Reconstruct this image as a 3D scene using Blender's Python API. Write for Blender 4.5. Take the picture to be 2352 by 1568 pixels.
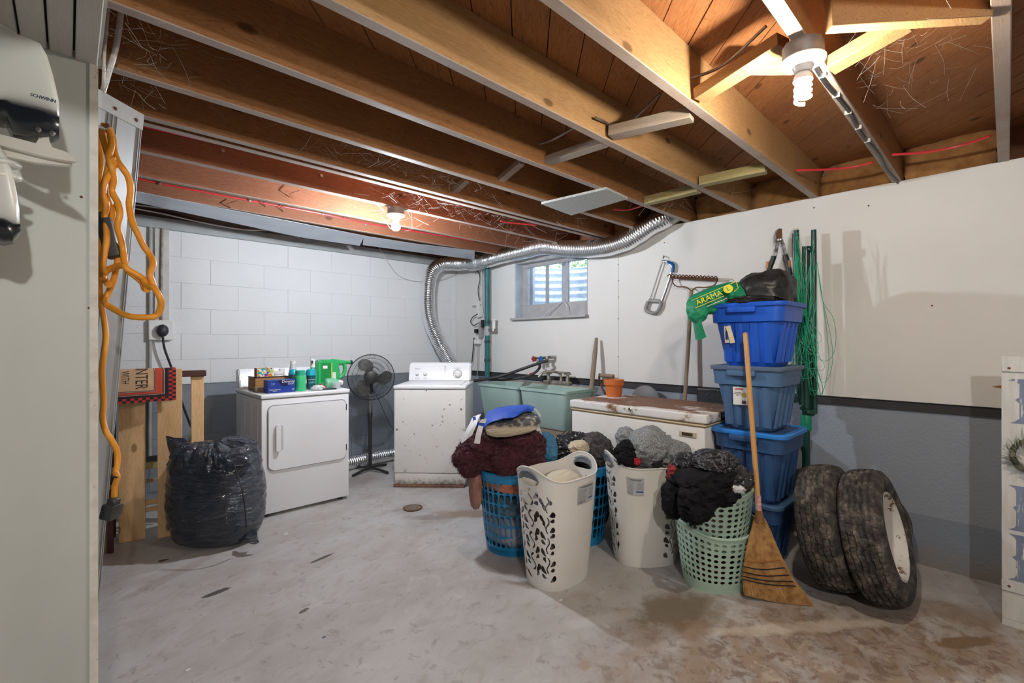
import bpy, bmesh, math, random
import numpy as np
from mathutils import Vector, Matrix, noise
R = math.radians
scn = bpy.context.scene
for o in list(bpy.data.objects): bpy.data.objects.remove(o)
COL = scn.collection
# ------------------------------------------------------------------ camera, world, lights, exposure
FPX = 1075.0; CA = R(43.44); CH = 1.34
cam = bpy.data.objects.new('camera', bpy.data.cameras.new('camera')); COL.objects.link(cam)
cam.data.sensor_width = 36; cam.data.lens = 36*FPX/2352; cam.data.clip_start = .05; cam.data.clip_end = 100
cam.location = (0, 0, CH); cam.rotation_euler = (R(90), 0, -CA); scn.camera = cam
scn.view_settings.view_transform = 'Standard'; scn.view_settings.look = 'None'
scn.view_settings.gamma = 1; scn.view_settings.use_curve_mapping = False
scn.view_settings.exposure = 0.98
W = bpy.data.worlds.new('world'); scn.world = W; W.use_nodes = True
sky = W.node_tree.nodes.new('ShaderNodeTexSky'); sky.sky_type = 'NISHITA'; sky.sun_disc = False
sky.sun_elevation = R(38); sky.sun_rotation = R(200)
bg = W.node_tree.nodes['Background']; W.node_tree.links.new(sky.outputs[0], bg.inputs[0]); bg.inputs[1].default_value = .9
BULB_NEAR = 560; BULB_FAR = 1150; BULB_FILL = 1050          # emission of the glass bulbs (see light_bulb); the rear one is added fill
CS, CC = math.sin(CA), math.cos(CA)
def ray(px, py):
    x = (px-1176)/FPX; return (CS+x*CC, CC-x*CS, (784-py)/FPX)
def P(px, py, d): r = ray(px, py); return Vector((r[0]*d, r[1]*d, CH+r[2]*d))
def PX(px, py, X): return P(px, py, X/ray(px, py)[0])
def PY(px, py, Y): return P(px, py, Y/ray(px, py)[1])
def PZ(px, py, z): return P(px, py, (z-CH)/ray(px, py)[2])
WX = 3.68; WY = 4.954; JZ = 2.3135; TOPZ = 2.529; RX0 = -2.8; RY0 = -2.6
# ------------------------------------------------------------------ materials
MATS = {}
def nt(name):
    m = bpy.data.materials.new(name); m.use_nodes = True; t = m.node_tree; return m, t, t.nodes['Principled BSDF']
def N(t, typ, **kw):
    n = t.nodes.new(typ)
    for k, v in kw.items():
        if k.startswith('i_'):
            k = k[2:]; n.inputs[int(k) if k.isdigit() else k.replace('_', ' ')].default_value = v
        else: setattr(n, k, v)
    return n
def ramp(t, fac, stops, interp='LINEAR'):
    n = t.nodes.new('ShaderNodeValToRGB'); n.color_ramp.interpolation = interp; e = n.color_ramp.elements
    while len(e) < len(stops): e.new(.5)
    for s, (p, c) in zip(e, stops):
        s.position = p; s.color = (c, c, c, 1) if isinstance(c, (int, float)) else (*c[:3], 1)
    t.links.new(fac, n.inputs[0]); return n.outputs[0]
def mixc(t, fac, a, b, mode='MIX'):
    n = t.nodes.new('ShaderNodeMix'); n.data_type = 'RGBA'; n.blend_type = mode
    for s, v in ((0, fac), (6, a), (7, b)):
        if isinstance(v, bpy.types.NodeSocket): t.links.new(v, n.inputs[s])
        elif s == 0: n.inputs[0].default_value = v
        else: n.inputs[s].default_value = (*v[:3], 1)
    return n.outputs[2]
def mth(t, op, a, b=0.0, clamp=False):
    n = t.nodes.new('ShaderNodeMath'); n.operation = op; n.use_clamp = clamp
    for s, v in ((0, a), (1, b)):
        if isinstance(v, bpy.types.NodeSocket): t.links.new(v, n.inputs[s])
        else: n.inputs[s].default_value = v
    return n.outputs[0]
def coords(t, scale=(1, 1, 1), world=False, rnd=True):
    if world: src = t.nodes.new('ShaderNodeNewGeometry').outputs['Position']
    else: src = t.nodes.new('ShaderNodeTexCoord').outputs['Object']
    mp = N(t, 'ShaderNodeMapping'); t.links.new(src, mp.inputs[0]); mp.inputs['Scale'].default_value = scale
    if rnd and not world:
        oi = t.nodes.new('ShaderNodeObjectInfo'); k = mth(t, 'MULTIPLY', oi.outputs['Random'], 37.0)
        t.links.new(k, mp.inputs['Location'])
    return mp.outputs[0]
def noi(t, vec, scale, detail=4, rough=.55, dist=0):
    n = N(t, 'ShaderNodeTexNoise', i_Scale=scale, i_Detail=detail, i_Roughness=rough, i_Distortion=dist)
    t.links.new(vec, n.inputs['Vector']); return n.outputs['Fac']
def bump(t, b, h, strength=.3, dist=.01):
    n = N(t, 'ShaderNodeBump', i_Strength=strength, i_Distance=dist); t.links.new(h, n.inputs['Height']); t.links.new(n.outputs[0], b.inputs['Normal'])
def mat(name, c, c2=None, rough=.5, metal=0, scale=8, bmp=0, bscale=60, spec=.5, coat=0, alpha=1, trans=0, emit=0, spots=None, spotscale=20, spotlev=.68, world=False, stretch=(1, 1, 1), sheen=0):
    if name in MATS: return MATS[name]
    m, t, b = nt(name); v = coords(t, stretch, world)
    c2 = c2 or tuple(x*.82 for x in c)
    f = ramp(t, noi(t, v, scale), [(.35, 0.0), (.68, 1.0)]); col = mixc(t, f, c, c2)
    if spots:
        s = ramp(t, noi(t, v, spotscale, 6, .65), [(spotlev, 0.0), (spotlev+.04, 1.0)]); col = mixc(t, s, col, spots)
    t.links.new(col, b.inputs['Base Color'])
    b.inputs['Roughness'].default_value = rough; b.inputs['Metallic'].default_value = metal
    b.inputs['Specular IOR Level'].default_value = spec; b.inputs['Coat Weight'].default_value = coat
    b.inputs['Alpha'].default_value = alpha; b.inputs['Transmission Weight'].default_value = trans
    b.inputs['Sheen Weight'].default_value = sheen
    if bmp: bump(t, b, noi(t, v, bscale, 5), bmp, .004)
    MATS[name] = m; return m
def wood(name, light, dark, stretch=(1, 14, 14), rough=.65, knots=True, spec=.3, grey=None, world=False, ring=2.2):
    if name in MATS: return MATS[name]
    m, t, b = nt(name); v = coords(t, stretch, world)
    n1 = noi(t, v, ring, 3, .5, 1.2); w = mth(t, 'FRACT', mth(t, 'MULTIPLY', n1, 14.0))
    lines = ramp(t, w, [(0, 0.0), (.75, .25), (.95, 1.0), (1, 0.0)])
    fine = noi(t, v, 22, 3); v2 = coords(t, (1, 1, 1), world)
    big = noi(t, v2, 2.2, 3)
    col = mixc(t, ramp(t, big, [(.3, 0.0), (.7, 1.0)]), light, tuple(.6*a+.4*c for a, c in zip(light, dark)))
    col = mixc(t, mth(t, 'MULTIPLY', lines, .75), col, dark)
    col = mixc(t, mth(t, 'MULTIPLY', ramp(t, fine, [(.35, 0.0), (.65, 1.0)]), .38), col, dark)
    if knots:
        vk = coords(t, tuple(3.2*(1 if s == 1 else 2.0) for s in stretch), world)
        vo = N(t, 'ShaderNodeTexVoronoi', i_Scale=.9); t.links.new(vk, vo.inputs['Vector'])
        k = ramp(t, vo.outputs['Distance'], [(.0, 1.0), (.07, .9), (.11, 0.0)]); col = mixc(t, mth(t, 'MULTIPLY', k, .8), col, tuple(x*.3 for x in dark))
    if grey: col = mixc(t, ramp(t, noi(t, v2, 5, 5), [(.35, .2), (.7, .75)]), col, grey)
    t.links.new(col, b.inputs['Base Color']); b.inputs['Roughness'].default_value = rough; b.inputs['Specular IOR Level'].default_value = spec
    bump(t, b, fine, .25, .003); MATS[name] = m; return m
def blobmask(t, pos, cx, cy, sx, sy, rot, nz, k, edge=.12):
    # soft stain mask of irregular outline round (cx,cy)
    mp = N(t, 'ShaderNodeMapping', vector_type='TEXTURE'); t.links.new(pos, mp.inputs[0])
    mp.inputs['Location'].default_value = (cx, cy, 0); mp.inputs['Rotation'].default_value = (0, 0, rot); mp.inputs['Scale'].default_value = (sx, sy, 50)
    l = N(t, 'ShaderNodeVectorMath', operation='LENGTH'); t.links.new(mp.outputs[0], l.inputs[0])
    d = mth(t, 'ADD', l.outputs['Value'], mth(t, 'MULTIPLY', mth(t, 'SUBTRACT', nz, .5), k))
    return ramp(t, d, [(1-edge, 1.0) if edge < 1 else (0, 1.0), (1.0, 0.0)])
def floor_mat():
    m, t, b = nt('concrete_floor'); g = t.nodes.new('ShaderNodeNewGeometry').outputs['Position']
    def sc(s):
        mp = N(t, 'ShaderNodeMapping'); t.links.new(g, mp.inputs[0]); mp.inputs['Scale'].default_value = s; return mp.outputs[0]
    mp = N(t, 'ShaderNodeMapping', vector_type='TEXTURE'); t.links.new(g, mp.inputs[0]); mp.inputs['Rotation'].default_value = (0, 0, R(20)); mp.inputs['Scale'].default_value = (1, .6, 1)
    n1 = noi(t, mp.outputs[0], 1.6, 6, .6); n2 = noi(t, mp.outputs[0], 5, 8, .65, .6); n3 = noi(t, g, 90, 3); n4 = noi(t, g, 13, 9, .72, .5); n5 = noi(t, g, 7, 8, .7)
    col = mixc(t, ramp(t, n1, [(.35, 0.0), (.65, 1.0)]), (.50, .50, .50), (.40, .38, .36))
    col = mixc(t, mth(t, 'MULTIPLY', ramp(t, n2, [(.52, 0.0), (.68, 1.0)]), .55), col, (.34, .28, .235))
    col = mixc(t, mth(t, 'MULTIPLY', ramp(t, n2, [(.3, 1.0), (.44, 0.0)]), .5), col, (.60, .60, .60))
    col = mixc(t, mth(t, 'MULTIPLY', ramp(t, n4, [(.57, 0.0), (.63, 1.0)]), .6), col, (.27, .24, .22))
    # warm discoloured area along the right-hand half of the floor
    def add(col, m_, k, c): return mixc(t, mth(t, 'MULTIPLY', m_, k), col, c)
    warm = blobmask(t, g, 2.15, .35, 1.35, .85, R(-25), n5, .9, .5)
    col = add(col, mth(t, 'MULTIPLY', warm, ramp(t, n2, [(.36, .2), (.56, 1.0)])), .8, (.33, .22, .13))
    col = add(col, mth(t, 'MULTIPLY', warm, ramp(t, n4, [(.50, 0.0), (.57, 1.0)])), .7, (.17, .10, .06))
    col = add(col, mth(t, 'MULTIPLY', warm, ramp(t, n5, [(.57, 0.0), (.64, 1.0)])), .6, (.62, .56, .45))
    for cx, cy, sx, sy, ro, k, e, a, c in [
        (2.22, 1.12, .32, .18, R(-30), 2.0, .5, .85, (.19, .145, .09)), (2.10, 1.02, .12, .09, 0, 1.2, .5, .7, (.25, .14, .06)),
        (2.55, .62, .50, .05, R(-38), 2.6, .5, .55, (.74, .68, .55)), (2.90, .13, .16, .045, R(-35), 1.4, .25, .9, (.20, .11, .04)), (1.85, 1.35, .28, .05, R(-28), 1.2, .5, .5, (.60, .60, .58)),
        (2.30, 2.85, .36, .10, R(-42), 1.2, .5, .8, (.26, .17, .10)), (2.02, 3.0, .25, .07, R(-40), 1.3, .5, .55, (.18, .13, .10)), (2.0, 3.28, .16, .14, 0, 1.2, .6, .5, (.22, .17, .12)),
        (2.35, 3.75, .35, .09, R(-45), 1.2, .5, .6, (.2, .15, .11)), (2.0, 4.3, .35, .25, 0, 1.2, .6, .5, (.22, .18, .15)),
        (.575, 2.90, .075, .022, R(8), 1.3, .12, .95, (.03, .028, .025)), (1.135, 2.91, .09, .016, R(12), 1.7, .12, .95, (.04, .035, .03)),
        (.85, 2.405, .03, .014, R(20), 1.3, .15, .9, (.07, .05, .03)), (.84, 2.127, .010, .008, 0, .9, .1, .9, (.03, .05, .10)), (.42, 3.55, .03, .018, 0, .8, .1, .95, (.02, .02, .02)),
        (1.55, 1.20, .035, .03, 0, 1.3, .3, .6, (.38, .24, .14)), (3.15, .28, .5, .12, R(-70), 1.3, .5, .6, (.24, .17, .11)), (.45, 3.3, .35, .05, R(30), 1.2, .4, .35, (.25, .2, .17))]:
        col = add(col, blobmask(t, g, cx, cy, sx, sy, ro, n5 if sx > .05 else noi(t, g, 45, 4), k, e), a, c)
    col = mixc(t, mth(t, 'MULTIPLY', n3, .22), col, (.38, .37, .36))
    t.links.new(col, b.inputs['Base Color']); b.inputs['Roughness'].default_value = .62; b.inputs['Specular IOR Level'].default_value = .35
    bump(t, b, mth(t, 'ADD', n4, mth(t, 'MULTIPLY', n3, .3)), .25, .006); return m
def zpaint(name, top, low, zline, bs=45, bst=.3, wear=None):
    m, t, b = nt(name); g = t.nodes.new('ShaderNodeNewGeometry').outputs['Position']
    sp = t.nodes.new('ShaderNodeSeparateXYZ'); t.links.new(g, sp.inputs[0])
    n = noi(t, g, 3, 4); z = mth(t, 'ADD', sp.outputs[2], mth(t, 'MULTIPLY', mth(t, 'SUBTRACT', noi(t, g, 30, 2), .5), .008))
    f = mth(t, 'LESS_THAN', z, zline)
    a = mixc(t, n, top, tuple(x*.9 for x in top)); l = mixc(t, n, low, tuple(x*.8 for x in low))
    col = mixc(t, f, a, l)
    sp_ = ramp(t, noi(t, g, 26, 7, .75), [(.70, 0.0), (.74, 1.0)]); col = mixc(t, mth(t, 'MULTIPLY', sp_, .55), col, (.22, .21, .19))
    if wear:
        lowz = ramp(t, mth(t, 'ADD', sp.outputs[2], mth(t, 'MULTIPLY', noi(t, g, 6, 6), .22)), [(.10, 1.0), (.26, 0.0)]); col = mixc(t, mth(t, 'MULTIPLY', lowz, .7), col, wear)
    t.links.new(col, b.inputs['Base Color']); b.inputs['Roughness'].default_value = .55; b.inputs['Specular IOR Level'].default_value = .35
    bump(t, b, noi(t, g, bs, 5), bst, .004); return m
def emis(name, c, s):
    m = bpy.data.materials.new(name); m.use_nodes = True; t = m.node_tree; t.nodes.clear()
    e = N(t, 'ShaderNodeEmission', i_Color=(*c, 1), i_Strength=s); o = t.nodes.new('ShaderNodeOutputMaterial'); t.links.new(e.outputs[0], o.inputs[0]); return m
# ------------------------------------------------------------------ mesh helpers (all shapes are authored in world coordinates unless local=True)
def xf(bm, vs, M): bmesh.ops.transform(bm, matrix=M, verts=vs)
def box(bm, a, b, bev=0, seg=1, M=None):
    c = [(a[i]+b[i])/2 for i in range(3)]; s = [abs(b[i]-a[i]) for i in range(3)]
    r = bmesh.ops.create_cube(bm, size=1, matrix=Matrix.Translation(c) @ Matrix.Diagonal((*s, 1)))
    vs = r['verts']
    if bev:
        es = list({e for v in vs for e in v.link_edges}); q = bmesh.ops.bevel(bm, geom=es, offset=bev, segments=seg, affect='EDGES', profile=.6)
        vs = list({v for f in q['faces'] for v in f.verts} | {v for v in vs if v.is_valid})
    if M: xf(bm, vs, M)
    return vs
def smooth_path(pts, n=6):
    pts = [Vector(p) for p in pts]
    if len(pts) < 3: return pts
    out = []; q = [pts[0]*2-pts[1]]+pts+[pts[-1]*2-pts[-2]]
    for i in range(1, len(q)-2):
        p0, p1, p2, p3 = q[i-1:i+3]
        for k in range(n):
            u = k/n; out.append(.5*((2*p1)+(p2-p0)*u+(2*p0-5*p1+4*p2-p3)*u*u+(3*p1-p0-3*p2+p3)*u**3))
    out.append(pts[-1]); return out
def tube(bm, pts, r, n=8, sm=5, cap=True, flat=1):
    ps = smooth_path(pts, sm) if sm else [Vector(p) for p in pts]
    rf = r if callable(r) else (lambda u: r); up = None; rings = []
    for i, p in enumerate(ps):
        tg = (ps[min(i+1, len(ps)-1)]-ps[max(i-1, 0)])
        if tg.length < 1e-9: tg = Vector((0, 0, 1))
        tg.normalize()
        if up is None: up = tg.orthogonal().normalized()
        up = (up-tg*up.dot(tg)); up = up.normalized() if up.length > 1e-6 else tg.orthogonal().normalized()
        sd = tg.cross(up); rr = rf(i/max(1, len(ps)-1))
        rings.append([bm.verts.new(p+up*math.cos(2*math.pi*k/n)*rr+sd*math.sin(2*math.pi*k/n)*rr*flat) for k in range(n)])
    for a, b in zip(rings, rings[1:]):
        for k in range(n): bm.faces.new((a[k], a[(k+1) % n], b[(k+1) % n], b[k]))
    if cap:
        bm.faces.new(rings[0][::-1]); bm.faces.new(rings[-1])
    return [v for g in rings for v in g]
def lathe(bm, prof, n=24, c=(0, 0, 0), M=None, close=True):
    rings = []
    for (r, z) in prof: rings.append([bm.verts.new((c[0]+r*math.cos(2*math.pi*k/n), c[1]+r*math.sin(2*math.pi*k/n), c[2]+z)) for k in range(n)])
    for a, b in zip(rings, rings[1:]):
        for k in range(n): bm.faces.new((a[k], a[(k+1) % n], b[(k+1) % n], b[k]))
    if close:
        if prof[0][0] > 1e-5: bm.faces.new(rings[0][::-1])
        if prof[-1][0] > 1e-5: bm.faces.new(rings[-1])
    vs = [v for g in rings for v in g]
    if M: xf(bm, vs, M)
    return vs
def prism(bm, poly, axis, a, b):
    # poly: 2-D outline; axis: extrude axis; a,b: extents
    def mk(p, h): q = list(p); q.insert(axis, h); return bm.verts.new(q)
    A = [mk(p, a) for p in poly]; B = [mk(p, b) for p in poly]; n = len(poly)
    bm.faces.new(A[::-1]); bm.faces.new(B)
    for i in range(n): bm.faces.new((A[i], A[(i+1) % n], B[(i+1) % n], B[i]))
    return A+B
def quad(bm, ps): return bm.faces.new([bm.verts.new(p) for p in ps])
def aim(p, d, up=(0, 0, 1)):
    # matrix with local +Z along d at p
    z = Vector(d).normalized(); x = Vector(up).cross(z)
    if x.length < 1e-5: x = Vector((1, 0, 0)).cross(z)
    x.normalize(); y = z.cross(x); M = Matrix((x, y, z)).transposed().to_4x4(); M.translation = Vector(p); return M
def facing(p, normal, up=(0, 0, 1)):
    # local X right, local Y up, local Z out of the surface
    z = Vector(normal).normalized(); y = Vector(up)-z*Vector(up).dot(z); y.normalize(); x = y.cross(z)
    M = Matrix((x, y, z)).transposed().to_4x4(); M.translation = Vector(p); return M
def wmat(o):
    M = Matrix.Identity(4)
    while o: M = o.matrix_basis @ M; o = o.parent
    return M
def obj(name, bm, m, parent=None, sm=True, local=False, auto=True):
    me = bpy.data.meshes.new(name)
    bmesh.ops.recalc_face_normals(bm, faces=bm.faces)
    o = bpy.data.objects.new(name, me); COL.objects.link(o)
    if parent:
        o.parent = parent
        if not local: bm.transform(wmat(parent).inverted())
    elif not local and len(bm.verts):
        xs = [v.co.x for v in bm.verts]; ys = [v.co.y for v in bm.verts]; zs = [v.co.z for v in bm.verts]
        c = Vector(((min(xs)+max(xs))/2, (min(ys)+max(ys))/2, min(zs))); bm.transform(Matrix.Translation(-c)); o.location = c
    bm.to_mesh(me); bm.free()
    for x in (m if isinstance(m, (list, tuple)) else [m]): me.materials.append(x)
    if sm:
        me.polygons.foreach_set('use_smooth', [True]*len(me.polygons))
        if auto and hasattr(me, 'set_sharp_from_angle'): me.set_sharp_from_angle(angle=R(38))
    return o
def B(): return bmesh.new()
def solid(bm, th):
    # even shell along vertex normals; open borders are bridged
    bm.normal_update(); fs = list(bm.faces); bd = [e for e in bm.edges if len(e.link_faces) == 1]; mp = {}
    for v in list(bm.verts): mp[v] = bm.verts.new(v.co-v.normal*th)
    for f in fs: bm.faces.new([mp[v] for v in reversed(f.verts)])
    for e in bd:
        a, b = e.verts; bm.faces.new((a, b, mp[b], mp[a]))
def tag(o, label, cat, group=None):
    o['label'] = label; o['category'] = cat
    if group: o['group'] = group
    return o
def thing(name, label, cat, loc=(0, 0, 0), rz=0, group=None):
    o = bpy.data.objects.new(name, None); COL.objects.link(o); o.empty_display_size = .05
    o.location = loc; o.rotation_euler = (0, 0, rz); return tag(o, label, cat, group)
def struct(o): o['kind'] = 'structure'; return o
def stuff(o): o['kind'] = 'stuff'; return o
def pb(name, a, b, m, parent, bev=0, local=False, seg=1):
    bm = B(); box(bm, a, b, bev, seg); return obj(name, bm, m, parent, local=local)
def pt(name, pts, r, m, parent=None, n=8, sm=5, flat=1, local=False):
    bm = B(); tube(bm, pts, r, n, sm, True, flat); return obj(name, bm, m, parent, local=local)
def text(s, size, m, parent, M, name='lettering', ext=.0006, sx=1, sy=1, align='CENTER'):
    cu = bpy.data.curves.new(name, 'FONT'); cu.body = s; cu.size = size; cu.align_x = align; cu.align_y = 'CENTER'; cu.extrude = ext; cu.resolution_u = 3
    to = bpy.data.objects.new(name, cu); COL.objects.link(to)
    me = bpy.data.meshes.new_from_object(to, depsgraph=bpy.context.evaluated_depsgraph_get()); bpy.data.objects.remove(to); bpy.data.curves.remove(cu)
    bm = B(); bm.from_mesh(me); bpy.data.meshes.remove(me); bm.transform(M @ Matrix.Diagonal((sx, sy, 1, 1)))
    return obj(name, bm, m, parent, sm=False)
def sheet(ctrl, nu=8, nv=8, fold=0, fs=12, seed=0, th=.003):
    # smooth sheet through a grid of control points, with folds
    rows = [smooth_path(r, nu) for r in ctrl]; cols = []
    for j in range(len(rows[0])): cols.append(smooth_path([r[j] for r in rows], nv))
    bm = B(); g = []
    for c in cols:
        l = []
        for p in c:
            q = Vector(p)
            if fold:
                s = p*fs+Vector((seed, seed*.7, 0)); f = 1-abs(noise.noise(s+Vector((noise.noise(s*.5), 0, 0)))*2)
                q = q+Vector((noise.noise(s*.8), noise.noise(s*.8+Vector((5, 0, 0))), f*1.2))*fold
            l.append(bm.verts.new(q))
        g.append(l)
    for a, b in zip(g, g[1:]):
        for i in range(len(a)-1): bm.faces.new((a[i], a[i+1], b[i+1], b[i]))
    if th: 
        bmesh.ops.recalc_face_normals(bm, faces=bm.faces)
        solid(bm, th)
    return bm
def blob(c, r, seed=0, lump=.14, fold=.06, f1=1.6, f2=4.5, sub=5, rot=None, sq=2.0, floor=None, warp=1.0, fine=0, f3=30, stretch=(1, 1, 1)):
    bm = B(); bmesh.ops.create_icosphere(bm, subdivisions=sub, radius=1)
    off = Vector((seed*3.1, seed*1.7, seed*2.3)); st = Vector(stretch)
    for v in bm.verts:
        d = v.co.normalized(); k = (abs(d.x)**sq+abs(d.y)**sq+abs(d.z)**sq)**(-1/sq)
        q = Vector((d.x*st.x, d.y*st.y, d.z*st.z))
        w = Vector((noise.noise(q*1.7+off), noise.noise(q*1.7+off+Vector((9, 0, 0))), noise.noise(q*1.7+off+Vector((0, 9, 0)))))*warp
        qa = Vector((q.x*1.0+q.z*.6, q.y*.45+q.x*.3, q.z*1.2-q.x*.4))
        n1 = noise.noise(q*f1+off); n2 = 1-2.4*abs(noise.noise(qa*f2*.75+off+w)); n4 = 1-2.4*abs(noise.noise(Vector((qa.y, qa.z, qa.x))*f2*1.1+off+w*1.5))
        h = 1+lump*n1+fold*n2+fold*.45*n4+(fine*noise.noise(q*f3+off) if fine else 0)
        v.co = Vector((d.x*r[0], d.y*r[1], d.z*r[2]))*k*h
    if rot: bm.transform(Matrix.Rotation(rot[0], 4, 'X') @ Matrix.Rotation(rot[1], 4, 'Y') @ Matrix.Rotation(rot[2], 4, 'Z'))
    for v in bm.verts:
        v.co += Vector(c)
        if floor is not None and v.co.z < floor: v.co.z = floor+(v.co.z-floor)*.02
    return bm
def copy_tree(o, parent=None, **kw):
    c = o.copy(); COL.objects.link(c); c.parent = parent
    for ch in list(o.children): copy_tree(ch, c)
    for k, v in kw.items(): c[k] = v
    return c
random.seed(7)
# common materials
M_white = mat('white_enamel', (.82, .83, .85), (.79, .80, .82), rough=.3, scale=3, bmp=.03, bscale=180)
M_blackp = mat('black_plastic', (.018, .018, .02), rough=.4)
M_dark = mat('dark_void', (.03, .025, .02), rough=.9)
M_steel = mat('dull_steel', (.42, .42, .42), (.28, .26, .24), rough=.4, metal=.9, scale=20)
M_chrome = mat('chrome', (.75, .75, .76), rough=.15, metal=1)
M_rust = mat('rust_brown', (.17, .07, .03), (.09, .035, .02), rough=.85, scale=25, bmp=.4)
M_whitep = mat('white_plastic', (.78, .78, .77), (.74, .73, .70), rough=.4, scale=4)
M_red = mat('red_wire_plastic', (.80, .045, .06), rough=.4)
M_cable = mat('grey_cable', (.42, .42, .40), rough=.5)
M_cablew = mat('white_cable', (.72, .71, .69), (.5, .48, .46), rough=.5, scale=15)
J_red = wood('joist_wood_red', (.32, .13, .065), (.15, .052, .025), (1, 12, 12))
J_org = wood('joist_wood_orange', (.38, .185, .07), (.16, .062, .022), (1, 12, 12))
J_pale = wood('joist_wood_pale', (.50, .31, .145), (.27, .135, .05), (1, 12, 12))
W_grey = wood('weathered_lumber', (.42, .32, .23), (.24, .17, .12), (1, 12, 12), grey=(.40, .36, .32))
W_green = wood('treated_lumber', (.42, .36, .17), (.25, .2, .08), (12, 1, 12))
W_deck = wood('sheathing_wood', (.42, .185, .068), (.17, .06, .022), (1, 9, 9), ring=1.8)
J_bot = wood('joist_underside_lit', (.44, .33, .26), (.28, .19, .14), (1, 14, 14), grey=(.46, .41, .38), knots=False)  # paler grey joist bottoms: cool light from below put into the colour
W_pine = wood('pine_board', (.80, .56, .32), (.58, .33, .13), (10, 10, 1), ring=1.4)
M_dkred = W_dkred = mat('dark_mahogany', (.075, .02, .015), (.05, .012, .01), rough=.35)
W_handle = wood('worn_handle_wood', (.34, .27, .20), (.2, .14, .1), (12, 12, 1), knots=False)
W_broom = wood('varnished_handle_wood', (.62, .36, .13), (.42, .2, .06), (14, 14, 1), knots=False, rough=.35)
# ------------------------------------------------------------------ floor
bm = B(); quad(bm, [(RX0, RY0, 0), (WX+.25, RY0, 0), (WX+.25, WY+.2, 0), (RX0, WY+.2, 0)])
struct(obj('floor', bm, floor_mat(), sm=False, local=True))
# ------------------------------------------------------------------ right-hand wall: concrete below, painted board panels above
M_conc = zpaint('painted_concrete', (.31, .355, .42), (.25, .29, .35), .3, 60, .9, wear=(.24, .19, .14))
WY0, WY1, WZ0, WZ1 = 2.811, 3.835, 1.592, 2.24       # window opening
def holed(bm, x0, x1, y0, y1, z0, z1):
    box(bm, (x0, y0, z0), (x1, y1, WZ0)); box(bm, (x0, y0, WZ1), (x1, y1, z1))
    box(bm, (x0, y0, WZ0), (x1, WY0, WZ1)); box(bm, (x0, WY1, WZ0), (x1, y1, WZ1))
bm = B(); holed(bm, WX+.04, WX+.22, RY0, WY+.2, 0, JZ)
wr = struct(obj('wall_right', bm, M_conc, sm=False, local=True))
M_panel = zpaint('cream_wallboard', (.79, .785, .765), (.79, .785, .765), -1, 25, .12)
bm = B(); holed(bm, WX, WX+.02, 2.461, WY, .977, 2.318); obj('wall_panel', bm, M_panel, wr, sm=False)
for y0, y1 in ((-.595, 2.459), (-2.6, -.60)):
    bm = B(); box(bm, (WX, y0, .977), (WX+.02, y1, 2.318), .002); obj('wall_panel', bm, M_panel, wr, sm=False)
M_strip = mat('dark_band_paint', (.045, .045, .05), rough=.8)
bm = B(); box(bm, (WX+.02, RY0, .92), (WX+.045, WY, .985)); obj('dark_band', bm, M_strip, wr, sm=False)
bm = B(); box(bm, (WX+.02, RY0, .985), (WX+.045, WY, 2.30)) if False else box(bm, (WX+.02, RY0, 2.2), (WX+.045, WY0-.1, 2.30)); obj('furring_strip', bm, J_pale, wr, sm=False)
for y, z in ((2.462, 1.2), (2.462, 1.55), (2.455, 1.75), (2.455, 1.9), (2.462, 2.05), (.3, 1.55), (.6, 2.2), (.9, 2.25), (2.0, 2.18)):
    bm = B(); lathe(bm, [(.005, 0), (.004, .003), (0, .004)], 8, M=aim((WX, y, z), (-1, 0, 0))); obj('nail_head', bm, M_rust, wr)
# brown patch on the board beside the sign
bm = B(); pr = [PX(2278, 888, WX-.001), PX(2300, 884, WX-.001), PX(2300, 892, WX-.001)]; quad(bm, pr); obj('torn_paper_patch', bm, mat('torn_brown', (.35, .17, .07), rough=.9), wr, sm=False)
# ------------------------------------------------------------------ window
M_wpaint = mat('window_grey_paint', (.46, .46, .46), (.36, .36, .37), rough=.5, scale=12, spots=(.15, .14, .13), spotscale=18, spotlev=.66)
M_wblue = mat('jamb_blue_white', (.50, .56, .62), (.40, .46, .52), rough=.5, spots=(.2, .2, .2), spotlev=.66)
wn = struct(thing('window_1', '', '')); del wn['label'], wn['category']; wn.location = (3.777, 3.32, 1.59)
sx0, sx1 = 3.777, 3.815
for nm, a, b, m in [('jamb', (WX-.003, WY1-.02, WZ0), (sx0+.05, WY1+.004, WZ1), M_wblue), ('jamb', (WX, WY0-.004, WZ0), (sx0+.05, WY0+.012, WZ1), M_wpaint),
                    ('head_board', (WX, WY0, WZ1-.03), (sx0+.05, WY1, WZ1+.003), M_wpaint), ('window_sill', (3.625, WY0-.012, 1.58), (sx1, WY1+.03, 1.604), M_wpaint),
                    ('bottom_rail', (sx0, WY0+.01, 1.604), (sx1, WY1-.02, 1.752), M_wpaint), ('top_rail', (sx0, WY0+.01, 2.172), (sx1, WY1-.02, 2.24), M_wpaint),
                    ('stile', (sx0, 3.735, 1.752), (sx1, WY1-.02, 2.172), M_wpaint), ('stile', (sx0, WY0+.012, 1.752), (sx1, 2.885, 2.172), M_wpaint),
                    ('muntin', (sx0+.004, 3.43, 1.752), (sx1-.004, 3.462, 2.172), M_wpaint), ('muntin', (sx0+.004, 3.143, 1.752), (sx1-.004, 3.176, 2.172), M_wpaint),
                    ('storm_post', (3.93, 3.80, 1.6), (3.97, 3.90, 2.3), M_wpaint), ('storm_post', (3.93, 3.28, 1.6), (3.97, 3.36, 2.3), M_wpaint)]:
    pb(nm, a, b, m, wn, .003)
M_glass, t, b = nt('dusty_glass'); b.inputs['Transmission Weight'].default_value = 1; b.inputs['Roughness'].default_value = .0; b.inputs['IOR'].default_value = 1.05
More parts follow.
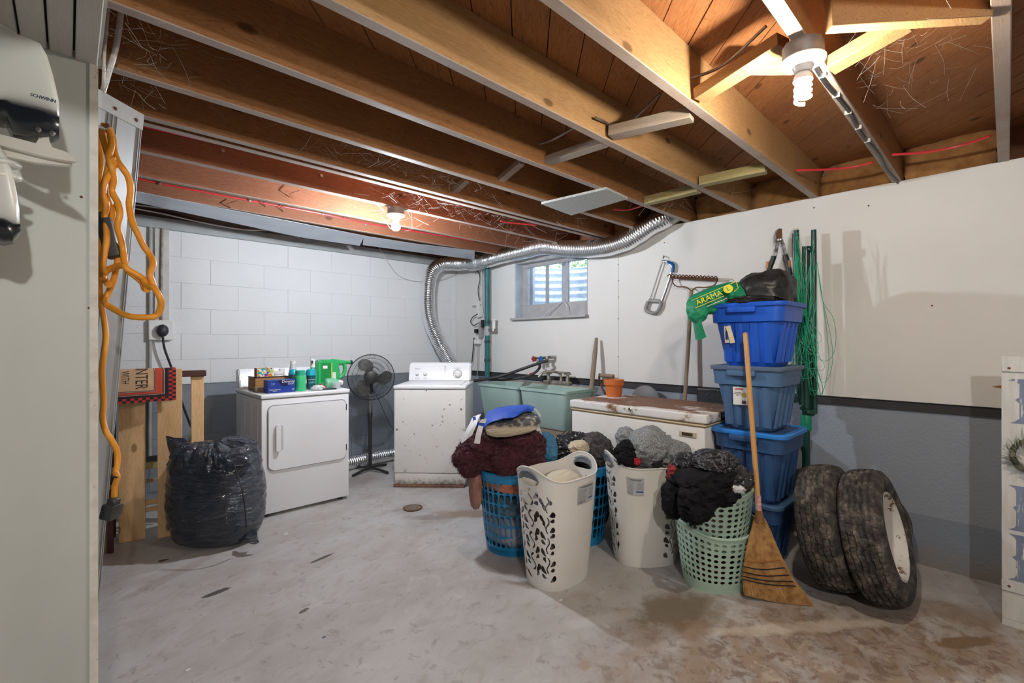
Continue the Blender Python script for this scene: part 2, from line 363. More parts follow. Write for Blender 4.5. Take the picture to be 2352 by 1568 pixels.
v = coords(t); dst = t.nodes.new('ShaderNodeBsdfDiffuse'); dst.inputs[0].default_value = (.7, .8, .85, 1)
tr = t.nodes.new('ShaderNodeBsdfTransparent'); ms = t.nodes.new('ShaderNodeMixShader'); t.links.new(ramp(t, noi(t, v, 14, 6), [(.35, .04), (.75, .28)]), ms.inputs[0]); t.links.new(tr.outputs[0], ms.inputs[1]); t.links.new(dst.outputs[0], ms.inputs[2])
t.links.new(ms.outputs[0], t.nodes['Material Output'].inputs[0])
for y0, y1 in ((3.462, 3.735), (3.176, 3.43), (2.885, 3.143)):
    pb('pane', (sx0+.016, y0, 1.752), (sx0+.020, y1, 2.172), M_glass, wn)
pt('white_string', [(3.70, 3.42, 1.61), (3.72, 3.36, 1.66), (3.74, 3.26, 1.725), (3.75, 3.19, 1.76), (3.74, 3.13, 1.72), (3.72, 3.11, 1.65)], .004, M_cablew, wn, 5)
# outside: corrugated window well, gravel bank and a bush
bm = B(); g = []
for i in range(25):
    a = R(-92+184*i/24); l = []
    for j in range(86):
        z = 1.35+j*.0105; r = .72+.018*math.sin(j*.0105*2*math.pi/.085); l.append(bm.verts.new((3.90+r*math.cos(a)*.95, 3.35+r*math.sin(a)*1.05, z)))
    g.append(l)
for a, b_ in zip(g, g[1:]):
    for j in range(85): bm.faces.new((a[j], a[j+1], b_[j+1], b_[j]))
tag(obj('window_well', bm, mat('galvanised_well', (.62, .72, .80), (.45, .58, .68), rough=.45, metal=.2, scale=5)), 'corrugated metal window well outside the small basement window', 'window well')
bm = B(); quad(bm, [(3.9, 1.5, 2.56), (9, 1.5, 2.9), (9, 7, 2.9), (3.9, 7, 2.56)]); 
M_grass = mat('outside_grass', (.16, .32, .05), (.08, .2, .03), rough=.9, scale=40)
bm.free(); bm = B(); rnd = random.Random(3)
for i in range(2600):
    c = Vector((5.3+rnd.gauss(0, .3), 3.7+rnd.gauss(0, .9), 2.28+abs(rnd.gauss(0, .40)))); d = Vector((rnd.uniform(-1, 1), rnd.uniform(-1, 1), rnd.uniform(-.3, 1))).normalized()*.06; s = d.orthogonal().normalized()*.022
    quad(bm, [c, c+d*.5+s, c+d, c+d*.5-s])
o = tag(obj('leafy_bush', bm, M_grass, sm=False), 'green leafy bush outside the window above the well', 'bush')
# ------------------------------------------------------------------ block wall (back of the room)
M_blk = zpaint('painted_blocks', (.78, .79, .80), (.25, .28, .32), .968, 55, .55)
M_mort = zpaint('painted_joints', (.70, .71, .72), (.21, .23, .26), .968, 55, .4)
wb = B(); box(wb, (RX0, WY+.003, 0), (WX+.22, WY+.2, 2.297)); wb = struct(obj('wall_back', wb, M_mort, sm=False, local=True))
rows = [(.0, .064)]+[(.064+.2235*k, .064+.2235*(k+1)) for k in range(10)]
meshes = {}
for ri, (z0, z1) in enumerate(rows):
    if ri == len(rows)-1: z1 = min(z1, 2.297)
    # row with lower line 1.852 has joints at .932+.4425k, its neighbours half a block off
    ph = .932 if (ri-9) % 2 == 0 else .932+.2212
    x = ph-.4425*9
    while x < WX:
        a, b_ = max(x, RX0), min(x+.4425, WX)
        if b_-a > .03 and b_ > -.6:
            key = (round(b_-a, 3), round(z1-z0, 3))
            if key not in meshes:
                bm = B(); box(bm, (.0012, 0, .0012), (b_-a-.0012, .05, z1-z0-.0012), .0016); o = obj('block', bm, M_blk, wb, sm=False, local=True); meshes[key] = o.data
            else:
                o = bpy.data.objects.new('block', meshes[key]); COL.objects.link(o); o.parent = wb
            o.location = (a, WY-random.random()*.0025, z0)
        x += .4425
# sill plate, rim void above the blocks
struct(pb('trim_1', (RX0, WY-.03, 2.297), (WX+.02, WY+.2, 2.392), mat('grey_sill_paint', (.40, .42, .42), (.33, .35, .35), rough=.5, spots=(.2, .2, .2), spotlev=.7), None, .003))
struct(pb('wall_rim_back', (RX0, WY+.1, 2.39), (WX+.3, WY+.2, 2.56), wood('rim_wood', (.10, .05, .03), (.05, .02, .015)), None))
M_plast = zpaint('plain_wall', (.62, .61, .58), (.62, .61, .58), -1, 25, .1)
struct(pb('wall_front', (RX0-.1, RY0-.1, 0), (WX+.22, RY0, 2.56), M_plast, None)); struct(pb('wall_far_left', (RX0-.1, RY0, 0), (RX0, WY+.2, 2.56), M_plast, None))
# ------------------------------------------------------------------ partition at left, boarded soffit above it
M_part = mat('partition_paint', (.47, .495, .47), (.42, .445, .42), rough=.6, scale=5, spots=(.30, .29, .26), spotscale=30, spotlev=.72, bmp=.15, bscale=35, stretch=(1, 1, .35))
PYW = 1.535; SZ = 2.016
wp = struct(pb('wall_partition', (RX0, PYW, 0), (.052, PYW+.045, SZ+.02), M_part, None, .004, seg=2))
pb('corner_bead', (.0525-.016, PYW-.004, 0), (.0525, PYW+.0, SZ), mat('chipped_edge_paint', (.62, .62, .57), (.50, .49, .44), rough=.6, scale=30, spots=(.3, .28, .24), spotscale=50, spotlev=.63), wp)
for px, py in ((523, 1266), (574, 1980)):
    q = PY(px/2.8, py/2.8, PYW-.0005); bm = B(); lathe(bm, [(.0032, 0), (.002, .001), (0, .0015)], 8, M=aim(q, (0, -1, 0))); obj('screw_head', bm, M_rust, wp)
W_soff = wood('grey_painted_boards', (.56, .54, .49), (.36, .33, .29), (12, 1, 12), knots=True, grey=(.52, .52, .49))
so = struct(pb('ceiling_soffit', (RX0, .45, SZ+.02), (.045, PYW, SZ+.03), M_dark, None))
xs = [.052]+[PY(p_, y_, PYW).x for p_, y_ in ((168.4, 136), (109, 115), (44, 96), (-20, 76), (-85, 60), (-150, 40))]
for a, b_ in zip(xs[1:], xs): pb('board', (a+.003, .45, SZ+random.uniform(0, .003)), (b_-.001, PYW, SZ+.022), W_soff, so, .002)
struct(pb('trim_2', (.043, .45, SZ+.022), (.058, PYW+.05, SZ+.20), mat('soffit_edge_paint', (.55, .55, .5), rough=.6), None))
# ------------------------------------------------------------------ ceiling: diagonal sheathing boards, joists, bridging
bm = B(); box(bm, (RX0, RY0, TOPZ+.022), (WX+.3, WY+.2, TOPZ+.04)); ce = struct(obj('ceiling', bm, M_dark, sm=False, local=True))
def clip(poly, f):
    out = []
    for i in range(len(poly)):
        a, b_ = poly[i], poly[(i+1) % len(poly)]; fa, fb = f(a), f(b_)
        if fa >= 0: out.append(a)
        if fa*fb < 0: k = fa/(fa-fb); out.append((a[0]+(b_[0]-a[0])*k, a[1]+(b_[1]-a[1])*k))
    return out
s2 = math.sqrt(.5); u = -3.9+.06
while u < 4.4:
    u0, u1 = u, u+.1365; poly = []
    for uu, w in ((u0, -6), (u0, 9), (u1, 9), (u1, -6)): poly.append(((uu+w)*s2, (w-uu)*s2))
    for f in (lambda p: p[0]+1.0, lambda p: WX+.22-p[0], lambda p: p[1]+1.2, lambda p: WY+.15-p[1]): poly = clip(poly, f) if len(poly) > 2 else poly
    if len(poly) > 2:
        bm = B(); h = TOPZ-random.uniform(0, .003); prism(bm, poly, 2, h, TOPZ+.022)
        c = Vector((u0*s2+.0, -u0*s2, TOPZ)); Mr = Matrix.Translation(c) @ Matrix.Rotation(R(45), 4, 'Z'); bm.transform(Mr.inverted())
        o = obj('board', bm, W_deck, ce, sm=False, local=True); o.matrix_basis = Mr
    u += .1405
JY = [-2.195, -1.76, -1.32, -.88, -.445, -.012, .437, .875, 1.322, 1.762, 2.185, 2.560, 2.640, 3.036, 3.50, 3.915]
jm = {.437: J_org, .875: J_pale, 1.322: J_pale, 1.762: J_org, 2.185: J_org, 2.56: J_org}
for y in JY:
    th = .044 if y < 3.3 else .04
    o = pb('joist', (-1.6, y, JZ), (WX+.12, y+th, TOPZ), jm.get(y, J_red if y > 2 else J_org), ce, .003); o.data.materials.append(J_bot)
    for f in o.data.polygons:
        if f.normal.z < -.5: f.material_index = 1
pb('rim_joist', (WX+.16, RY0, JZ), (WX+.2, WY+.2, TOPZ), J_red, ce)
def stick(name, a, b_, w, h, m, parent):
    a, b_ = Vector(a), Vector(b_); d = b_-a; L = d.length; bm = B(); box(bm, (-w/2, -h/2, 0), (w/2, h/2, L), .002); bm.transform(aim(a, d)); return obj(name, bm, m, parent)
# bridging: slanted sticks and short blocks between joists, from pixel-measured ends
for (p1, z1, p2, z2, w, h, m) in [((1250, 372), 2.35, (1398, 322), 2.335, .06, .04, W_grey), ((1403, 305), 2.345, (1590, 262), 2.33, .065, .05, W_grey),
        ((1606, 220), 2.335, (1800, 95), 2.36, .07, .045, J_pale), ((1905, 152), 2.33, (2085, 48), 2.37, .07, .045, J_pale),
        ((1702, 152), 2.41, (1830, 152), 2.41, .06, .04, W_grey), ((1903, 36), 2.34, (2268, 12), 2.34, .04, .09, J_pale),
        ((1143, 418), 2.35, (1198, 372), 2.42, .05, .03, W_grey), ((1036, 446), 2.34, (1072, 412), 2.42, .05, .03, W_grey),
        ((1484, 462), 2.335, (1606, 432), 2.335, .06, .055, W_green), ((1608, 418), 2.335, (1760, 386), 2.335, .06, .055, W_green)]:
    stick('bridging', PZ(*p1, z1), PZ(*p2, z2), w, h, m, ce)
# bent rods between the joists
for a, b_, c in (((1572, 185, 2.40), (1660, 150, 2.42), (1760, 60, 2.47)), ((1368, 270, 2.37), (1430, 290, 2.40), (1515, 215, 2.47)), ((1205, 340, 2.40), (1260, 325, 2.44), (1315, 295, 2.49))):
    pt('rod', [PZ(*q) for q in (a, b_, c)], .006, M_steel, ce, 6)
# fibreglass batts in the joist bays over the right-hand wall
M_ins = mat('fibreglass', (.50, .27, .10), (.33, .15, .05), rough=.95, scale=14, bmp=.8, bscale=30, sheen=.4)
bays = {-.012: 'in the last bay at the far right', .437: 'in the bay right of the lamp joist end', .875: 'in the bay behind the green treated sticks', 1.322: 'in the bay just right of the foil duct outlet', 1.762: 'in the bay where the foil duct ends', 2.185: 'in the bay above the window, right part'}
for a, b_ in zip(JY[:-1], JY[1:]):
    if a not in bays: continue
    bm = blob((WX+.13, (a+.044+b_)/2, (JZ+TOPZ)/2), (.075, (b_-a-.05)/2, .11), seed=a*3, lump=.08, fold=.05, sub=4, sq=6)
    tag(obj('insulation_batt', bm, M_ins), 'brown fibreglass batt '+bays[a], 'insulation', 'insulation batts in the joist bays')
# flashing sheet under the last joist
bm = B(); tp = [PZ(300, 436, 2.300), PZ(500, 476, 2.300), PZ(690, 512, 2.300), PZ(838, 541, 2.300)]; bt = [PZ(300, 461, 2.300), PZ(500, 504, 2.300), PZ(700, 546, 2.297), PZ(826, 564, 2.292)]
for k in range(3): quad(bm, [tp[k], tp[k+1], bt[k+1], bt[k]])
bmesh.ops.remove_doubles(bm, verts=bm.verts, dist=.0005); solid(bm, .002)
M_tin = mat('sheet_metal', (.55, .60, .66), (.45, .50, .57), rough=.35, metal=.5, scale=4)
obj('flashing', bm, M_tin, ce, sm=False)
bm = B(); tp = [PZ(836, 541, 2.303), PZ(960, 560, 2.303), PZ(1090, 575, 2.303)]; bt = [PZ(833, 562, 2.303), PZ(960, 579, 2.303), PZ(1090, 596, 2.303)]
for k in range(2): quad(bm, [tp[k], tp[k+1], bt[k+1], bt[k]])
bmesh.ops.remove_doubles(bm, verts=bm.verts, dist=.0005); solid(bm, .002); obj('flashing', bm, M_tin, ce, sm=False)
# osb offcut nailed under two joists
bm = B(); q = [PZ(*p, JZ-.004) for p in ((1243, 465), (1393, 430), (1442, 453), (1312, 491))]
prism(bm, [(p.x, p.y) for p in q], 2, JZ-.016, JZ-.001)
tag(obj('osb_offcut', bm, mat('osb', (.56, .58, .56), (.36, .36, .33), rough=.8, scale=60, stretch=(1, 2.5, 1), bmp=.3)), 'grey chipboard offcut nailed under the joists above the window', 'board')
# teal column stub at the end of the joists
pb('column_head', tuple(PX(1102, 600, 3.62)-Vector((.0, .07, .02))), tuple(PX(1102, 600, 3.62)+Vector((.05, .08, .13))), mat('deep_blue_paint', (.02, .12, .22), rough=.5), ce, .004)
# wires and staples
def wire(label, pts, r, m, n=6, cat='wire'): return tag(pt('wire', pts, r, m, None, n), label, cat)
yj = 3.036+.01
for lab, pl in (('red wire stapled along the wood of the last joist, above the metal flashing', [PY(312, 409, 3.91), PY(366, 421, 3.91), PY(573, 460.6, 3.91), PY(742, 491.5, 3.91), PY(850, 514, 3.91), PY(1090, 553, 3.91)]),
                ('red wire running behind the double joist with cobwebs', [PY(330, 290, 3.032), PY(600, 352, 3.03), PY(820, 402, 3.03), PY(1000, 450, 3.03), PY(1100, 480, 3.03)])):
    wire(lab, pl, .0065, M_red)
wire('short red wire crossing the bay between the joists right of the lamp', [PZ(1828, 391, 2.345), PZ(1900, 389, 2.345), PZ(1960, 383, 2.345), PZ(2005, 372, 2.345)], .0065, M_red)
wire('red wire crossing the last bay at the far right, in front of the insulation', [PZ(2048, 355, 2.36), PZ(2120, 350, 2.36), PZ(2200, 336, 2.36), PZ(2274, 312, 2.36)], .0065, M_red)
wire('red wire end beside the chipboard offcut', [PZ(1408, 480, 2.35), PZ(1440, 482, 2.35), PZ(1475, 472, 2.35)], .0065, M_red)
wire('short red wire hanging under the double joist', [PZ(1150, 508, 2.33), PZ(1180, 512, 2.33), PZ(1232, 517, 2.33)], .0065, M_red)
wire('white cable sagging in the gap over the block wall', [PY(308, 478, 4.7), PY(380, 492, 4.7), PY(470, 512, 4.7), PY(560, 527, 4.7), PY(640, 529, 4.7)], .006, M_cablew)
wire('grey cable stretched in the gap over the block wall', [PY(308, 470, 4.6), PY(420, 484, 4.6), PY(500, 497, 4.6), PY(600, 525, 4.6), PY(690, 545, 4.6)], .005, M_cable)
wire('white cable stapled along the top of the right wall', [PZ(1900, 452, 2.322), PZ(2080, 420, 2.322), PZ(2180, 402, 2.33), PZ(2300, 378, 2.33), PZ(2380, 372, 2.33)], .005, M_cable)
wire('thin wire looping down the block wall to the duct', [PY(868, 563, 4.9), PY(890, 600, 4.93), PY(915, 632, 4.93), PY(945, 644, 4.93), PY(970, 646, 4.93), PY(1010, 643, 4.9), PY(1045, 630, 4.9)], .004, M_cablew)
wire('white thread knotted round the duct near the wall corner', [PX(1088, 556, 3.45), PX(1086, 575, 3.42), PX(1092, 590, 3.45), PX(1085, 600, 3.5)], .004, M_cablew)
# cable on the underside of the lamp joist
cb = tag(pt('cable', [Vector((1.86+i*.18, .459+.006*math.sin(i*1.7), JZ-.008)) for i in range(11)], .0075, M_blackp), 'black cable clipped under the lamp joist towards the right wall', 'cable')
for i in range(5): stuff(pb('cable_clip', (1.98+i*.2, .446, JZ-.018), (1.985+i*.2, .470, JZ-.001), M_cable, cb)); 
for c in cb.children: del c['kind']
# nails and hooks in the joist faces
bm = B()
for px, py, y in ((366, 421, 3.905), (573, 460, 3.905), (742, 491, 3.905), (511, 346, 3.025), (738, 403, 3.025), (840, 516, 3.905)):
    q = PY(px, py, y); lathe(bm, [(.011, 0), (.010, .006), (0, .008)], 8, M=aim(q, (0, -1, 0)))
stuff(obj('staple', bm, M_steel, ce))
for px, py in ((530, 478), (610, 475), (650, 485), (672, 455), (820, 495), (845, 475), (790, 500)):
    q = PY(px, py, 3.91 if py > 460 else 3.49); pt('nail', [q, q+Vector((-.03, -.03, .02)), q+Vector((.03, -.05, .05))], .003, M_rust, ce, 5, 0)
# ------------------------------------------------------------------ lamps
M_porc = mat('porcelain', (.80, .79, .76), rough=.25); M_obox = mat('ceiling_box', (.20, .18, .165), rough=.5, metal=.3)
def lamp(name, label, x, y, kind, e, cfl):
    t_ = thing(name, label, 'lamp', (x, y, JZ))
    L = Matrix.Translation((x, y, JZ)) @ Matrix.Rotation(math.pi, 4, 'X')
    bm = B(); lathe(bm, [(.060, 0), (.060, .045), (.056, .05)], 10, M=L); obj('ceiling_box', bm, M_obox, t_)
    bm = B(); lathe(bm, [(.064, .050), (.067, .054), (.064, .060), (.045, .066), (.03, .074), (.026, .088), (.022, .092)], 28, M=L); obj('lamp_holder', bm, M_porc, t_)
    if cfl:
        bm = B(); lathe(bm, [(.014, .092), (.021, .095), (.027, .105), (.029, .118), (.022, .130), (.010, .134)], 16, M=L); obj('bulb_base', bm, M_porc, t_)
        bm = B(); pts = []
        for i in range(49):
            a = i/48*2*math.pi*3; r = .021; pts.append(L @ Vector((r*math.cos(a), r*math.sin(a), .132+.055*i/48)))
        tube(bm, pts, .0058, 6, 0); o = obj('bulb', bm, emis(kind, *e), t_)
    else:
        bm = B(); lathe(bm, [(.013, .092), (.015, .100), (.027, .118), (.032, .135), (.030, .152), (.018, .165), (0, .168)], 16, M=L); o = obj('bulb', bm, emis(kind, *e), t_)
    return t_
lamp('bulb_lamp', 'lit spiral bulb in a round porcelain holder under the joist at upper right', 1.75, .459, 'near_glow', ((1.0, .89, .74), BULB_NEAR*1.25), True)
lamp('bulb_lamp', 'small lit bulb in a cobwebbed holder over the dryer', 1.73, 3.058, 'far_glow', ((.86, .92, 1.0), BULB_FAR), False)
lamp('bulb_lamp', 'added fill bulb under the joists behind the camera, out of view', -.15, -.858, 'fill_glow', ((1.0, .97, .93), BULB_FILL), False)  # unseen bulb added to brighten the faces turned to the camera
# ------------------------------------------------------------------ clothes dryer
def local_thing(name, label, cat, loc, rz, group=None): return thing(name, label, cat, loc, rz, group)
dr = thing('clothes_dryer', 'white front-loading clothes dryer with bottles and boxes on its top', 'dryer', (1.054, 3.86, 0))
bm = B(); box(bm, (0, 0, .025), (.684, .74, .898), .012, 2); obj('body', bm, M_white, dr, local=True)
bm = B(); box(bm, (-.006, -.008, .902), (.690, .75, .936), .012, 3); obj('top', bm, M_white, dr, local=True)
bm = B(); prism(bm, [(.60, .936), (.75, .936), (.75, 1.10), (.665, 1.10), (.625, 1.02)], 0, 0.0, .684); bmesh.ops.bevel(bm, geom=bm.edges[:], offset=.008, segments=2, affect='EDGES'); obj('console', bm, M_white, dr, local=True)
def rrect(x0, x1, z0, z1, r, n=6):
    o = []
    for cx, cz, a in ((x1-r, z1-r, 0), (x0+r, z1-r, 90), (x0+r, z0+r, 180), (x1-r, z0+r, 270)):
        for k in range(n+1): t_ = R(a+90*k/n); o.append((cx+r*math.cos(t_), cz+r*math.sin(t_)))
    return o
M_groove = mat('groove_grey', (.22, .22, .23), rough=.6)
bm = B(); prism(bm, rrect(.040, .660, .348, .852, .045), 1, -.002, .01); obj('door_gasket', bm, M_groove, dr, local=True)
bm = B(); prism(bm, rrect(.046, .654, .354, .846, .040), 1, -.014, .01); bmesh.ops.bevel(bm, geom=[e for e in bm.edges if abs(e.verts[0].co.y+.014) < 1e-5 and abs(e.verts[1].co.y+.014) < 1e-5], offset=.006, segments=2, affect='EDGES')
door = obj('door', bm, M_white, dr, local=True)
bm = B(); prism(bm, rrect(.096, .150, .500, .695, .018), 1, -.018, -.010); obj('handle_recess', bm, mat('recess_grey', (.55, .56, .58), rough=.4), door, local=True)
bm = B(); prism(bm, rrect(.094, .128, .496, .702, .014), 1, -.040, -.014); bmesh.ops.bevel(bm, geom=bm.edges[:], offset=.004, segments=2, affect='EDGES'); obj('handle', bm, M_white, door, local=True)
for z in (.42, .76): pb('hinge', (.650, -.016, z), (.658, -.008, z+.05), M_dark, dr, local=True)
for x, y in ((.05, .05), (.63, .05), (.05, .68), (.63, .68)): bm = B(); lathe(bm, [(.02, 0), (.02, .01), (.012, .03)], 12, c=(x, y, 0)); obj('foot', bm, M_blackp, dr, local=True)
for y in (.1, .28, .46): pb('side_rib', (-.0015, y, .08), (.004, y+.12, .86), M_white, dr, .001, local=True)
# ------------------------------------------------------------------ washing machine (angled across the corner)
A = Vector((2.176, 3.879, 0)); wa = math.atan2(-.475, .465)
M_washer = mat('old_white_enamel', (.80, .79, .77), (.74, .73, .70), rough=.38, scale=3, spots=(.10, .07, .05), spotscale=26, spotlev=.635)
M_wrust, t, b = nt('rusty_skirt'); v = coords(t, rnd=False); sp = t.nodes.new('ShaderNodeSeparateXYZ'); t.links.new(v, sp.inputs[0])
hz = ramp(t, mth(t, 'ADD', sp.outputs[2], mth(t, 'MULTIPLY', mth(t, 'SUBTRACT', noi(t, v, 28, 7, .75), .5), .25)), [(.0, 1.0), (.075, 0.0)])
t.links.new(mixc(t, hz, (.69, .67, .63), (.13, .06, .03)), b.inputs['Base Color']); b.inputs['Roughness'].default_value = .5
wm = thing('washing_machine', 'white top-loading washing machine, rust-spotted, angled in the corner', 'washer', A, wa)
pw = lambda n, a, b_, m, bev=.01, par=wm, seg=2: pb(n, a, b_, m, par, bev, True, seg)
pw('body', (0, 0, .13), (.662, .61, .898), M_washer); pw('skirt', (.004, .003, .025), (.658, .6, .126), M_wrust, .006)
pw('base_bar', (-.005, -.008, .0), (.650, .04, .024), mat('rusty_bar', (.28, .15, .10), (.16, .08, .05), rough=.8, scale=30), .004)
pw('rear_foot', (.02, .5, 0), (.08, .58, .03), M_blackp); pw('rear_foot', (.58, .5, 0), (.64, .58, .03), M_blackp)
pw('top', (-.006, -.008, .902), (.668, .615, .934), M_white, .012, seg=3)
pw('lid', (.05, .03, .930), (.61, .42, .939), M_white, .004)
bm = B(); prism(bm, [(.45, .934), (.61, .934), (.61, 1.115), (.535, 1.125), (.50, 1.10)], 0, .015, .647); bmesh.ops.bevel(bm, geom=bm.edges[:], offset=.012, segments=3, affect='EDGES'); con = obj('console', bm, M_white, wm, local=True)
nrm = Vector((0, -.166, .05)).normalized(); base = Vector((0, .472, 1.01))
def knob(x, z, r, par):
    q = base+Vector((x, 0, 0))+Vector((0, .05, .166)).normalized()*z
    bm = B(); lathe(bm, [(r*1.25, 0), (r*1.25, .004), (r, .005), (r*.92, .022), (r*.7, .026), (0, .027)], 24, M=aim(q, nrm)); return obj('knob', bm, M_whitep, par, local=True)
knob(.105, .0, .017, con); knob(.185, 0, .017, con); knob(.515, 0, .030, con)
Mk = aim(base+Vector((.515, 0, 0)), nrm); 
bm = B(); lathe(bm, [(.046, .0), (.046, .002), (.040, .003)], 32, M=Mk, close=False); obj('dial_ring', bm, mat('grey_print', (.25, .27, .32), rough=.5), con, local=True)
M_print = mat('dark_print', (.10, .11, .14), rough=.6)
def ltext(s, x, dz, size): 
    q = base+Vector((x, 0, 0))+Vector((0, .05, .166)).normalized()*dz+nrm*.001
    o = text(s, size, M_print, con, facing(wm.matrix_basis @ q, wm.matrix_basis.to_3x3() @ nrm)); return o
ltext('Whirlpool', .10, .052, .014); ltext('WATER TEMP', .105, -.045, .008); ltext('LOAD SIZE', .185, -.045, .008); ltext('OFF  NORMAL  OFF', .515, .06, .008)
pw('console_line', (.385, .474, .97), (.387, .50, 1.09), M_groove, 0, con)
# ------------------------------------------------------------------ metal vent duct
M_duct, t, b = nt('foil_duct'); b.inputs['Metallic'].default_value = 1; b.inputs['Roughness'].default_value = .24; b.inputs['Base Color'].default_value = (.86, .88, .90, 1)
bump(t, b, noi(t, coords(t), 30, 4), .35, .006)
def duct(bm, pts, r, pitch=.02, crush=.06, n=22, seed=0):
    ps = smooth_path(pts, 24); L = [0]
    for a, b_ in zip(ps, ps[1:]): L.append(L[-1]+(b_-a).length)
    out = []; k = 0; step = pitch/3
    for i in range(int(L[-1]/step)):
        s = i*step
        while k < len(L)-2 and L[k+1] < s: k += 1
        out.append(ps[k].lerp(ps[k+1], (s-L[k])/(L[k+1]-L[k]+1e-9)))
    rr = []
    for i in range(len(out)): rr.append(r*(1+crush*noise.noise(Vector((i*step*9+seed, 0, 0))))*(1.055 if i % 3 == 0 else 1.0))
    tube(bm, out, lambda u: rr[min(len(rr)-1, int(u*(len(rr)-1)+.5))], n, 0, True)
bm = B()
pts = [PX(1535, 497, 3.60), PX(1500, 515, 3.56), PX(1450, 547, 3.55), PX(1410, 563, 3.55), PX(1360, 571, 3.55), PX(1300, 571, 3.55), PX(1250, 566, 3.55), PX(1200, 577, 3.55), PX(1150, 589, 3.53), PX(1100, 602, 3.50), PX(1060, 605, 3.45), PX(1025, 606, 3.38), PY(1002, 614, 4.78), PY(987, 640, 4.80), PY(983, 700, 4.80), PY(990, 742, 4.78), PY(1008, 785, 4.72), PY(1022, 810, 4.66), PY(1040, 845, 4.56), PY(1048, 885, 4.50)]
duct(bm, pts, .080, .021, .10); dv = tag(obj('vent_duct', bm, M_duct), 'long flexible foil duct from behind the washer up to the joists', 'duct')
for i in (0,): bm = B(); tube(bm, [PX(1500, 513, 3.56), PX(1535, 496, 3.60), PX(1562, 480, 3.66)], .084, 24, 3); obj('metal_collar', bm, M_steel, dv)
bm = B(); tube(bm, [PX(1118, 597, 3.51), PX(1098, 603, 3.50), PX(1080, 606, 3.47)], lambda u: .087+.006*math.sin(u*25), 20, 4); obj('foil_tape', bm, mat('crinkled_tape', (.7, .72, .75), rough=.3, metal=1, bmp=1, bscale=60), dv)
bm = B(); duct(bm, [(1.7, 4.80, .075), (1.95, 4.72, .070), (2.25, 4.74, .072), (2.6, 4.76, .072), (2.9, 4.72, .072)], .070, .024, .06, seed=4)
tag(obj('vent_duct', bm, M_duct), 'flexible foil duct lying on the floor behind the fan', 'duct')
# ------------------------------------------------------------------ pedestal fan
M_fan = mat('fan_black', (.03, .03, .032), (.02, .02, .02), rough=.4); M_fang = mat('dusty_blade', (.07, .07, .07), (.16, .155, .15), rough=.6, scale=30)
fb = P(850, 1075, 4.84); fx, fy = fb.x, fb.y
fan = thing('pedestal_fan', 'black pedestal fan with round wire cage between the dryer and the washer', 'fan', (fx, fy, 0))
hd = P(853, 866, 4.72); fn = Vector((-hd.x, -hd.y, 0)).normalized(); fn = (fn+Vector((.12, -.05, .02))).normalized()
bm = B(); tube(bm, [(fx, fy, .03), (fx, fy, .60)], .018, 12, 0); obj('pole', bm, M_fan, fan)
bm = B(); tube(bm, [(fx, fy, .58), (fx, fy, .84)], .010, 12, 0); obj('inner_pole', bm, M_chrome, fan)
bm = B(); lathe(bm, [(.024, 0), (.026, .04), (.02, .055)], 14, c=(fx, fy, .555)); lathe(bm, [(.03, 0), (.035, .02), (.03, .06), (.028, .15)], 14, c=(fx, fy, .80)); obj('collar', bm, M_fan, fan)
bm = B(); tube(bm, [(fx, fy, .90), hd-fn*.06], .028, 10, 0); obj('neck', bm, M_fan, fan)
bm = B(); lathe(bm, [(.03, -.19), (.06, -.17), (.07, -.10), (.065, -.05), (.03, -.04)], 20, M=aim(hd, fn)); obj('motor', bm, M_fan, fan)
for a in (20, 110, 200, 290):
    q = Vector((math.cos(R(a)), math.sin(R(a)), 0))*(.24); bm = B(); tube(bm, [(fx, fy, .035), (fx+q.x*.5, fy+q.y*.5, .03), (fx+q.x, fy+q.y, .012)], .014, 8, 2); obj('leg', bm, M_fan, fan)
bm = B(); Mh = aim(hd, fn)
for i in range(110):
    a = i/110*2*math.pi; c, s = math.cos(a), math.sin(a)
    tube(bm, [Mh @ Vector((r_*c, r_*s, z_)) for r_, z_ in ((.058, .052), (.12, .050), (.19, .036), (.226, .0), (.19, -.036), (.10, -.06))], .0011, 4, 0, False)
for r_, z_, w in ((.229, 0, .0045), (.226, .006, .003), (.15, .046, .0015), (.19, .036, .0015), (.10, .052, .0015), (.06, .052, .002)):
    tube(bm, [Mh @ Vector((r_*math.cos(k/48*2*math.pi), r_*math.sin(k/48*2*math.pi), z_)) for k in range(49)], w, 6, 0)
obj('cage', bm, M_fan, fan)
bm = B(); lathe(bm, [(.058, .046), (.060, .056), (.045, .062), (0, .063)], 28, M=Mh); obj('badge', bm, M_fan, fan)
for k in range(3):
    a0 = R(100+120*k); bm = B(); g = []
    for i in range(11):
        f_ = i/10; r_ = .03+.172*f_; w = R(14)+R(50)*math.sin(math.pi*min(1, f_*1.02))**.7
        g.append([bm.verts.new(Mh @ Vector((r_*math.cos(a0+R(22)*f_+w*(j/8-.5)), r_*math.sin(a0+R(22)*f_+w*(j/8-.5)), .035*(j/8-.5)))) for j in range(9)])
    for p_, q_ in zip(g, g[1:]):
        for j in range(8): bm.faces.new((p_[j], p_[j+1], q_[j+1], q_[j]))
    solid(bm, .003); obj('blade', bm, M_fang, fan)
bm = B(); lathe(bm, [(.035, -.03), (.04, .02), (.02, .03)], 16, M=Mh); obj('hub', bm, M_fang, fan)
pt('power_cord', [(fx+.02, fy, .86), (fx+.12, fy+.02, .70), (fx+.25, fy+.05, .45), (fx+.38, fy+.08, .32)], .003, M_blackp, fan, 5)
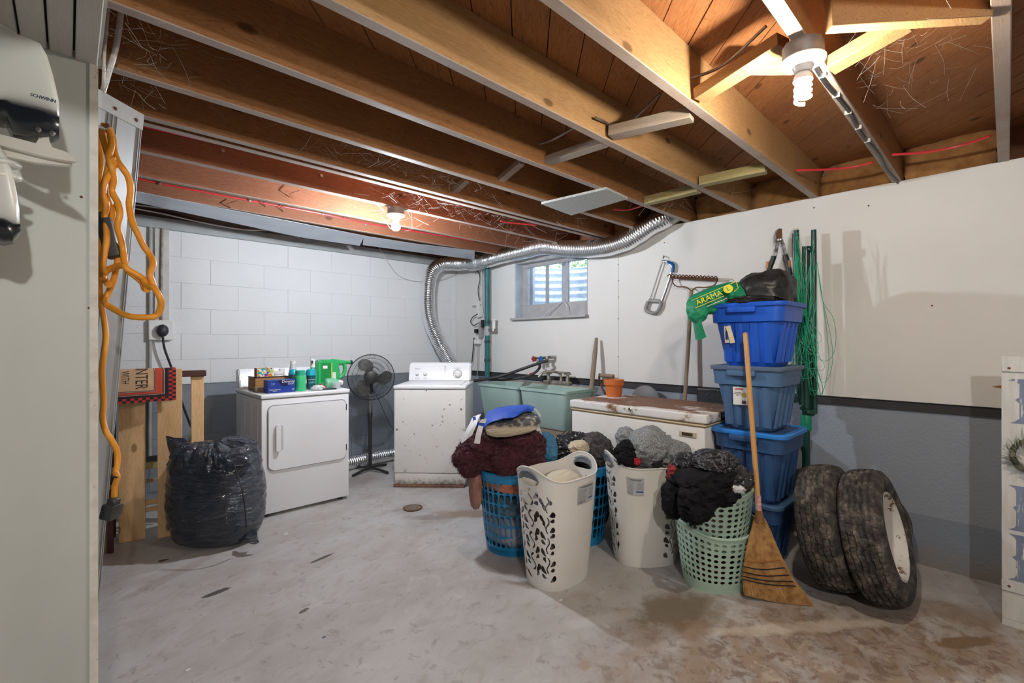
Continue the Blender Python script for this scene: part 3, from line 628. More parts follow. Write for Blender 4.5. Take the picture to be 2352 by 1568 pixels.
# ------------------------------------------------------------------ floor drain
dc = PZ(948, 1167, 0)
dn = thing('floor_drain', 'rusty round floor drain grate in the concrete in front of the washer', 'drain', (dc.x, dc.y, 0))
bm = B(); lathe(bm, [(.075, 0), (.077, .006), (.065, .008), (.063, .003)], 28, c=(dc.x, dc.y, 0)); obj('rim', bm, M_rust, dn)
for i in range(-4, 5):
    h = math.sqrt(max(.0001, .064**2-(i*.0135)**2)); pb('grate_bar', (dc.x+i*.0135-.004, dc.y-h, .001), (dc.x+i*.0135+.004, dc.y+h, .007), mat('drain_grey', (.30, .26, .22), (.18, .12, .09), rough=.7, scale=40), dn)
bm = B(); lathe(bm, [(.064, .0008), (0, .0009)], 28, c=(dc.x, dc.y, 0), close=False); obj('drain_hole', bm, M_dark, dn)
# ------------------------------------------------------------------ things on the dryer
DT = .937
def dz(px, py, d): q = P(px, py, d); q.z = DT; return q
M_wick = wood('bamboo_weave', (.50, .29, .10), (.30, .15, .05), (6, 6, 30), knots=False)
q = Vector((1.10, 4.22, DT))
cr = thing('wooden_crate', 'open bamboo crate holding bottles at the left end of the dryer', 'crate', q)
X0, X1, Y0, Y1, H0 = 1.09, 1.37, 4.16, 4.36, .105
bm = B(); 
for i in range(7):
    z = DT+.022+i*.0125; box(bm, (X0, Y0, z), (X1, Y0+.008, z+.0115)); box(bm, (X0, Y1-.008, z), (X1, Y1, z+.0115)); box(bm, (X0, Y0, z), (X0+.008, Y1, z+.0115)); box(bm, (X1-.008, Y0, z), (X1, Y1, z+.0115))
obj('slats', bm, M_wick, cr); pb('bottom', (X0, Y0, DT+.014), (X1, Y1, DT+.022), M_wick, cr)
pb('rim', (X0-.004, Y0-.004, DT+H0+.004), (X1+.004, Y0+.010, DT+H0+.010), M_blackp, cr); pb('rim', (X0-.004, Y0-.004, DT+H0+.004), (X0+.010, Y1+.004, DT+H0+.010), M_blackp, cr)
pb('foot', (X0, Y0+.0, DT), (X0+.04, Y0+.05, DT+.014), W_handle, cr); pb('foot', (X1-.04, Y0, DT), (X1, Y0+.05, DT+.014), W_handle, cr); pb('foot', (X0, Y1-.05, DT), (X0+.04, Y1, DT+.014), W_handle, cr)
pb('block', (1.07, 4.08, DT), (1.15, 4.15, DT+.035), W_handle, None, .003); o = bpy.data.objects['block'] if False else COL.objects[-1]
o.name = 'wood_block'; tag(o, 'small worn wooden block on the dryer corner, left of the blue box', 'block')
# patterned carton in the crate
M_cart, t, b = nt('patterned_carton'); v = coords(t, rnd=False); vo = N(t, 'ShaderNodeTexVoronoi', i_Scale=62); t.links.new(v, vo.inputs['Vector']); sp = t.nodes.new('ShaderNodeSeparateColor'); t.links.new(vo.outputs['Color'], sp.inputs[0])
t.links.new(ramp(t, sp.outputs[0], [(0, (.2, .04, .35)), (.22, (.75, .75, .70)), (.42, (.45, .62, .05)), (.58, (.80, .25, .03)), (.7, (.75, .75, .7)), (.85, (.03, .35, .32))], 'CONSTANT'), b.inputs['Base Color']); b.inputs['Roughness'].default_value = .5
ca = thing('carton', 'colourful patterned carton standing in the bamboo crate', 'box', (1.2, 4.24, DT+.022))
pb('carton_body', (1.11, 4.175, DT+.03), (1.235, 4.24, DT+.185), M_cart, ca, .002); pb('side_flap', (1.104, 4.17, DT+.10), (1.109, 4.24, DT+.186), mat('brown_card', (.35, .24, .14), rough=.8), ca)
bm = B(); lathe(bm, [(.018, 0), (.018, .001)], 20, M=aim((1.205, 4.1745, DT+.122), (0, -1, 0))); obj('orange_circle', bm, mat('orange_ink', (.8, .22, .03), rough=.5), ca)
def bottle(name, label, cat, c, prof, m, capprof, mc, n=20, extra=None, group=None):
    t_ = thing(name, label, cat, c, 0, group); bm = B(); lathe(bm, prof, n, c=c); obj('body', bm, m, t_)
    if capprof: bm = B(); lathe(bm, capprof, n, c=c); obj('cap', bm, mc, t_)
    return t_
bottle('tub', 'short white tub in the bamboo crate beside the carton', 'tub', (1.285, 4.26, DT+.022), [(.042, 0), (.045, .09), (.040, .105)], M_whitep, [(.047, .104), (.047, .122), (.042, .127)], M_whitep)
bottle('pill_bottle', 'small bottle with a white cap behind the carton', 'bottle', (1.235, 4.32, DT+.022), [(.024, 0), (.024, .12), (.018, .135)], M_whitep, [(.022, .135), (.022, .165)], M_whitep)
bottle('clear_bottle', 'clear bottle with a white cap at the right end of the crate', 'bottle', (1.335, 4.30, DT+.022), [(.028, 0), (.028, .09), (.016, .12)], mat('clear_grey', (.6, .62, .64), rough=.1, alpha=.5), [(.024, .115), (.024, .145), (.020, .147)], M_whitep)
# blue dryer-sheet box
M_blue = mat('deep_blue_card', (.012, .045, .30), (.010, .035, .24), rough=.4)
bl = thing('dryer_sheet_box', 'dark blue dryer sheet box lying in front of the bamboo crate', 'box', (1.22, 3.99, DT))
bm = B(); box(bm, (1.118, 3.93, DT), (1.322, 4.04, DT+.100), .002); obj('carton_body', bm, M_blue, bl, sm=False)
bm = B(); prism(bm, [(1.19, DT+.099), (1.30, DT+.099), (1.265, DT+.055), (1.225, DT+.055)], 1, 3.9265, 3.9295); obj('tear_flap', bm, mat('darker_blue', (.008, .015, .09), rough=.4), bl, sm=False)
text('Downy', .030, M_whitep, bl, facing((1.268, 3.9255, DT+.086), (0, -1, 0)), sx=1.1); text('CALM', .016, M_whitep, bl, facing((1.285, 3.9255, DT+.066), (0, -1, 0)))
text('3X', .024, mat('pale_blue_ink', (.3, .45, .8), rough=.5), bl, facing((1.155, 3.929, DT+.070), (0, -1, 0))); text('FABRIC SOFTENER\nSHEETS', .010, M_whitep, bl, facing((1.17, 3.929, DT+.02), (0, -1, 0))); text('60', .016, M_whitep, bl, facing((1.305, 3.929, DT+.022), (0, -1, 0)))
# bottles
M_green = mat('light_green_plastic', (.05, .55, .22), (.04, .48, .19), rough=.35); M_greenc = mat('green_cap', (.02, .40, .25), rough=.3)
b1 = bottle('scent_bottle', 'light green bottle with a teal cap, right of the blue box', 'bottle', (1.375, 3.97, DT), [(.040, 0), (.044, .01), (.040, .06), (.044, .11), (.038, .13)], M_green, [(.040, .128), (.039, .165), (.035, .168)], M_greenc, 24)
M_teal = mat('dark_teal_bottle', (.012, .07, .10), (.02, .10, .14), rough=.3); M_tealc = mat('teal_cap', (.01, .38, .52), rough=.3)
bottle('scent_bottle', 'dark bottle with a blue shoulder hidden behind the light green bottle', 'bottle', (1.365, 4.10, DT), [(.034, 0), (.036, .10), (.034, .13)], M_teal, [(.036, .13), (.030, .16), (.02, .17)], M_tealc)
b3 = bottle('scent_bottle', 'dark teal bottle with a bright blue cap and label, beside the green jug', 'bottle', (1.485, 4.04, DT), [(.034, 0), (.037, .02), (.033, .06), (.038, .12)], M_teal, [(.041, .118), (.040, .145), (.034, .165), (.018, .172)], M_tealc)
text('unstopables', .012, M_whitep, b3, facing((1.478, 4.003, DT+.085), (-.15, -1, 0))); text('UUU', .022, mat('pale_cyan', (.4, .8, .85), rough=.5), b3, facing((1.478, 4.003, DT+.060), (-.15, -1, 0)))
bottle('spray_bottle', 'tall white bottle with a white cap behind the green bottle', 'bottle', (1.40, 4.22, DT), [(.036, 0), (.038, .12), (.030, .16), (.022, .19), (.020, .21)], mat('milky_plastic', (.62, .64, .66), rough=.3), [(.022, .21), (.022, .235), (.02, .237)], M_whitep)
sb = bottle('spray_bottle', 'green spray bottle with a white nozzle behind the dark teal bottle', 'bottle', (1.53, 4.12, DT), [(.028, 0), (.030, .12), (.022, .16), (.018, .18)], M_greenc, [(.020, .18), (.018, .21), (.018, .245), (.010, .25)], M_whitep)
pb('trigger', (1.515, 4.095, DT+.215), (1.525, 4.105, DT+.238), M_dark, sb)
# big green detergent jug (lying spout to the right)
M_jug = mat('detergent_green', (.035, .42, .13), (.03, .37, .11), rough=.3, spec=.6)
jg = thing('detergent_jug', 'big green detergent jug with spout and round handle hole, on the dryer', 'jug', (1.68, 4.15, DT))
jl, jr_, jy = 1.565, 1.86, 4.16; 
prof = [(.012, .0), (.17, .0), (.205, .025), (.215, .06), (.205, .10), (.19, .15), (.20, .20), (.185, .232), (.15, .243), (.03, .243), (.005, .228), (.0, .20), (.0, .02)]
bm = B(); prism(bm, [(jl+x, DT+z) for x, z in prof], 1, jy-.045, jy+.045)
bmesh.ops.bevel(bm, geom=bm.edges[:], offset=.016, segments=3, affect='EDGES', clamp_overlap=True); ob = obj('body', bm, M_jug, jg)
pt('spout', [(jl+.15, jy, DT+.215), (jl+.22, jy, DT+.212), (jl+.27, jy, DT+.212), (jl+.318, jy, DT+.211)], lambda u: .034-.017*min(1, u*1.4), M_jug, jg, 16)
pt('handle', [(jl+.255, jy, DT+.205), (jl+.268, jy, DT+.17), (jl+.262, jy, DT+.12), (jl+.235, jy, DT+.085), (jl+.20, jy, DT+.07)], .017, M_jug, jg, 12)
bm = B(); lathe(bm, [(.019, 0), (.019, .018), (.016, .020)], 18, M=aim((jl+.318, jy, DT+.211), (1, 0, 0))); obj('cap', bm, mat('navy_cap', (.015, .02, .04), rough=.4), jg)
pb('label_panel', (jl+.035, jy-.0475, DT+.05), (jl+.125, jy-.044, DT+.215), mat('deep_green_label', (.01, .28, .06), rough=.4), jg, .001)
pb('barcode', (jl+.05, jy-.0485, DT+.165), (jl+.09, jy-.0470, DT+.190), M_whitep, jg); pb('yellow_stripe', (jl+.125, jy-.0480, DT+.05), (jl+.131, jy-.044, DT+.215), mat('yellow_ink', (.7, .8, .05), rough=.5), jg)
pb('white_label', (jl+.135, jy-.0480, DT+.055), (jl+.165, jy-.044, DT+.13), M_whitep, jg)
# clear green jug on its side + measuring cup + cloth + scissors
cj = thing('detergent_jug', 'pale green bottle lying on its side, white and red cap towards the fan', 'bottle', (1.66, 4.02, DT))
bm = B(); lathe(bm, [(.03, 0), (.042, .01), (.044, .06), (.03, .10), (.02, .115)], 20, M=aim((1.60, 4.03, DT+.044), (1, -.1, 0))); obj('body', bm, mat('pale_green_plastic', (.20, .55, .35), rough=.3), cj)
bm = B(); lathe(bm, [(.023, .112), (.023, .145), (.018, .15)], 18, M=aim((1.60, 4.03, DT+.044), (1, -.1, 0))); obj('cap', bm, M_whitep, cj)
pb('red_tab', (1.735, 4.0, DT+.062), (1.75, 4.02, DT+.068), mat('red_plastic', (.55, .02, .03), rough=.4), cj)
cup = thing('measuring_cup', 'clear plastic measuring cup at the right end of the dryer top', 'cup', (1.655, 3.92, DT))
bm = B(); lathe(bm, [(0, .002), (.028, .002), (.036, .055), (.038, .056), (.034, .054), (.027, .005)], 20, c=(1.655, 3.92, DT), close=False); obj('cup_wall', bm, mat('clear_plastic', (.75, .78, .8), rough=.15, alpha=.45), cup)
bm = blob((1.50, 3.92, DT+.018), (.05, .035, .022), 5, .2, .18, sub=4, floor=DT); tag(obj('rag', bm, mat('grey_white_cloth', (.55, .55, .57), (.7, .7, .7), rough=.9)), 'crumpled grey-white rag at the front edge of the dryer top', 'rag')
sc_ = thing('scissors', 'dark scissors with red handles lying by the rag on the dryer', 'scissors', (1.56, 3.90, DT))
pt('blade', [(1.52, 3.89, DT+.006), (1.60, 3.885, DT+.006), (1.64, 3.89, DT+.006)], .006, mat('navy_cap', (.015, .02, .04)), sc_); pt('handle', [(1.52, 3.94, DT+.05), (1.54, 3.925, DT+.03), (1.565, 3.91, DT+.02)], .008, mat('red_plastic', (.55, .02, .03)), sc_)
# ------------------------------------------------------------------ outlet and conduits on the block wall
oc = PY(369, 758, WY-.02)
ol = thing('dryer_outlet', 'white square outlet box with a thick black plug on the block wall', 'outlet', (oc.x, WY, oc.z))
pb('box', (oc.x-.085, WY-.05, oc.z-.085), (oc.x+.085, WY-.004, oc.z+.085), M_whitep, ol, .006)
bm = B(); lathe(bm, [(.05, 0), (.05, .006), (.045, .008)], 24, M=aim((oc.x, WY-.05, oc.z), (0, -1, 0))); obj('socket', bm, M_whitep, ol)
bm = blob((oc.x+.005, WY-.085, oc.z-.005), (.042, .032, .052), 2, .05, .02, sub=3); obj('plug', bm, mat('plug_black', (.03, .032, .04), rough=.5), ol)
pt('cord', [(oc.x+.005, WY-.09, oc.z-.04), (oc.x+.02, WY-.085, oc.z-.16), (oc.x+.07, WY-.08, oc.z-.33), (oc.x+.12, WY-.08, oc.z-.55), (oc.x+.25, WY-.12, oc.z-.95), (oc.x+.42, WY-.14, oc.z-1.12), (oc.x+.62, WY-.12, oc.z-1.28)], .009, M_blackp, ol, 8)
pb('wood_strip', tuple(PY(367, 520, WY)-Vector((.052, .022, -.0))+Vector((0, 0, -.83)))[:0] or (oc.x-.04, WY-.022, oc.z+.085), (oc.x+.058, WY-.004, 2.296), mat('white_painted_wood', (.62, .61, .57), (.5, .49, .45), rough=.5, spots=(.25, .22, .19), spotlev=.7), ol)
pt('conduit', [(oc.x-.072, WY-.025, .3), (oc.x-.070, WY-.02, 2.30)], .012, M_cable, ol, 8, 0)
pt('conduit', [(oc.x+.006, WY-.034, oc.z+.08), (oc.x+.004, WY-.034, 1.9), (oc.x+.012, WY-.034, 2.30)], .010, mat('stained_cable', (.42, .38, .33), (.25, .2, .16), rough=.6, scale=20), ol, 8)
# ------------------------------------------------------------------ services on the right wall near the corner
px_ = PX(1119, 700, 3.60)
tp_ = thing('drain_pipe', 'teal-painted vertical pipe on the right wall left of the window', 'pipe', (px_.x, px_.y, .90))
M_tealp = mat('teal_pipe_paint', (.02, .13, .15), (.03, .19, .20), rough=.45, scale=12, spots=(.35, .40, .40), spotscale=9, spotlev=.66)
bm = B(); tube(bm, [(px_.x, px_.y, .90), (px_.x, px_.y, 2.31)], .030, 16, 0); obj('pipe', bm, M_tealp, tp_)
for z in (1.10, 1.32, 1.55): bm = B(); lathe(bm, [(.034, 0), (.036, .01), (.036, .028), (.034, .038)], 16, c=(px_.x, px_.y, z)); obj('coupling', bm, mat('dark_coupling', (.02, .08, .09), rough=.5), tp_)
bm = B(); lathe(bm, [(.034, 0), (.034, .11)], 16, c=(px_.x, px_.y, 1.41)); obj('tee', bm, mat('grey_fitting', (.42, .46, .46), rough=.5), tp_)
pt('branch', [(px_.x, px_.y, 1.475), (px_.x, px_.y-.14, 1.475)], .016, M_steel, tp_, 10, 0); pt('branch_riser', [(px_.x, px_.y-.12, 1.46), (px_.x, px_.y-.12, 1.60)], .020, M_whitep, tp_, 10, 0); bm = B(); lathe(bm, [(.035, 0), (.035, .01)], 16, c=(px_.x, px_.y-.12, 1.59)); obj('flange', bm, M_whitep, tp_)
ps = PX(1103, 740, 3.64)
st = thing('power_strip', 'white power strip with plugs hanging on the right wall near the corner', 'power strip', (ps.x, ps.y, 1.2))
bx = lambda px, py, w, h, m, nm, d=.03: pb(nm, (3.64-d, PX(px, py, 3.64).y-w/2, PX(px, py, 3.64).z-h/2), (3.67, PX(px, py, 3.64).y+w/2, PX(px, py, 3.64).z+h/2), m, st, .004)
bx(1101, 712, .055, .17, M_whitep, 'strip'); bx(1103, 757, .05, .20, mat('grey_outlet', (.35, .34, .33), rough=.5), 'outlet', .01); bx(1111, 743, .045, .09, M_blackp, 'charger', .03); bx(1095, 760, .035, .05, M_blackp, 'plug', .03); bx(1100, 722, .035, .025, M_blackp, 'plug', .03); bx(1097, 785, .08, .05, M_whitep, 'plug', .03)
for pl, r_, m in (([(1095, 622), (1101, 628), (1102, 645), (1098, 665), (1101, 690)], .006, M_blackp), ([(1106, 620), (1107, 700), (1113, 735)], .006, M_cablew), ([(1112, 620), (1113, 690), (1113, 745)], .005, M_cable),
                  ([(1100, 722), (1088, 726), (1081, 738), (1088, 747), (1098, 742)], .006, M_blackp), ([(1089, 775), (1086, 810), (1084, 832)], .007, M_blackp), ([(1098, 790), (1097, 840), (1095, 870)], .005, M_cable), ([(1085, 703), (1094, 702), (1105, 700)], .004, M_blackp)):
    pt('cable', [PX(a, b_, 3.63) for a, b_ in pl], r_, m, st, 6)
# ------------------------------------------------------------------ twin laundry tub
M_tub = mat('pale_green_tub', (.36, .50, .47), (.32, .45, .42), rough=.4, scale=5, bmp=.04, bscale=90); M_tubin = mat('tub_scum', (.45, .50, .42), (.33, .34, .25), rough=.7, scale=12)
tb = thing('laundry_tub', 'pale green twin laundry tub on a stand between the washer and the freezer', 'sink', (3.36, 3.22, 0))
TX0, TX1, TZ0, TZ1 = 3.12, 3.60, .545, .905
def ring(x0, x1, y0, y1, z, r, n=5): return [(a, b_, z) for a, b_ in rrect(x0, x1, y0, y1, r, n)]
def loft(bm, rings_, cap0=True, cap1=True):
    R_ = [[bm.verts.new(p) for p in r_] for r_ in rings_]; n = len(R_[0])
    for a, b_ in zip(R_, R_[1:]):
        for k in range(n): bm.faces.new((a[k], a[(k+1) % n], b_[(k+1) % n], b_[k]))
    if cap0: bm.faces.new(R_[0][::-1])
    if cap1: bm.faces.new(R_[-1])
for y0, y1 in ((3.226, 3.835), (2.612, 3.216)):
    bm = B(); loft(bm, [ring(TX0+.06, TX1-.05, y0+.05, y1-.04, TZ0, .05), ring(TX0+.045, TX1-.04, y0+.04, y1-.03, TZ0+.02, .05), ring(TX0+.012, TX1-.01, y0+.01, y1-.008, TZ1-.03, .04), ring(TX0, TX1, y0, y1, TZ1-.025, .035), ring(TX0, TX1, y0, y1, TZ1, .035),
        ring(TX0+.03, TX1-.07, y0+.03, y1-.03, TZ1-.004, .035), ring(TX0+.05, TX1-.09, y0+.05, y1-.05, TZ1-.2, .04), ring(TX0+.07, TX1-.10, y0+.07, y1-.07, TZ0+.05, .04)])
    obj('basin', bm, M_tub, tb)
    bm = B(); loft(bm, [ring(TX0+.052, TX1-.092, y0+.052, y1-.052, TZ1-.12, .04), ring(TX0+.054, TX1-.094, y0+.054, y1-.054, TZ1-.115, .04)]); obj('old_water', bm, M_tubin, tb)
for y in (2.70, 3.74):
    for x in (3.2, 3.52): pb('leg', (x, y-.02, 0), (x+.035, y+.02, TZ0+.005), M_steel, tb, .003)
pb('stand_board', (3.19, 2.66, .44), (3.56, 3.80, TZ0), W_handle, tb, .004)
pb('grimy_ledge', (TX1-.065, 2.62, TZ1-.004), (TX1-.005, 3.83, TZ1+.004), mat('pinkish_grime', (.42, .34, .29), (.30, .24, .20), rough=.9, scale=25, bmp=.6), tb)
# faucet of the tub
fy_ = 3.02; fa = thing('tub_faucet', 'old corroded chrome faucet on the back ledge of the tub', 'faucet', (3.56, 3.1, TZ1))
M_oldc = mat('corroded_chrome', (.45, .43, .38), (.20, .17, .13), rough=.4, metal=.7, scale=30)
pb('base', (3.53, 2.93, TZ1+.004), (3.60, 3.27, TZ1+.04), M_oldc, fa, .012, seg=2)
pt('spout', [(3.56, 3.05, TZ1+.03), (3.56, 3.06, TZ1+.11), (3.50, 3.10, TZ1+.135), (3.42, 3.16, TZ1+.125), (3.38, 3.19, TZ1+.08)], .013, M_oldc, fa, 10)
for y in (2.97, 3.22):
    bm = B(); lathe(bm, [(.02, 0), (.022, .03), (.014, .05), (.014, .07), (.028, .075), (.028, .085)], 14, c=(3.565, y, TZ1+.035)); obj('valve', bm, M_oldc, fa); pt('lever', [(3.565, y-.04, TZ1+.115), (3.565, y+.04, TZ1+.115)], .009, M_oldc, fa, 8, 0)
pb('top_plate', (3.53, 2.96, TZ1+.12), (3.60, 3.12, TZ1+.135), M_oldc, fa, .004)
# washer supply valves + hoses
sv = thing('supply_valves', 'pair of wall taps with red and blue handles over the tub', 'tap', (3.62, 3.4, 1.15))
zc = PX(1246, 822, 3.62); yv = zc.y; zv = zc.z
pt('pipe', [(3.60, PX(1265, 820, 3.6).y, zv+.015), (3.60, yv, zv), (3.60, PX(1228, 822, 3.6).y, zv-.005)], .014, M_steel, sv, 10, 2); pt('wall_nipple', [(3.60, PX(1264, 821, 3.6).y, zv+.012), (3.69, PX(1264, 821, 3.6).y, zv+.012)], .016, M_steel, sv, 10, 0)
for px0, cr_ in ((1226, mat('red_enamel', (.35, .02, .03), rough=.4)), (1243, mat('blue_enamel', (.01, .12, .42), rough=.4))):
    q = PX(px0, 824, 3.565); bm = B(); 
    for k in range(5): a = k*2*math.pi/5; tube(bm, [q+Vector((0, .020*math.cos(a), .020*math.sin(a))), q+Vector((0, .030*math.cos(a), .030*math.sin(a)))], .010, 6, 0)
    lathe(bm, [(.024, -.006), (.026, 0), (.024, .006)], 14, M=aim(q, (-1, 0, 0))); obj('tap_handle', bm, cr_, sv); pt('stem', [q, q+Vector((.04, 0, 0))], .008, M_steel, sv, 6, 0)
for q in (PX(1236, 829, 3.57), PX(1256, 823, 3.57)): bm = B(); lathe(bm, [(.018, -.02), (.022, 0), (.018, .02)], 12, c=q); obj('valve_body', bm, M_oldc, sv)
M_hose = mat('black_rubber_hose', (.03, .032, .035), rough=.5)
tag(pt('washer_hose', [PX(1259, 828, 3.55), PX(1240, 833, 3.50), PX(1200, 847, 3.40), PX(1150, 864, 3.22), PX(1105, 872, 3.12), PX(1088, 874, 3.10)], .016, M_hose, None, 10), 'black rubber hose running from the wall taps down towards the washer', 'hose')
h2 = tag(pt('washer_hose', [PX(1239, 835, 3.56), PX(1239, 845, 3.55), PX(1225, 858, 3.50), PX(1200, 867, 3.42), PX(1160, 872, 3.30), PX(1130, 871, 3.2), PX(1100, 869, 3.12)], .014, M_hose, None, 10), 'lower black hose with a red collar looping over the tub rim', 'hose')
pt('red_collar', [PX(1224, 858.5, 3.50), PX(1217, 861, 3.48)], .018, mat('red_plastic', (.55, .02, .03)), h2, 10, 0)
# ------------------------------------------------------------------ chest freezer
M_ftop, t, b = nt('rusty_lid'); v = coords(t, rnd=False); sp = t.nodes.new('ShaderNodeSeparateXYZ'); t.links.new(v, sp.inputs[0])
n1 = noi(t, coords(t, (1, .55, 1), rnd=False), 7, 9, .75); n0 = noi(t, v, 2.2, 3)
edge = mth(t, 'MULTIPLY', mth(t, 'ABSOLUTE', mth(t, 'SUBTRACT', sp.outputs[1], 1.72)), .16)
edgex = ramp(t, sp.outputs[0], [(2.80, .14), (2.88, 0.0)]) ; edgex = mth(t, 'MULTIPLY', ramp(t, mth(t, 'MULTIPLY', sp.outputs[0], 1.0/4), [(.700, 1.0), (.722, 0.0)]), .13)
f = mth(t, 'SUBTRACT', mth(t, 'ADD', mth(t, 'MULTIPLY', n1, .8), mth(t, 'MULTIPLY', n0, .3)), mth(t, 'ADD', edge, edgex))
c = mixc(t, ramp(t, f, [(.43, 0.0), (.47, .7), (.50, 1.0)]), (.66, .58, .50), (.20, .085, .04)); c = mixc(t, ramp(t, noi(t, v, 30, 6), [(.5, 0.0), (.7, .5)]), c, (.12, .05, .025))
c = mixc(t, ramp(t, f, [(.40, 0.0), (.47, 1.0)]), (.74, .73, .71), c); t.links.new(c, b.inputs['Base Color']); b.inputs['Roughness'].default_value = .6
bump(t, b, f, .3, .004)
M_fz = mat('freezer_enamel', (.78, .77, .74), (.72, .71, .68), rough=.4, scale=4, spots=(.30, .16, .09), spotscale=16, spotlev=.69)
fz = thing('chest_freezer', 'old white chest freezer with a badly rusted lid, against the right wall', 'freezer', (3.1, 1.78, 0))
FX, FY0, FY1, FX1 = 2.80, 1.251, 2.30, 3.42
pb('body', (FX+.004, FY0+.006, .02), (FX1, FY1-.006, .812), M_fz, fz, .012, seg=2)
pb('gasket', (FX+.008, FY0+.010, .810), (FX1, FY1-.010, .840), mat('yellowed_gasket', (.55, .42, .27), (.42, .30, .18), rough=.6, scale=18), fz, .004)
pb('gasket_lip', (FX-.002, FY0, .819), (FX1, FY1, .830), mat('yellowed_gasket2', (.62, .50, .34), rough=.6), fz, .004)
bm = B(); box(bm, (FX-.006, FY0-.008, .838), (FX1, FY1+.006, .893), .010, 3)
lid = obj('lid', bm, M_ftop, fz)
lid.data.transform(Matrix.Translation(Vector((3.1, 1.78, 0)))); lid.location = (-3.1, -1.78, 0)
q = PX(1447, 940, FX-.008); bm = B(); lathe(bm, [(.014, 0), (.014, .006), (.010, .010), (.006, .004)], 18, M=aim(q, (-1, 0, 0))); obj('lock', bm, M_chrome, fz)
for px in (1434, 1460): q = PX(px, 938+(px-1434)*.1, FX-.008); bm = B(); lathe(bm, [(.006, 0), (.005, .003)], 10, M=aim(q, (-1, 0, 0))); obj('rivet', bm, mat('yellowed_gasket', (.5, .4, .3)), fz)
q = PX(1579, 997, FX); pb('badge', (FX-.002, q.y-.055, q.z-.017), (FX+.006, q.y+.055, q.z+.015), mat('cream_badge', (.62, .54, .38), rough=.4), fz, .002); pb('badge_plate', (FX-.004, q.y-.034, q.z-.010), (FX+.0, q.y+.036, q.z+.010), mat('badge_dark', (.06, .045, .03), rough=.3), fz)
for x in (2.86, 3.36):
    for y in (1.3, 2.25): pb('foot', (x-.02, y-.02, 0), (x+.02, y+.02, .03), M_blackp, fz)
# pot on the freezer
M_terra = mat('orange_plastic_pot', (.62, .17, .04), (.55, .14, .03), rough=.5)
q = P(1410, 906, 3.82); q.z = .893; pot = thing('flower_pot', 'orange terracotta-coloured flower pot on the left end of the freezer', 'pot', q)
bm = B(); lathe(bm, [(0, .0), (.060, .0), (.071, .092), (.071, .093), (.081, .094), (.083, .138), (.078, .138), (.068, .085), (.055, .01), (0, .01)], 32, c=q, close=False); obj('pot_wall', bm, M_terra, pot)
# spade and shovel handles, crate behind the freezer
sh = thing('shovel', 'weathered straight wooden shovel handle leaning behind the freezer', 'shovel', (3.5, 2.6, .0))
a = PX(1370, 776, 3.62); b_ = PX(1357, 908, 3.50); d = (b_-a); bot = a+d*(a.z/(a.z-b_.z))*.86
bm = B(); tube(bm, [a, a.lerp(b_, .5), b_, bot], lambda u: .022 if u > .03 else .014, 12, 2); obj('handle', bm, W_handle, sh)
bm = B(); prism(bm, [(-.1, 0), (.1, 0), (.11, .2), (.06, .27), (-.06, .27), (-.11, .2)], 2, 0, .004); bm.transform(Matrix.Translation((bot.x-.02, bot.y, .275)) @ Matrix.Rotation(R(8), 4, 'Y') @ Matrix.Rotation(R(90), 4, 'Z') @ Matrix.Rotation(R(-90), 4, 'X')); obj('blade', bm, M_rust, sh)
sp_ = thing('spade', 'spade with a worn wooden D-shaped grip behind the orange pot', 'spade', (3.5, 2.5, 0))
a = PX(1377, 861, 3.62); b_ = PX(1409, 864, 3.62)
pt('grip', [a, b_], .018, W_handle, sp_, 12, 0); mid = PX(1392, 908, 3.58)
pt('yoke', [a, PX(1377, 872, 3.62), PX(1383, 890, 3.6), mid], .010, M_rust, sp_, 8); pt('yoke', [b_, PX(1407, 875, 3.62), PX(1398, 893, 3.6), mid], .010, M_rust, sp_, 8)
pt('shaft', [mid, (mid.x, mid.y+.02, .28)], .016, W_handle, sp_, 10, 0); pb('blade', (3.565, mid.y-.08, .01), (3.575, mid.y+.12, .30), M_rust, sp_, .003)
bm = B(); q0 = PX(1602, 889, 3.58); q1 = PX(1650, 935, 3.58); 
kc = thing('plastic_tray', 'black ribbed plastic tray standing behind the freezer beside the totes', 'tray', (3.58, 1.6, .2)); 
pb('frame', (3.56, q1.y-.12, .02), (3.60, q0.y, q0.z), M_blackp, kc, .015, seg=3); pb('panel', (3.552, q1.y-.1, .6), (3.562, q0.y-.025, q0.z-.03), mat('tray_blue_black', (.03, .04, .05), rough=.5, bmp=1, bscale=70), kc)
bm.free()
q = PX(1480, 905, 3.6); bm = B(); lathe(bm, [(.13, 0), (.14, .02), (.12, .03)], 28, M=aim((3.63, q.y, .82), (-1, 0, .1))); tag(obj('round_lid', bm, mat('grey_lid', (.16, .16, .17), rough=.5)), 'dark grey round lid just showing over the back of the freezer', 'lid')
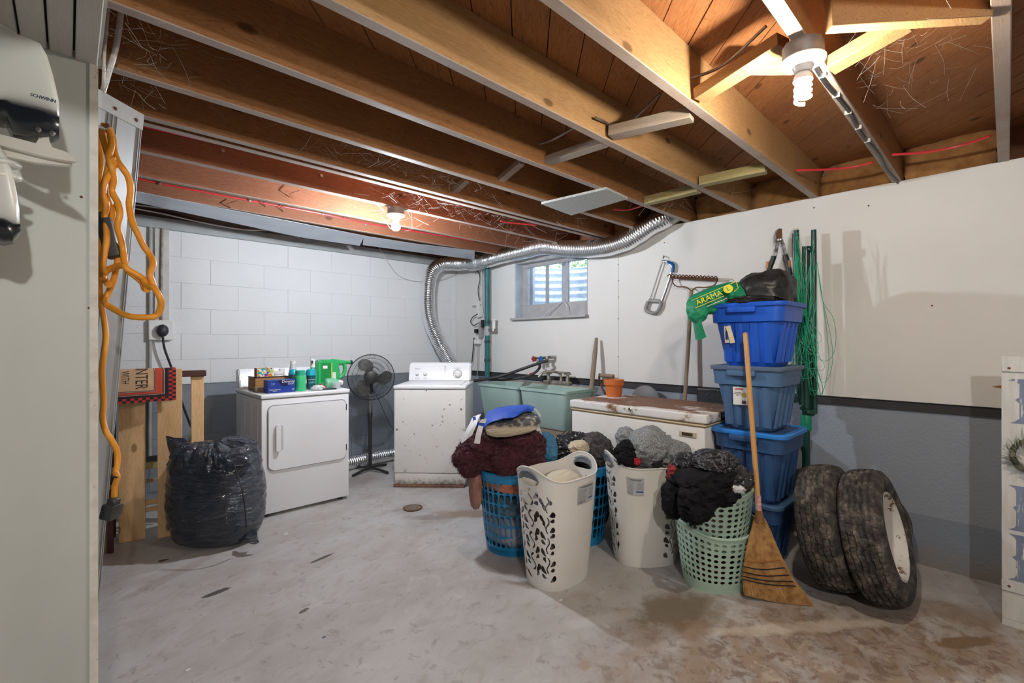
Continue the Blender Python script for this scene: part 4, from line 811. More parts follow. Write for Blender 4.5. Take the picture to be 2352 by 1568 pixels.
# ------------------------------------------------------------------ stack of four storage totes
def tote(label, x0, x1, y0, y1, z0, z1, mb, mr, lidded, taper=.062, shift=(0, 0), tilt=0):
    t_ = thing('storage_tote', label, 'storage tote', ((x0+x1)/2, (y0+y1)/2, z0), 0, None)
    def fl(a, k, d=0):   # outline with fluted long sides
        return rrect(x0+a, x1-a, y0+a, y1-a, .055, 6)
    bm = B(); zb = z1-.115
    def rg(a, z, r=.055): return [(p[0], p[1], z) for p in rrect(x0+a, x1-a, y0+a, y1-a, r, 6)]
    loft(bm, [rg(taper+.02, z0+.004), rg(taper+.008, z0+.02), rg(.030, zb), rg(.012, zb+.006), rg(.010, zb+.05), rg(.006, z1-.035), rg(.006, z1-.003)] + ([] if lidded else [rg(.012, z1-.003), rg(.034, zb), rg(taper+.02, z0+.03)]), True, True)
    ob = obj('body', bm, mb, t_)
    # vertical ribs and handle bracket on the faces that show
    for (ax, pos) in ((0, x0), (1, y0)):
        lo, hi = ((y0, y1) if ax == 0 else (x0, x1)); 
        for k in (.24, .40, .60, .76):
            c = lo+(hi-lo)*k; w = .016
            def fp(u, out, z):
                f = (z-z0)/(zb-z0); a = taper+.008+(.030-taper-.008)*f
                return (pos+a-out, u, z) if ax == 0 else (u, pos+a-out, z)
            bm = B(); vs = []
            q = [[fp(c-w*1.5, -.002, z), fp(c-w*.7, .009, z), fp(c+w*.7, .009, z), fp(c+w*1.5, -.002, z)] for z in (z0+.03, zb-.002)]
            A_, B_ = [[bm.verts.new(p) for p in r_] for r_ in q]
            for i in range(3): bm.faces.new((A_[i], A_[i+1], B_[i+1], B_[i]))
            bm.faces.new(A_[::-1]); bm.faces.new(B_); bm.faces.new((A_[3], A_[0], B_[0], B_[3])); obj('rib', bm, mb, t_)
    bm = B(); R0 = [rg(-.006, z1-.022, .06), rg(-.008, z1-.018, .062), rg(-.008, z1-.002, .062), rg(-.004, z1+.002, .06)]
    if lidded: R0 += [rg(.02, z1+.003, .045), rg(.03, z1-.004, .04)]
    else: R0 += [rg(.012, z1+.002, .05), rg(.014, z1-.02, .05)]
    loft(bm, R0, lidded, lidded); obj('lid' if lidded else 'rim', bm, mr, t_)
    bm = B(); c = (y0+y1)/2; box(bm, (x0-.020, c-.07, z1-.055), (x0+.02, c+.09, z1-.022), .008, 2); obj('handle', bm, mb, t_)
    if tilt:
        bpy.context.view_layer.update()
    return t_
M_tblue = mat('royal_blue_plastic', (.012, .10, .58), (.010, .085, .50), rough=.4, scale=5); M_tslate = mat('slate_blue_plastic', (.07, .15, .29), (.06, .13, .26), rough=.5, scale=5); M_tnavy = mat('navy_plastic', (.03, .085, .22), (.025, .07, .19), rough=.5, scale=5)
M_bright = mat('bright_blue_lid', (.03, .26, .78), (.03, .22, .70), rough=.4); M_slid = mat('slate_lid', (.10, .15, .24), (.085, .13, .21), rough=.5)
x0, x1, y0, y1 = 2.85, 3.29, .84, 1.245
t4 = tote('navy blue storage tote on the floor, bottom of the stack, behind the broom', x0+.03, x1, y0+.03, y1-.03, 0, .405, M_tnavy, M_tslate, True)
t3 = tote('dark blue storage tote with a bright blue lid, second from the floor in the stack', x0, x1, y0-.005, y1, .400, .816, M_tnavy, M_bright, True)
t2 = tote('slate blue storage tote with a white label, third from the floor in the stack', x0, x1, y0+.01, y1+.01, .812, 1.194, M_tslate, M_slid, True)
t1 = tote('royal blue open storage tote on top of the stack, full of bags', x0, x1, y0, y1+.02, 1.188, 1.565, M_tblue, M_tblue, False)
def plate(name, p0, w, h, n, m, par, ang=0, th=.0015):
    bm = B(); box(bm, (-w/2, -h/2, -th), (w/2, h/2, th)); bm.transform(facing(p0, n) @ Matrix.Rotation(ang, 4, 'Z')); return obj(name, bm, m, par, sm=False)
lq = PX(1700, 909, 2.872); lb = plate('label', lq, .080, .105, (-1, 0, -.06), M_whitep, t2)
plate('red_oval', lq+Vector((-.003, .006, .040)), .045, .012, (-1, 0, -.06), mat('red_plastic', (.55, .02, .03)), t2); 
text('Rubbermaid', .010, M_whitep, t2, facing(lq+Vector((-.0052, .006, .040)), (-1, 0, -.06)), sx=.8)
text('Contenant\nStorage Tote\n68 L', .009, M_print, t2, facing(lq+Vector((-.003, .012, .012)), (-1, 0, -.06)))
bm = B(); lathe(bm, [(.014, 0), (.014, .001)], 18, M=aim(lq+Vector((-.003, -.022, .008)), (-1, 0, 0))); obj('round_seal', bm, mat('seal_yellow', (.6, .5, .1), rough=.5), t2)
for k in range(8): plate('barcode_bar', lq+Vector((-.003, -.012-k*.0028, -.035)), .0013 if k % 2 else .0018, .018, (-1, 0, -.06), M_print, t2)
p_ = PX(1671, 768, 2.872); plate('torn_label', p_, .035, .10, (-1, 0, -.08), mat('paper_white', (.7, .68, .62), rough=.8), t1, R(2)); plate('torn_flap', p_+Vector((-.012, -.022, .0)), .026, .105, (-1, -.3, -.08), mat('cream_paper', (.72, .62, .45), rough=.8), t1, R(14))
plate('label_blue', p_+Vector((-.004, .004, -.005)), .012, .05, (-1, 0, -.08), M_blue, t1)
# bags in and over the top tote
M_bgreen = mat('green_bag_fabric', (.010, .27, .13), (.008, .22, .10), rough=.55, bmp=.15, bscale=300)
d1 = 2.83
rows_ = [[P(1585, 765, 2.78), P(1598, 772, 2.74), P(1612, 778, 2.73)],
         [P(1580, 715, 2.85), P(1597, 730, 2.77), P(1625, 735, 2.78)],
         [P(1580, 668, 2.90), P(1618, 705, 2.80), P(1655, 706, 2.82)],
         [P(1612, 655, 3.0), P(1650, 680, 2.86), P(1690, 694, 2.83)],
         [P(1650, 645, 3.05), P(1690, 665, 2.92), P(1716, 690, 2.88)],
         [P(1690, 644, 3.1), P(1716, 660, 3.0), P(1732, 684, 2.92)]]
gb = thing('shopping_bag', 'green fabric shopping bag with yellow lettering draped over the top tote', 'bag', (2.95, 1.2, 1.5))
bm = blob((0, 0, 0), (.212, .12, .090), 7, .08, .045, f2=2.2, sub=5, sq=2.2); bm.transform(Matrix.Translation(P(1660, 686, 2.93)) @ Matrix.Rotation(-CA, 4, 'Z') @ Matrix.Rotation(R(-11), 4, 'Y')); obj('bag_body', bm, M_bgreen, gb)
bm = blob((0, 0, 0), (.050, .06, .075), 9, .08, .10, f2=2.2, sub=4); bm.transform(Matrix.Translation(P(1602, 712, 2.86))); obj('bag_fold', bm, M_bgreen, gb)
rows_ = [[P(1582, 690, 2.95), P(1590, 720, 2.93), P(1600, 780, 2.95)], [P(1590, 690, 2.86), P(1600, 735, 2.84), P(1610, 781, 2.86)], [P(1605, 700, 2.83), P(1612, 745, 2.82), P(1622, 776, 2.83)]]
obj('bag_strap', sheet(rows_, 5, 5, .006, 14, 8, .004), M_bgreen, gb)
M_yel = mat('bag_yellow', (.75, .72, .03), rough=.5)
c0 = P(1628, 684, 2.775); nn = Vector((-.92, -.25, .28)); 
Mt = facing(c0, nn) @ Matrix.Rotation(R(24), 4, 'Z')
text('ARAMA', .048, M_yel, gb, Mt, sx=.95); text('www.dollarama.com', .014, M_whitep, gb, Mt @ Matrix.Translation((.03, -.045, 0)))
def tp(pl, w=.0014):
    bm = B()
    for a, b_ in pl:
        a, b_ = Mt @ Vector(a), Mt @ Vector(b_); tube(bm, [a, b_], w*1.4, 4, 0)
    return bm
obj('print_lines', tp([((-.09, .028, 0), (.17, .028, 0)), ((-.09, -.026, 0), (.08, -.026, 0)), ((.17, .028, 0), (.165, -.015, 0)), ((.165, -.015, 0), (.135, -.026, 0))]), M_yel, gb)
bm = B(); Mc = Mt @ Matrix.Translation((.115, .004, .001)); lathe(bm, [(.026, 0), (.026, .0008)], 24, M=Mc); obj('badge', bm, M_yel, gb)
text('L', .036, M_bgreen, gb, Mc @ Matrix.Translation((0, 0, .002)))
M_blk = mat('black_bag', (.012, .012, .013), (.03, .03, .032), rough=.45, scale=9)
bm = blob((3.12, 1.02, 1.63), (.17, .15, .135), 12, .16, .05, f2=3, sub=5, sq=2.8); tag(obj('black_bag', bm, M_blk), 'black fabric bag bulging out of the top tote behind the green bag', 'bag')
bm = blob((2.97, 1.06, 1.575), (.115, .17, .035), 15, .15, .16, sub=5); tag(obj('black_cloth', bm, M_blk), 'crumpled black cloth along the front rim of the top tote', 'cloth')
# ------------------------------------------------------------------ tools on and against the right wall
TX = 3.655
hk = thing('hacksaw', 'hacksaw with a blue-tipped frame hanging on the right wall', 'saw', PX(1515, 655, TX))
A_, B_, C_, D_ = PX(1523, 600, TX), PX(1547, 607, TX), PX(1512, 700, TX), PX(1491, 694, TX)
M_alu = mat('brushed_aluminium', (.62, .63, .63), (.5, .5, .5), rough=.3, metal=.8)
pt('frame', [PX(1519, 600, TX), PX(1528, 599, TX), PX(1538, 604, TX), PX(1545, 615, TX), PX(1541, 632, TX), PX(1532, 660, TX), PX(1519, 697, TX)], .011, M_alu, hk, 8, 4, .6)
pt('blue_grip', [PX(1534, 601, TX-.005), PX(1546, 608, TX-.005), PX(1545, 625, TX-.005)], .015, mat('blue_enamel', (.01, .12, .42)), hk, 8, 4, .7)
pt('blade', [PX(1521, 602, TX), PX(1494, 690, TX)], .005, M_steel, hk, 4, 0); pt('frame_front', [PX(1523, 598, TX), PX(1518, 612, TX), PX(1493, 690, TX)], .006, M_alu, hk, 6, 0)
pt('handle', [PX(1489, 692, TX), PX(1484, 712, TX), PX(1507, 718, TX), PX(1518, 694, TX), PX(1491, 690, TX)], .016, mat('handle_grey', (.22, .22, .22), (.35, .35, .35), rough=.5), hk, 10, 4)
pt('hook', [PX(1524, 587, WX+.01), PX(1525, 590, TX-.02), PX(1523, 594, TX-.02)], .004, M_dark, hk, 5, 0)
rk = thing('bow_rake', 'rusty bow rake with its head up, leaning on the wall behind the green bag', 'rake', PX(1574, 915, 3.6))
RXp = 3.62; p1, p2 = PX(1543, 637, RXp), PX(1649, 642, RXp)
pt('head_bar', [p1, p2], .011, M_rust, rk, 6, 0)
for i in range(14):
    q = p1.lerp(p2, i/13); pt('tine', [q, q+Vector((-.035, 0, .022)), q+Vector((-.06, .006, .006))], .0045, M_rust, rk, 5, 3)
pt('bow', [p1, PX(1546, 650, RXp), PX(1556, 658, RXp), PX(1575, 659, RXp), PX(1588, 668, RXp)], .005, M_rust, rk, 6); pt('bow', [p2, PX(1640, 655, RXp), PX(1620, 660, RXp), PX(1600, 660, RXp), PX(1588, 668, RXp)], .005, M_rust, rk, 6)
pt('handle', [PX(1588, 668, RXp), PX(1581, 790, 3.60), PX(1573, 918, 3.57), (3.50, 1.80, .30), (3.46, 1.81, .02)], .0155, W_handle, rk, 12, 0)
lp = thing('loppers', 'loppers with black and orange handles standing blades up on the wall above the totes', 'loppers', PX(1790, 600, 3.62))
LX = 3.62; pv = PX(1791, 552, LX)
bm = B(); pr = [PX(x, y, LX-.012) for x, y in ((1786, 545), (1779, 556), (1777, 545), (1782, 530), (1790, 524), (1786, 534))]; vs = [bm.verts.new(p) for p in pr]; bm.faces.new(vs); solid(bm, .006); obj('hook_blade', bm, M_steel, lp, sm=False)
bm = B(); pr = [PX(x, y, LX-.016) for x, y in ((1784, 550), (1783, 535), (1790, 525), (1796, 525), (1797, 546), (1790, 556))]; vs = [bm.verts.new(p) for p in pr]; bm.faces.new(vs); solid(bm, .006); obj('cutting_blade', bm, M_rust, lp, sm=False)
M_scr = mat('scratched_steel', (.5, .49, .47), (.12, .09, .07), rough=.4, metal=.6, scale=30)
for pts_, side in (([(1787, 548), (1785, 565), (1781, 588)], 0), ([(1793, 548), (1800, 565), (1804, 585)], 1)): pt('arm', [PX(x, y, LX-.01) for x, y in pts_], .017, M_scr, lp, 6, 0, .5)
bm = B(); lathe(bm, [(.014, 0), (.014, .01), (.006, .014)], 14, M=aim(pv-Vector((.02, 0, 0)), (-1, 0, 0))); lathe(bm, [(.010, 0), (.010, .01)], 10, M=aim(PX(1783, 574, LX-.02), (-1, 0, 0))); lathe(bm, [(.010, 0), (.010, .01)], 10, M=aim(PX(1782, 556, LX-.02), (-1, 0, 0))); bm.free()
for xx, yy, r_ in ((1791, 550, .014), (1781, 575, .009), (1783, 556, .009)): bm = B(); lathe(bm, [(r_, 0), (r_, .01), (r_*.5, .014)], 14, M=aim(PX(xx, yy, LX-.02), (-1, 0, 0))); obj('bolt', bm, M_steel, lp)
M_org = mat('grip_orange', (.70, .22, .05), rough=.5)
for g, o_ in (([(1778, 588), (1772, 605), (1766, 622), (1762, 640)], (1763, 607)), ([(1803, 584), (1808, 600), (1812, 617), (1815, 632)], (1813, 605))):
    pt('handle', [PX(x, y, LX) for x, y in g], .017, M_blackp, lp, 10, 4); q = PX(*o_, LX-.006); pt('orange_grip', [q+Vector((0, 0, .02)), q+Vector((0, 0, -.028))], .009, M_org, lp, 8, 0)
pt('tube', [PX(1762, 638, LX), PX(1755, 690, LX)], .013, M_blackp, lp, 10, 0); pt('tube', [PX(1814, 630, LX), PX(1822, 685, LX)], .013, M_blackp, lp, 10, 0)
# folded rotary clothesline
M_gp = mat('dark_green_pole', (.008, .055, .04), (.006, .045, .035), rough=.3, spec=.6); M_gl = mat('green_line', (.02, .42, .22), (.015, .32, .17), rough=.4); M_gc = mat('green_collar', (.01, .28, .16), rough=.4)
CXx = 3.50; cl = thing('rotary_clothesline', 'folded dark green rotary clothesline with green cords, standing between the totes and tires', 'clothesline', (CXx, .90, 0))
def cp(px, py, dx=0): return PX(px, py, CXx+dx)
pt('post', [Vector((CXx, .90, 0)), Vector((CXx, .90, cp(1850, 566).z))], .023, M_gp, cl, 14, 0)
for (a, b_, dx) in (((1829, 529), (1842, 930), -.02), ((1869, 528), (1871, 950), 0.02), ((1825, 536), (1836, 920), .05), ((1853, 600), (1862, 955), .06)): pt('arm', [cp(*a, dx), cp(*b_, dx)], .016, M_gp, cl, 10, 0)
bm = B(); lathe(bm, [(.030, -.05), (.032, -.045), (.032, .045), (.030, .05)], 16, c=(CXx, .90, cp(1852, 970).z)); obj('collar', bm, M_gc, cl)
pt('bracket', [cp(1846, 573), cp(1858, 568, -.02), cp(1868, 580)], .016, M_gp, cl, 8, 3, .5); pt('bracket', [cp(1842, 935), cp(1856, 945, -.03), cp(1870, 948)], .018, M_gp, cl, 8, 3, .6)
bm = B(); rnd = random.Random(11)
for i in range(34):
    x0_ = rnd.choice((1826, 1830, 1868, 1830)); y0_ = 535+rnd.uniform(0, 120); y1_ = rnd.uniform(780, 925); xm = rnd.uniform(1822, 1885); x2 = rnd.choice((1826, 1834, 1868, 1875)); yb = rnd.uniform(540, 760)
    dxx = -.05+rnd.uniform(-.03, .05); w = rnd.uniform(4, 16)
    tube(bm, [cp(x0_, y0_, dxx), cp(x0_+(xm-x0_)*.5+rnd.uniform(-6, 6), (y0_+y1_)/2, dxx-.02), cp(xm-w, y1_-18, dxx), cp(xm, y1_, dxx-.01), cp(xm+w, y1_-16, dxx), cp(x2+(xm-x2)*.3+rnd.uniform(-6, 6), (yb+y1_)/2, dxx), cp(x2, yb, dxx)], .0016, 4, 5, False)
for e in ((1912, 850), (1920, 800), (1900, 880)):
    tube(bm, [cp(1876, 600, -.05), cp(1890, 690, -.05), cp((e[0]+1895)/2+6, e[1]-70, -.05), cp(e[0], e[1]-20, -.05), cp(e[0]-10, e[1]+20, -.05), cp(1885, e[1]+25, -.05), cp(1872, e[1]-30, -.05)], .0018, 4, 6, False)
stuff(obj('line', bm, M_gl, cl))
bm = B()
for z in (535, 545): tube(bm, [cp(1824, z, -.02), cp(1829, z+2, -.045), cp(1835, z, -.02), cp(1829, z-2, .0)], .003, 5, 3, False)
stuff(obj('line', bm, M_gl, cl))
# ------------------------------------------------------------------ laundry baskets
def sup(c, e): return math.copysign(abs(c)**e, c)
def oval(cx, cy, ang, a0, b0, a1, b1, H, rimf, e=.86):
    ca, sa = math.cos(ang), math.sin(ang)
    def f(u, v):
        t_ = u*2*math.pi; k = v**.8; a = a0+(a1-a0)*k; b_ = b0+(b1-b0)*k
        x = a*sup(math.cos(t_), e); y = b_*sup(math.sin(t_), e); z = v*(H+rimf(t_))
        return Vector((cx+x*ca-y*sa, cy+x*sa+y*ca, z))
    return f
def perf(bm, f, nu, vr, hx, hy, ex, n=16, th=.003, stagger=False):
    vs = {}
    def V(u, v):
        k = (round((u % 1.0)*nu*200), round(v*20000))
        if k not in vs: vs[k] = bm.verts.new(f(u % 1.0, v))
        return vs[k]
    for i in range(nu):
        for v0, v1, hole in vr:
            if not hole:
                bm.faces.new((V(i/nu, v0), V((i+.5)/nu, v0), V((i+1)/nu, v0), V((i+1)/nu, v1), V((i+.5)/nu, v1), V(i/nu, v1))); continue
            cu, cv = (i+.5)/nu, (v0+v1)/2; hu, hv = .5/nu, (v1-v0)/2; O, I = [], []
            for k in range(n):
                a = 2*math.pi*k/n; c, s = math.cos(a), math.sin(a)
                kk = 1/max(abs(c), abs(s)); bu, bv = c*kk, s*kk
                if abs(abs(bu)-1) > 1e-6 and abs(bu) > .01 : bu = bu
                O.append((cu+bu*hu, cv+bv*hv)); I.append(bm.verts.new(f((cu+hx*hu*sup(c, ex)) % 1.0, cv+hy*hv*sup(s, ex))))
            Ov = [bm.verts.new(f(o_[0] % 1.0, o_[1])) for o_ in O]
            for k in range(n): bm.faces.new((Ov[k], Ov[(k+1) % n], I[(k+1) % n], I[k]))
    bmesh.ops.remove_doubles(bm, verts=bm.verts, dist=.0004)
    bmesh.ops.recalc_face_normals(bm, faces=bm.faces)
    solid(bm, th)
def rimtube(bm, f, r, v=1.0, n=72, flat=1): tube(bm, [f((i % n)/n, v) for i in range(n+1)], r, 8, 0, False, flat)
def bottom(bm, f, v=.0, n=48, z=.012):
    ps = [f(i/n, .01) for i in range(n)]; a = [bm.verts.new((p.x, p.y, 0.001)) for p in ps]; b_ = [bm.verts.new((p.x, p.y, z)) for p in ps]
    bm.faces.new(a[::-1]); bm.faces.new(b_)
    for i in range(n): bm.faces.new((a[i], a[(i+1) % n], b_[(i+1) % n], b_[i]))
# blue round hampers with pill-shaped holes
M_bask = mat('bright_blue_basket', (.012, .26, .55), (.010, .22, .48), rough=.35)
def blue_hamper(label, cx, cy, ang):
    t_ = thing('laundry_hamper', label, 'laundry basket', (cx, cy, 0), 0, 'blue laundry hampers')
    f = oval(cx, cy, ang, .175, .175, .232, .232, .515, lambda a: 0, 1)
    rows = [(0, .10, 0)]; v = .10
    for i in range(6): rows.append((v, v+.135, 1)); v += .135
    rows.append((v, 1.0, 0))
    bm = B(); perf(bm, f, 34, rows, .80, .90, .72); obj('basket_wall', bm, M_bask, t_)
    bm = B(); rimtube(bm, f, .010); obj('rim', bm, M_bask, t_)
    bm = B(); bottom(bm, f); obj('bottom', bm, M_bask, t_); return t_
blue_hamper('bright blue round laundry hamper under the maroon blanket, left of the white ones', 2.13, 2.235, 0)
blue_hamper('bright blue round laundry hamper between and behind the two white hampers', 2.545, 2.03, .1)
# white oval hampers with a cut-out vine pattern
def vine_mask(S, Z, per, cols):
    m = np.zeros_like(S, bool)
    def drop(sx, sz, ang, L, w):
        nonlocal m
        dx = (S-sx+per/2) % per-per/2; dz_ = Z-sz; c, s = math.cos(ang), math.sin(ang)
        a = dx*c+dz_*s; b_ = -dx*s+dz_*c; b_ = b_-.22*a*a/L*(1 if c > 0 else -1)
        q = np.clip(a/L, 0, 1); prof = w*np.where(q < .68, (q/.68)**.85, np.sqrt(np.clip(1-((q-.68)/.32)**2, 0, 1)))
        m |= (a > 0) & (a < L) & (np.abs(b_) < prof)
    for (c0, seed, mir) in cols:
        r_ = random.Random(seed); z = .05
        drop(c0-.012*mir, z+.0, R(118 if mir > 0 else 62), .0, .001) if False else None
        k = 0
        while z < .49:
            sd = 1 if k % 2 else -1
            drop(c0+.012*sd*mir, z+.004, R(90-sd*mir*r_.uniform(48, 72)), r_.uniform(.040, .050), r_.uniform(.0115, .014)); 
            drop(c0-.014*sd*mir, z+.022, R(90+sd*mir*r_.uniform(30, 80)), r_.uniform(.028, .036), r_.uniform(.0085, .0105))
            z += r_.uniform(.042, .050); k += 1
        z = .10
        while z < .45:
            dx = (S-c0+per/2) % per-per/2; ph = (Z-z)/.085
            xx = .010*np.sin(ph*math.pi*2)*mir; th = .0028+.004*np.clip(np.abs(ph-.5)*2-.6, 0, 1)
            m |= (ph > 0) & (ph < 1) & (np.abs(dx-xx) < th); z += .11
    return m
M_whamp = mat('white_hamper_plastic', (.78, .78, .76), (.72, .71, .68), rough=.4, scale=3, spots=(.42, .36, .24), spotscale=4, spotlev=.66); M_grip = mat('grey_grip_rubber', (.18, .21, .25), (.15, .17, .20), rough=.6)
def white_hamper(label, cx, cy, ang, cols, lab):
    t_ = thing('laundry_hamper', label, 'laundry basket', (cx, cy, 0), 0, 'white laundry hampers')
    rim = lambda a: .035*math.cos(2*a)+.012*math.cos(4*a)
    f = oval(cx, cy, ang, .185, .135, .245, .180, .620, rim, .80)
    per = 1.15; nu, nv = 380, 200
    U, V_ = np.meshgrid((np.arange(nu)+.5)/nu, (np.arange(nv)+.5)/nv, indexing='ij'); S = U*per; Z = V_*.62
    m = vine_mask(S, Z, per, cols)
    for uc in (0.0, .5):
        du = (U-uc+.5) % 1-.5; m |= ((np.abs(du*per)/.052)**2.2+(np.abs(Z-.563)/.030)**2.2) < 1
    bm = B(); g = [[bm.verts.new(f(i/nu, j/nv)) for j in range(nv+1)] for i in range(nu)]
    for i in range(nu):
        a, b_ = g[i], g[(i+1) % nu]; mi = m[i]
        for j in range(nv):
            if not mi[j]: bm.faces.new((a[j], b_[j], b_[j+1], a[j+1]))
    loose = [v for v in bm.verts if not v.link_faces]; bmesh.ops.delete(bm, geom=loose, context='VERTS')
    for _ in range(3):
        bd = [v for v in bm.verts if v.is_boundary and 0.02 < v.co.z < .60]
        bmesh.ops.smooth_vert(bm, verts=bd, factor=.5, use_axis_x=True, use_axis_y=True, use_axis_z=True)
    solid(bm, .0028)
    obj('basket_wall', bm, M_whamp, t_, auto=False)
    bm = B(); rimtube(bm, f, .0045, n=120); obj('rim', bm, M_whamp, t_)
    bm = B(); bottom(bm, f); obj('bottom', bm, M_whamp, t_)
    for uc in (0.0, .5):
        ps = []
        for k in range(13):
            a = math.pi*(k/12); ps.append(f((uc+.054/per*math.cos(a)) % 1, (.563+.034*math.sin(a))/.62))
        bm = B(); tube(bm, ps, .011, 8, 2, True, .55); obj('handle', bm, M_grip, t_)
        bm = B(); q = [[f((uc+x/per) % 1, (.563+z_)/.62) for x in (-.048, -.024, 0, .024, .048)] for z_ in (.002, .032)]
        gg = [[bm.verts.new(p) for p in r_] for r_ in q]
        for k in range(4): bm.faces.new((gg[0][k], gg[0][k+1], gg[1][k+1], gg[1][k]))
        solid(bm, .006); obj('handle_web', bm, M_grip, t_)
    # sticker
    u0, v0 = lab; w_, h_ = .085, .105
    def sk(nm, x0_, x1_, z0_, z1_, mm, off):
        bm = B(); gg = []
        for i in range(7):
            l = []
            for j in range(2):
                u = u0+(x0_+(x1_-x0_)*i/6)*w_/per; v = v0+(z0_+(z1_-z0_)*j)*h_/.62; p = f(u % 1, v); e = f((u+.002) % 1, v)-p; n_ = e.cross(Vector((0, 0, 1))).normalized(); l.append(bm.verts.new(p+n_*off))
            gg.append(l)
        for a, b_ in zip(gg, gg[1:]): bm.faces.new((a[0], b_[0], b_[1], a[1]))
        solid(bm, -.0004); return obj(nm, bm, mm, t_, sm=False)
    sk('label', 0, 1, 0, 1, mat('sticker_grey', (.50, .52, .56), rough=.4), .0035)
    sk('label_picture', .07, .42, .22, .80, mat('sticker_picture', (.30, .32, .36), (.45, .46, .50), rough=.5, scale=40), .0045); sk('label_bar', .55, .95, .18, .24, M_blue, .0045)
    sk('label_title', .1, .9, .90, .93, M_print, .0045); sk('label_title', .2, .85, .85, .87, M_print, .0045)
    for k in range(6): sk('label_line', .6, .95, .34+k*.07, .355+k*.07, mat('grey_print', (.25, .27, .32)), .0045)
    for k in range(6): sk('barcode_bar', .07+k*.05, .09+k*.05, .04, .17, M_print, .0045)
    return t_
# u=0 is the +long-axis end; for the first hamper the long axis points along -X (towards the left of the picture)
white_hamper('tall white oval hamper with vine cut-outs and a sticker, nearest the camera', 2.03, 1.765, math.pi, [(1.15*.004, 2, 1), (1.15*.090, 5, -1), (1.15*.918, 8, 1), (1.15*.45, 3, 1)], (.235, .765))
white_hamper('white oval hamper holding a grey fleece blanket, in front of the freezer', 2.60, 1.545, -CA+R(-180)+R(8), [(1.15*.32, 4, 1), (1.15*.405, 6, -1), (1.15*.02, 7, 1), (1.15*.94, 9, -1)], (.135, .74))
# green oval baskets with round holes, one nested in the other
M_gbask = mat('mint_basket', (.43, .60, .50), (.40, .56, .46), rough=.45)
def green_basket(label, cx, cy, z0, ang):
    t_ = thing('laundry_basket', label, 'laundry basket', (cx, cy, z0), 0, 'mint green laundry baskets')
    g0 = oval(cx, cy, ang, .165, .125, .215, .170, .335, lambda a: .030*math.cos(2*a), .88); f = lambda u, v: g0(u, v)+Vector((0, 0, z0))
    rows = [(0, .16, 0)]; v = .16
    for i in range(8): rows.append((v, v+.096, 1)); v += .096
    rows.append((v, 1, 0)); bm = B(); perf(bm, f, 36, rows, .64, .62, 1.0, 16, .003); obj('basket_wall', bm, M_gbask, t_)
    bm = B(); rimtube(bm, f, .008, n=60); obj('rim', bm, M_gbask, t_)
    bm = B(); bottom(bm, f); 
    for v_ in bm.verts: v_.co.z += z0
    obj('bottom', bm, M_gbask, t_); return t_
ga = -CA
green_basket('mint green oval basket with round holes standing on the floor beside the broom', 2.615, 1.115, 0, ga)
green_basket('mint green oval basket nested up inside the lower one, holding black clothes', 2.605, 1.125, .215, ga)
# ------------------------------------------------------------------ clothes in the baskets
def fur(bmsrc_fn, n, L, w, m, parent, seed=1, zmin=None):
    bm0 = bmsrc_fn; fs = list(bm0.faces); rnd = random.Random(seed); bm = B()
    areas = [f_.calc_area() for f_ in fs]
    for f_ in rnd.choices(fs, areas, k=n):
        c = f_.calc_center_median(); nn_ = f_.normal
        d = (nn_+Vector((rnd.gauss(0, .5), rnd.gauss(0, .5), rnd.gauss(-.25, .5)))).normalized()*L*rnd.uniform(.5, 1.2); s = d.orthogonal().normalized()*w
        s.rotate(Matrix.Rotation(rnd.uniform(0, 6.28), 3, d)); bm.faces.new([bm.verts.new(p) for p in (c-s, c+s, c+d)])
    return stuff(obj('fur', bm, m, parent, sm=False))
M_mar = mat('maroon_fleece', (.085, .016, .028), (.045, .008, .016), rough=.95, scale=14, bmp=.8, bscale=60, sheen=.25)
M_mar2 = mat('maroon_fur', (.14, .035, .05), (.07, .012, .022), rough=.9, scale=12)
bk = thing('blanket', 'fluffy maroon blanket heaped in the left blue hamper, hanging over its rim', 'blanket', (2.13, 2.24, .5))
def dblob(spec): return blob(**spec)
for i, (c, r_, sd) in enumerate([((2.135, 2.25, .57), (.225, .21, .135), 1), (tuple(P(1085, 1050, 3.02)), (.115, .11, .105), 2), (tuple(P(1125, 1020, 3.04)), (.15, .12, .085), 5), (tuple(P(1205, 1020, 3.0)), (.13, .12, .095), 6), (tuple(P(1180, 1055, 2.95)), (.14, .10, .09), 9)]):
    bm = blob(c, r_, sd, .16, .10, f2=3.2, sub=5, fine=.02, f3=18)
    for f_ in bm.faces: f_.normal_update()
    bmc = bm.copy(); o_ = obj('fold', bm, M_mar, bk); bmc.normal_update(); fur(bmc, 5000, .018, .0022, M_mar2, bk, i); bmc.free()
# pillow and jersey on the pillow
pc = P(1176, 973, 2.96); bm = blob((0, 0, 0), (.172, .12, .050), 3, .05, .03, f2=3, sub=5, sq=2.6)
bm.transform(Matrix.Translation(pc) @ Matrix.Rotation(-CA+R(5), 4, 'Z') @ Matrix.Rotation(R(-8), 4, 'Y') @ Matrix.Rotation(R(14), 4, 'X'))
M_pil, t, b = nt('pillow_print'); v = coords(t, rnd=False); sp = t.nodes.new('ShaderNodeSeparateXYZ'); t.links.new(v, sp.inputs[0])
n = noi(t, v, 26, 5, .7); band = ramp(t, mth(t, 'ADD', sp.outputs[2], mth(t, 'MULTIPLY', noi(t, v, 12, 4), .03)), [(.080, 0.0), (.092, 1.0)])
c = mixc(t, mth(t, 'MULTIPLY', band, ramp(t, n, [(.38, 0.0), (.5, 1.0)])), (.52, .45, .33), (.07, .08, .10)); c = mixc(t, ramp(t, n, [(.62, 0.0), (.66, .5)]), c, (.10, .10, .12)); t.links.new(c, b.inputs['Base Color']); b.inputs['Roughness'].default_value = .8
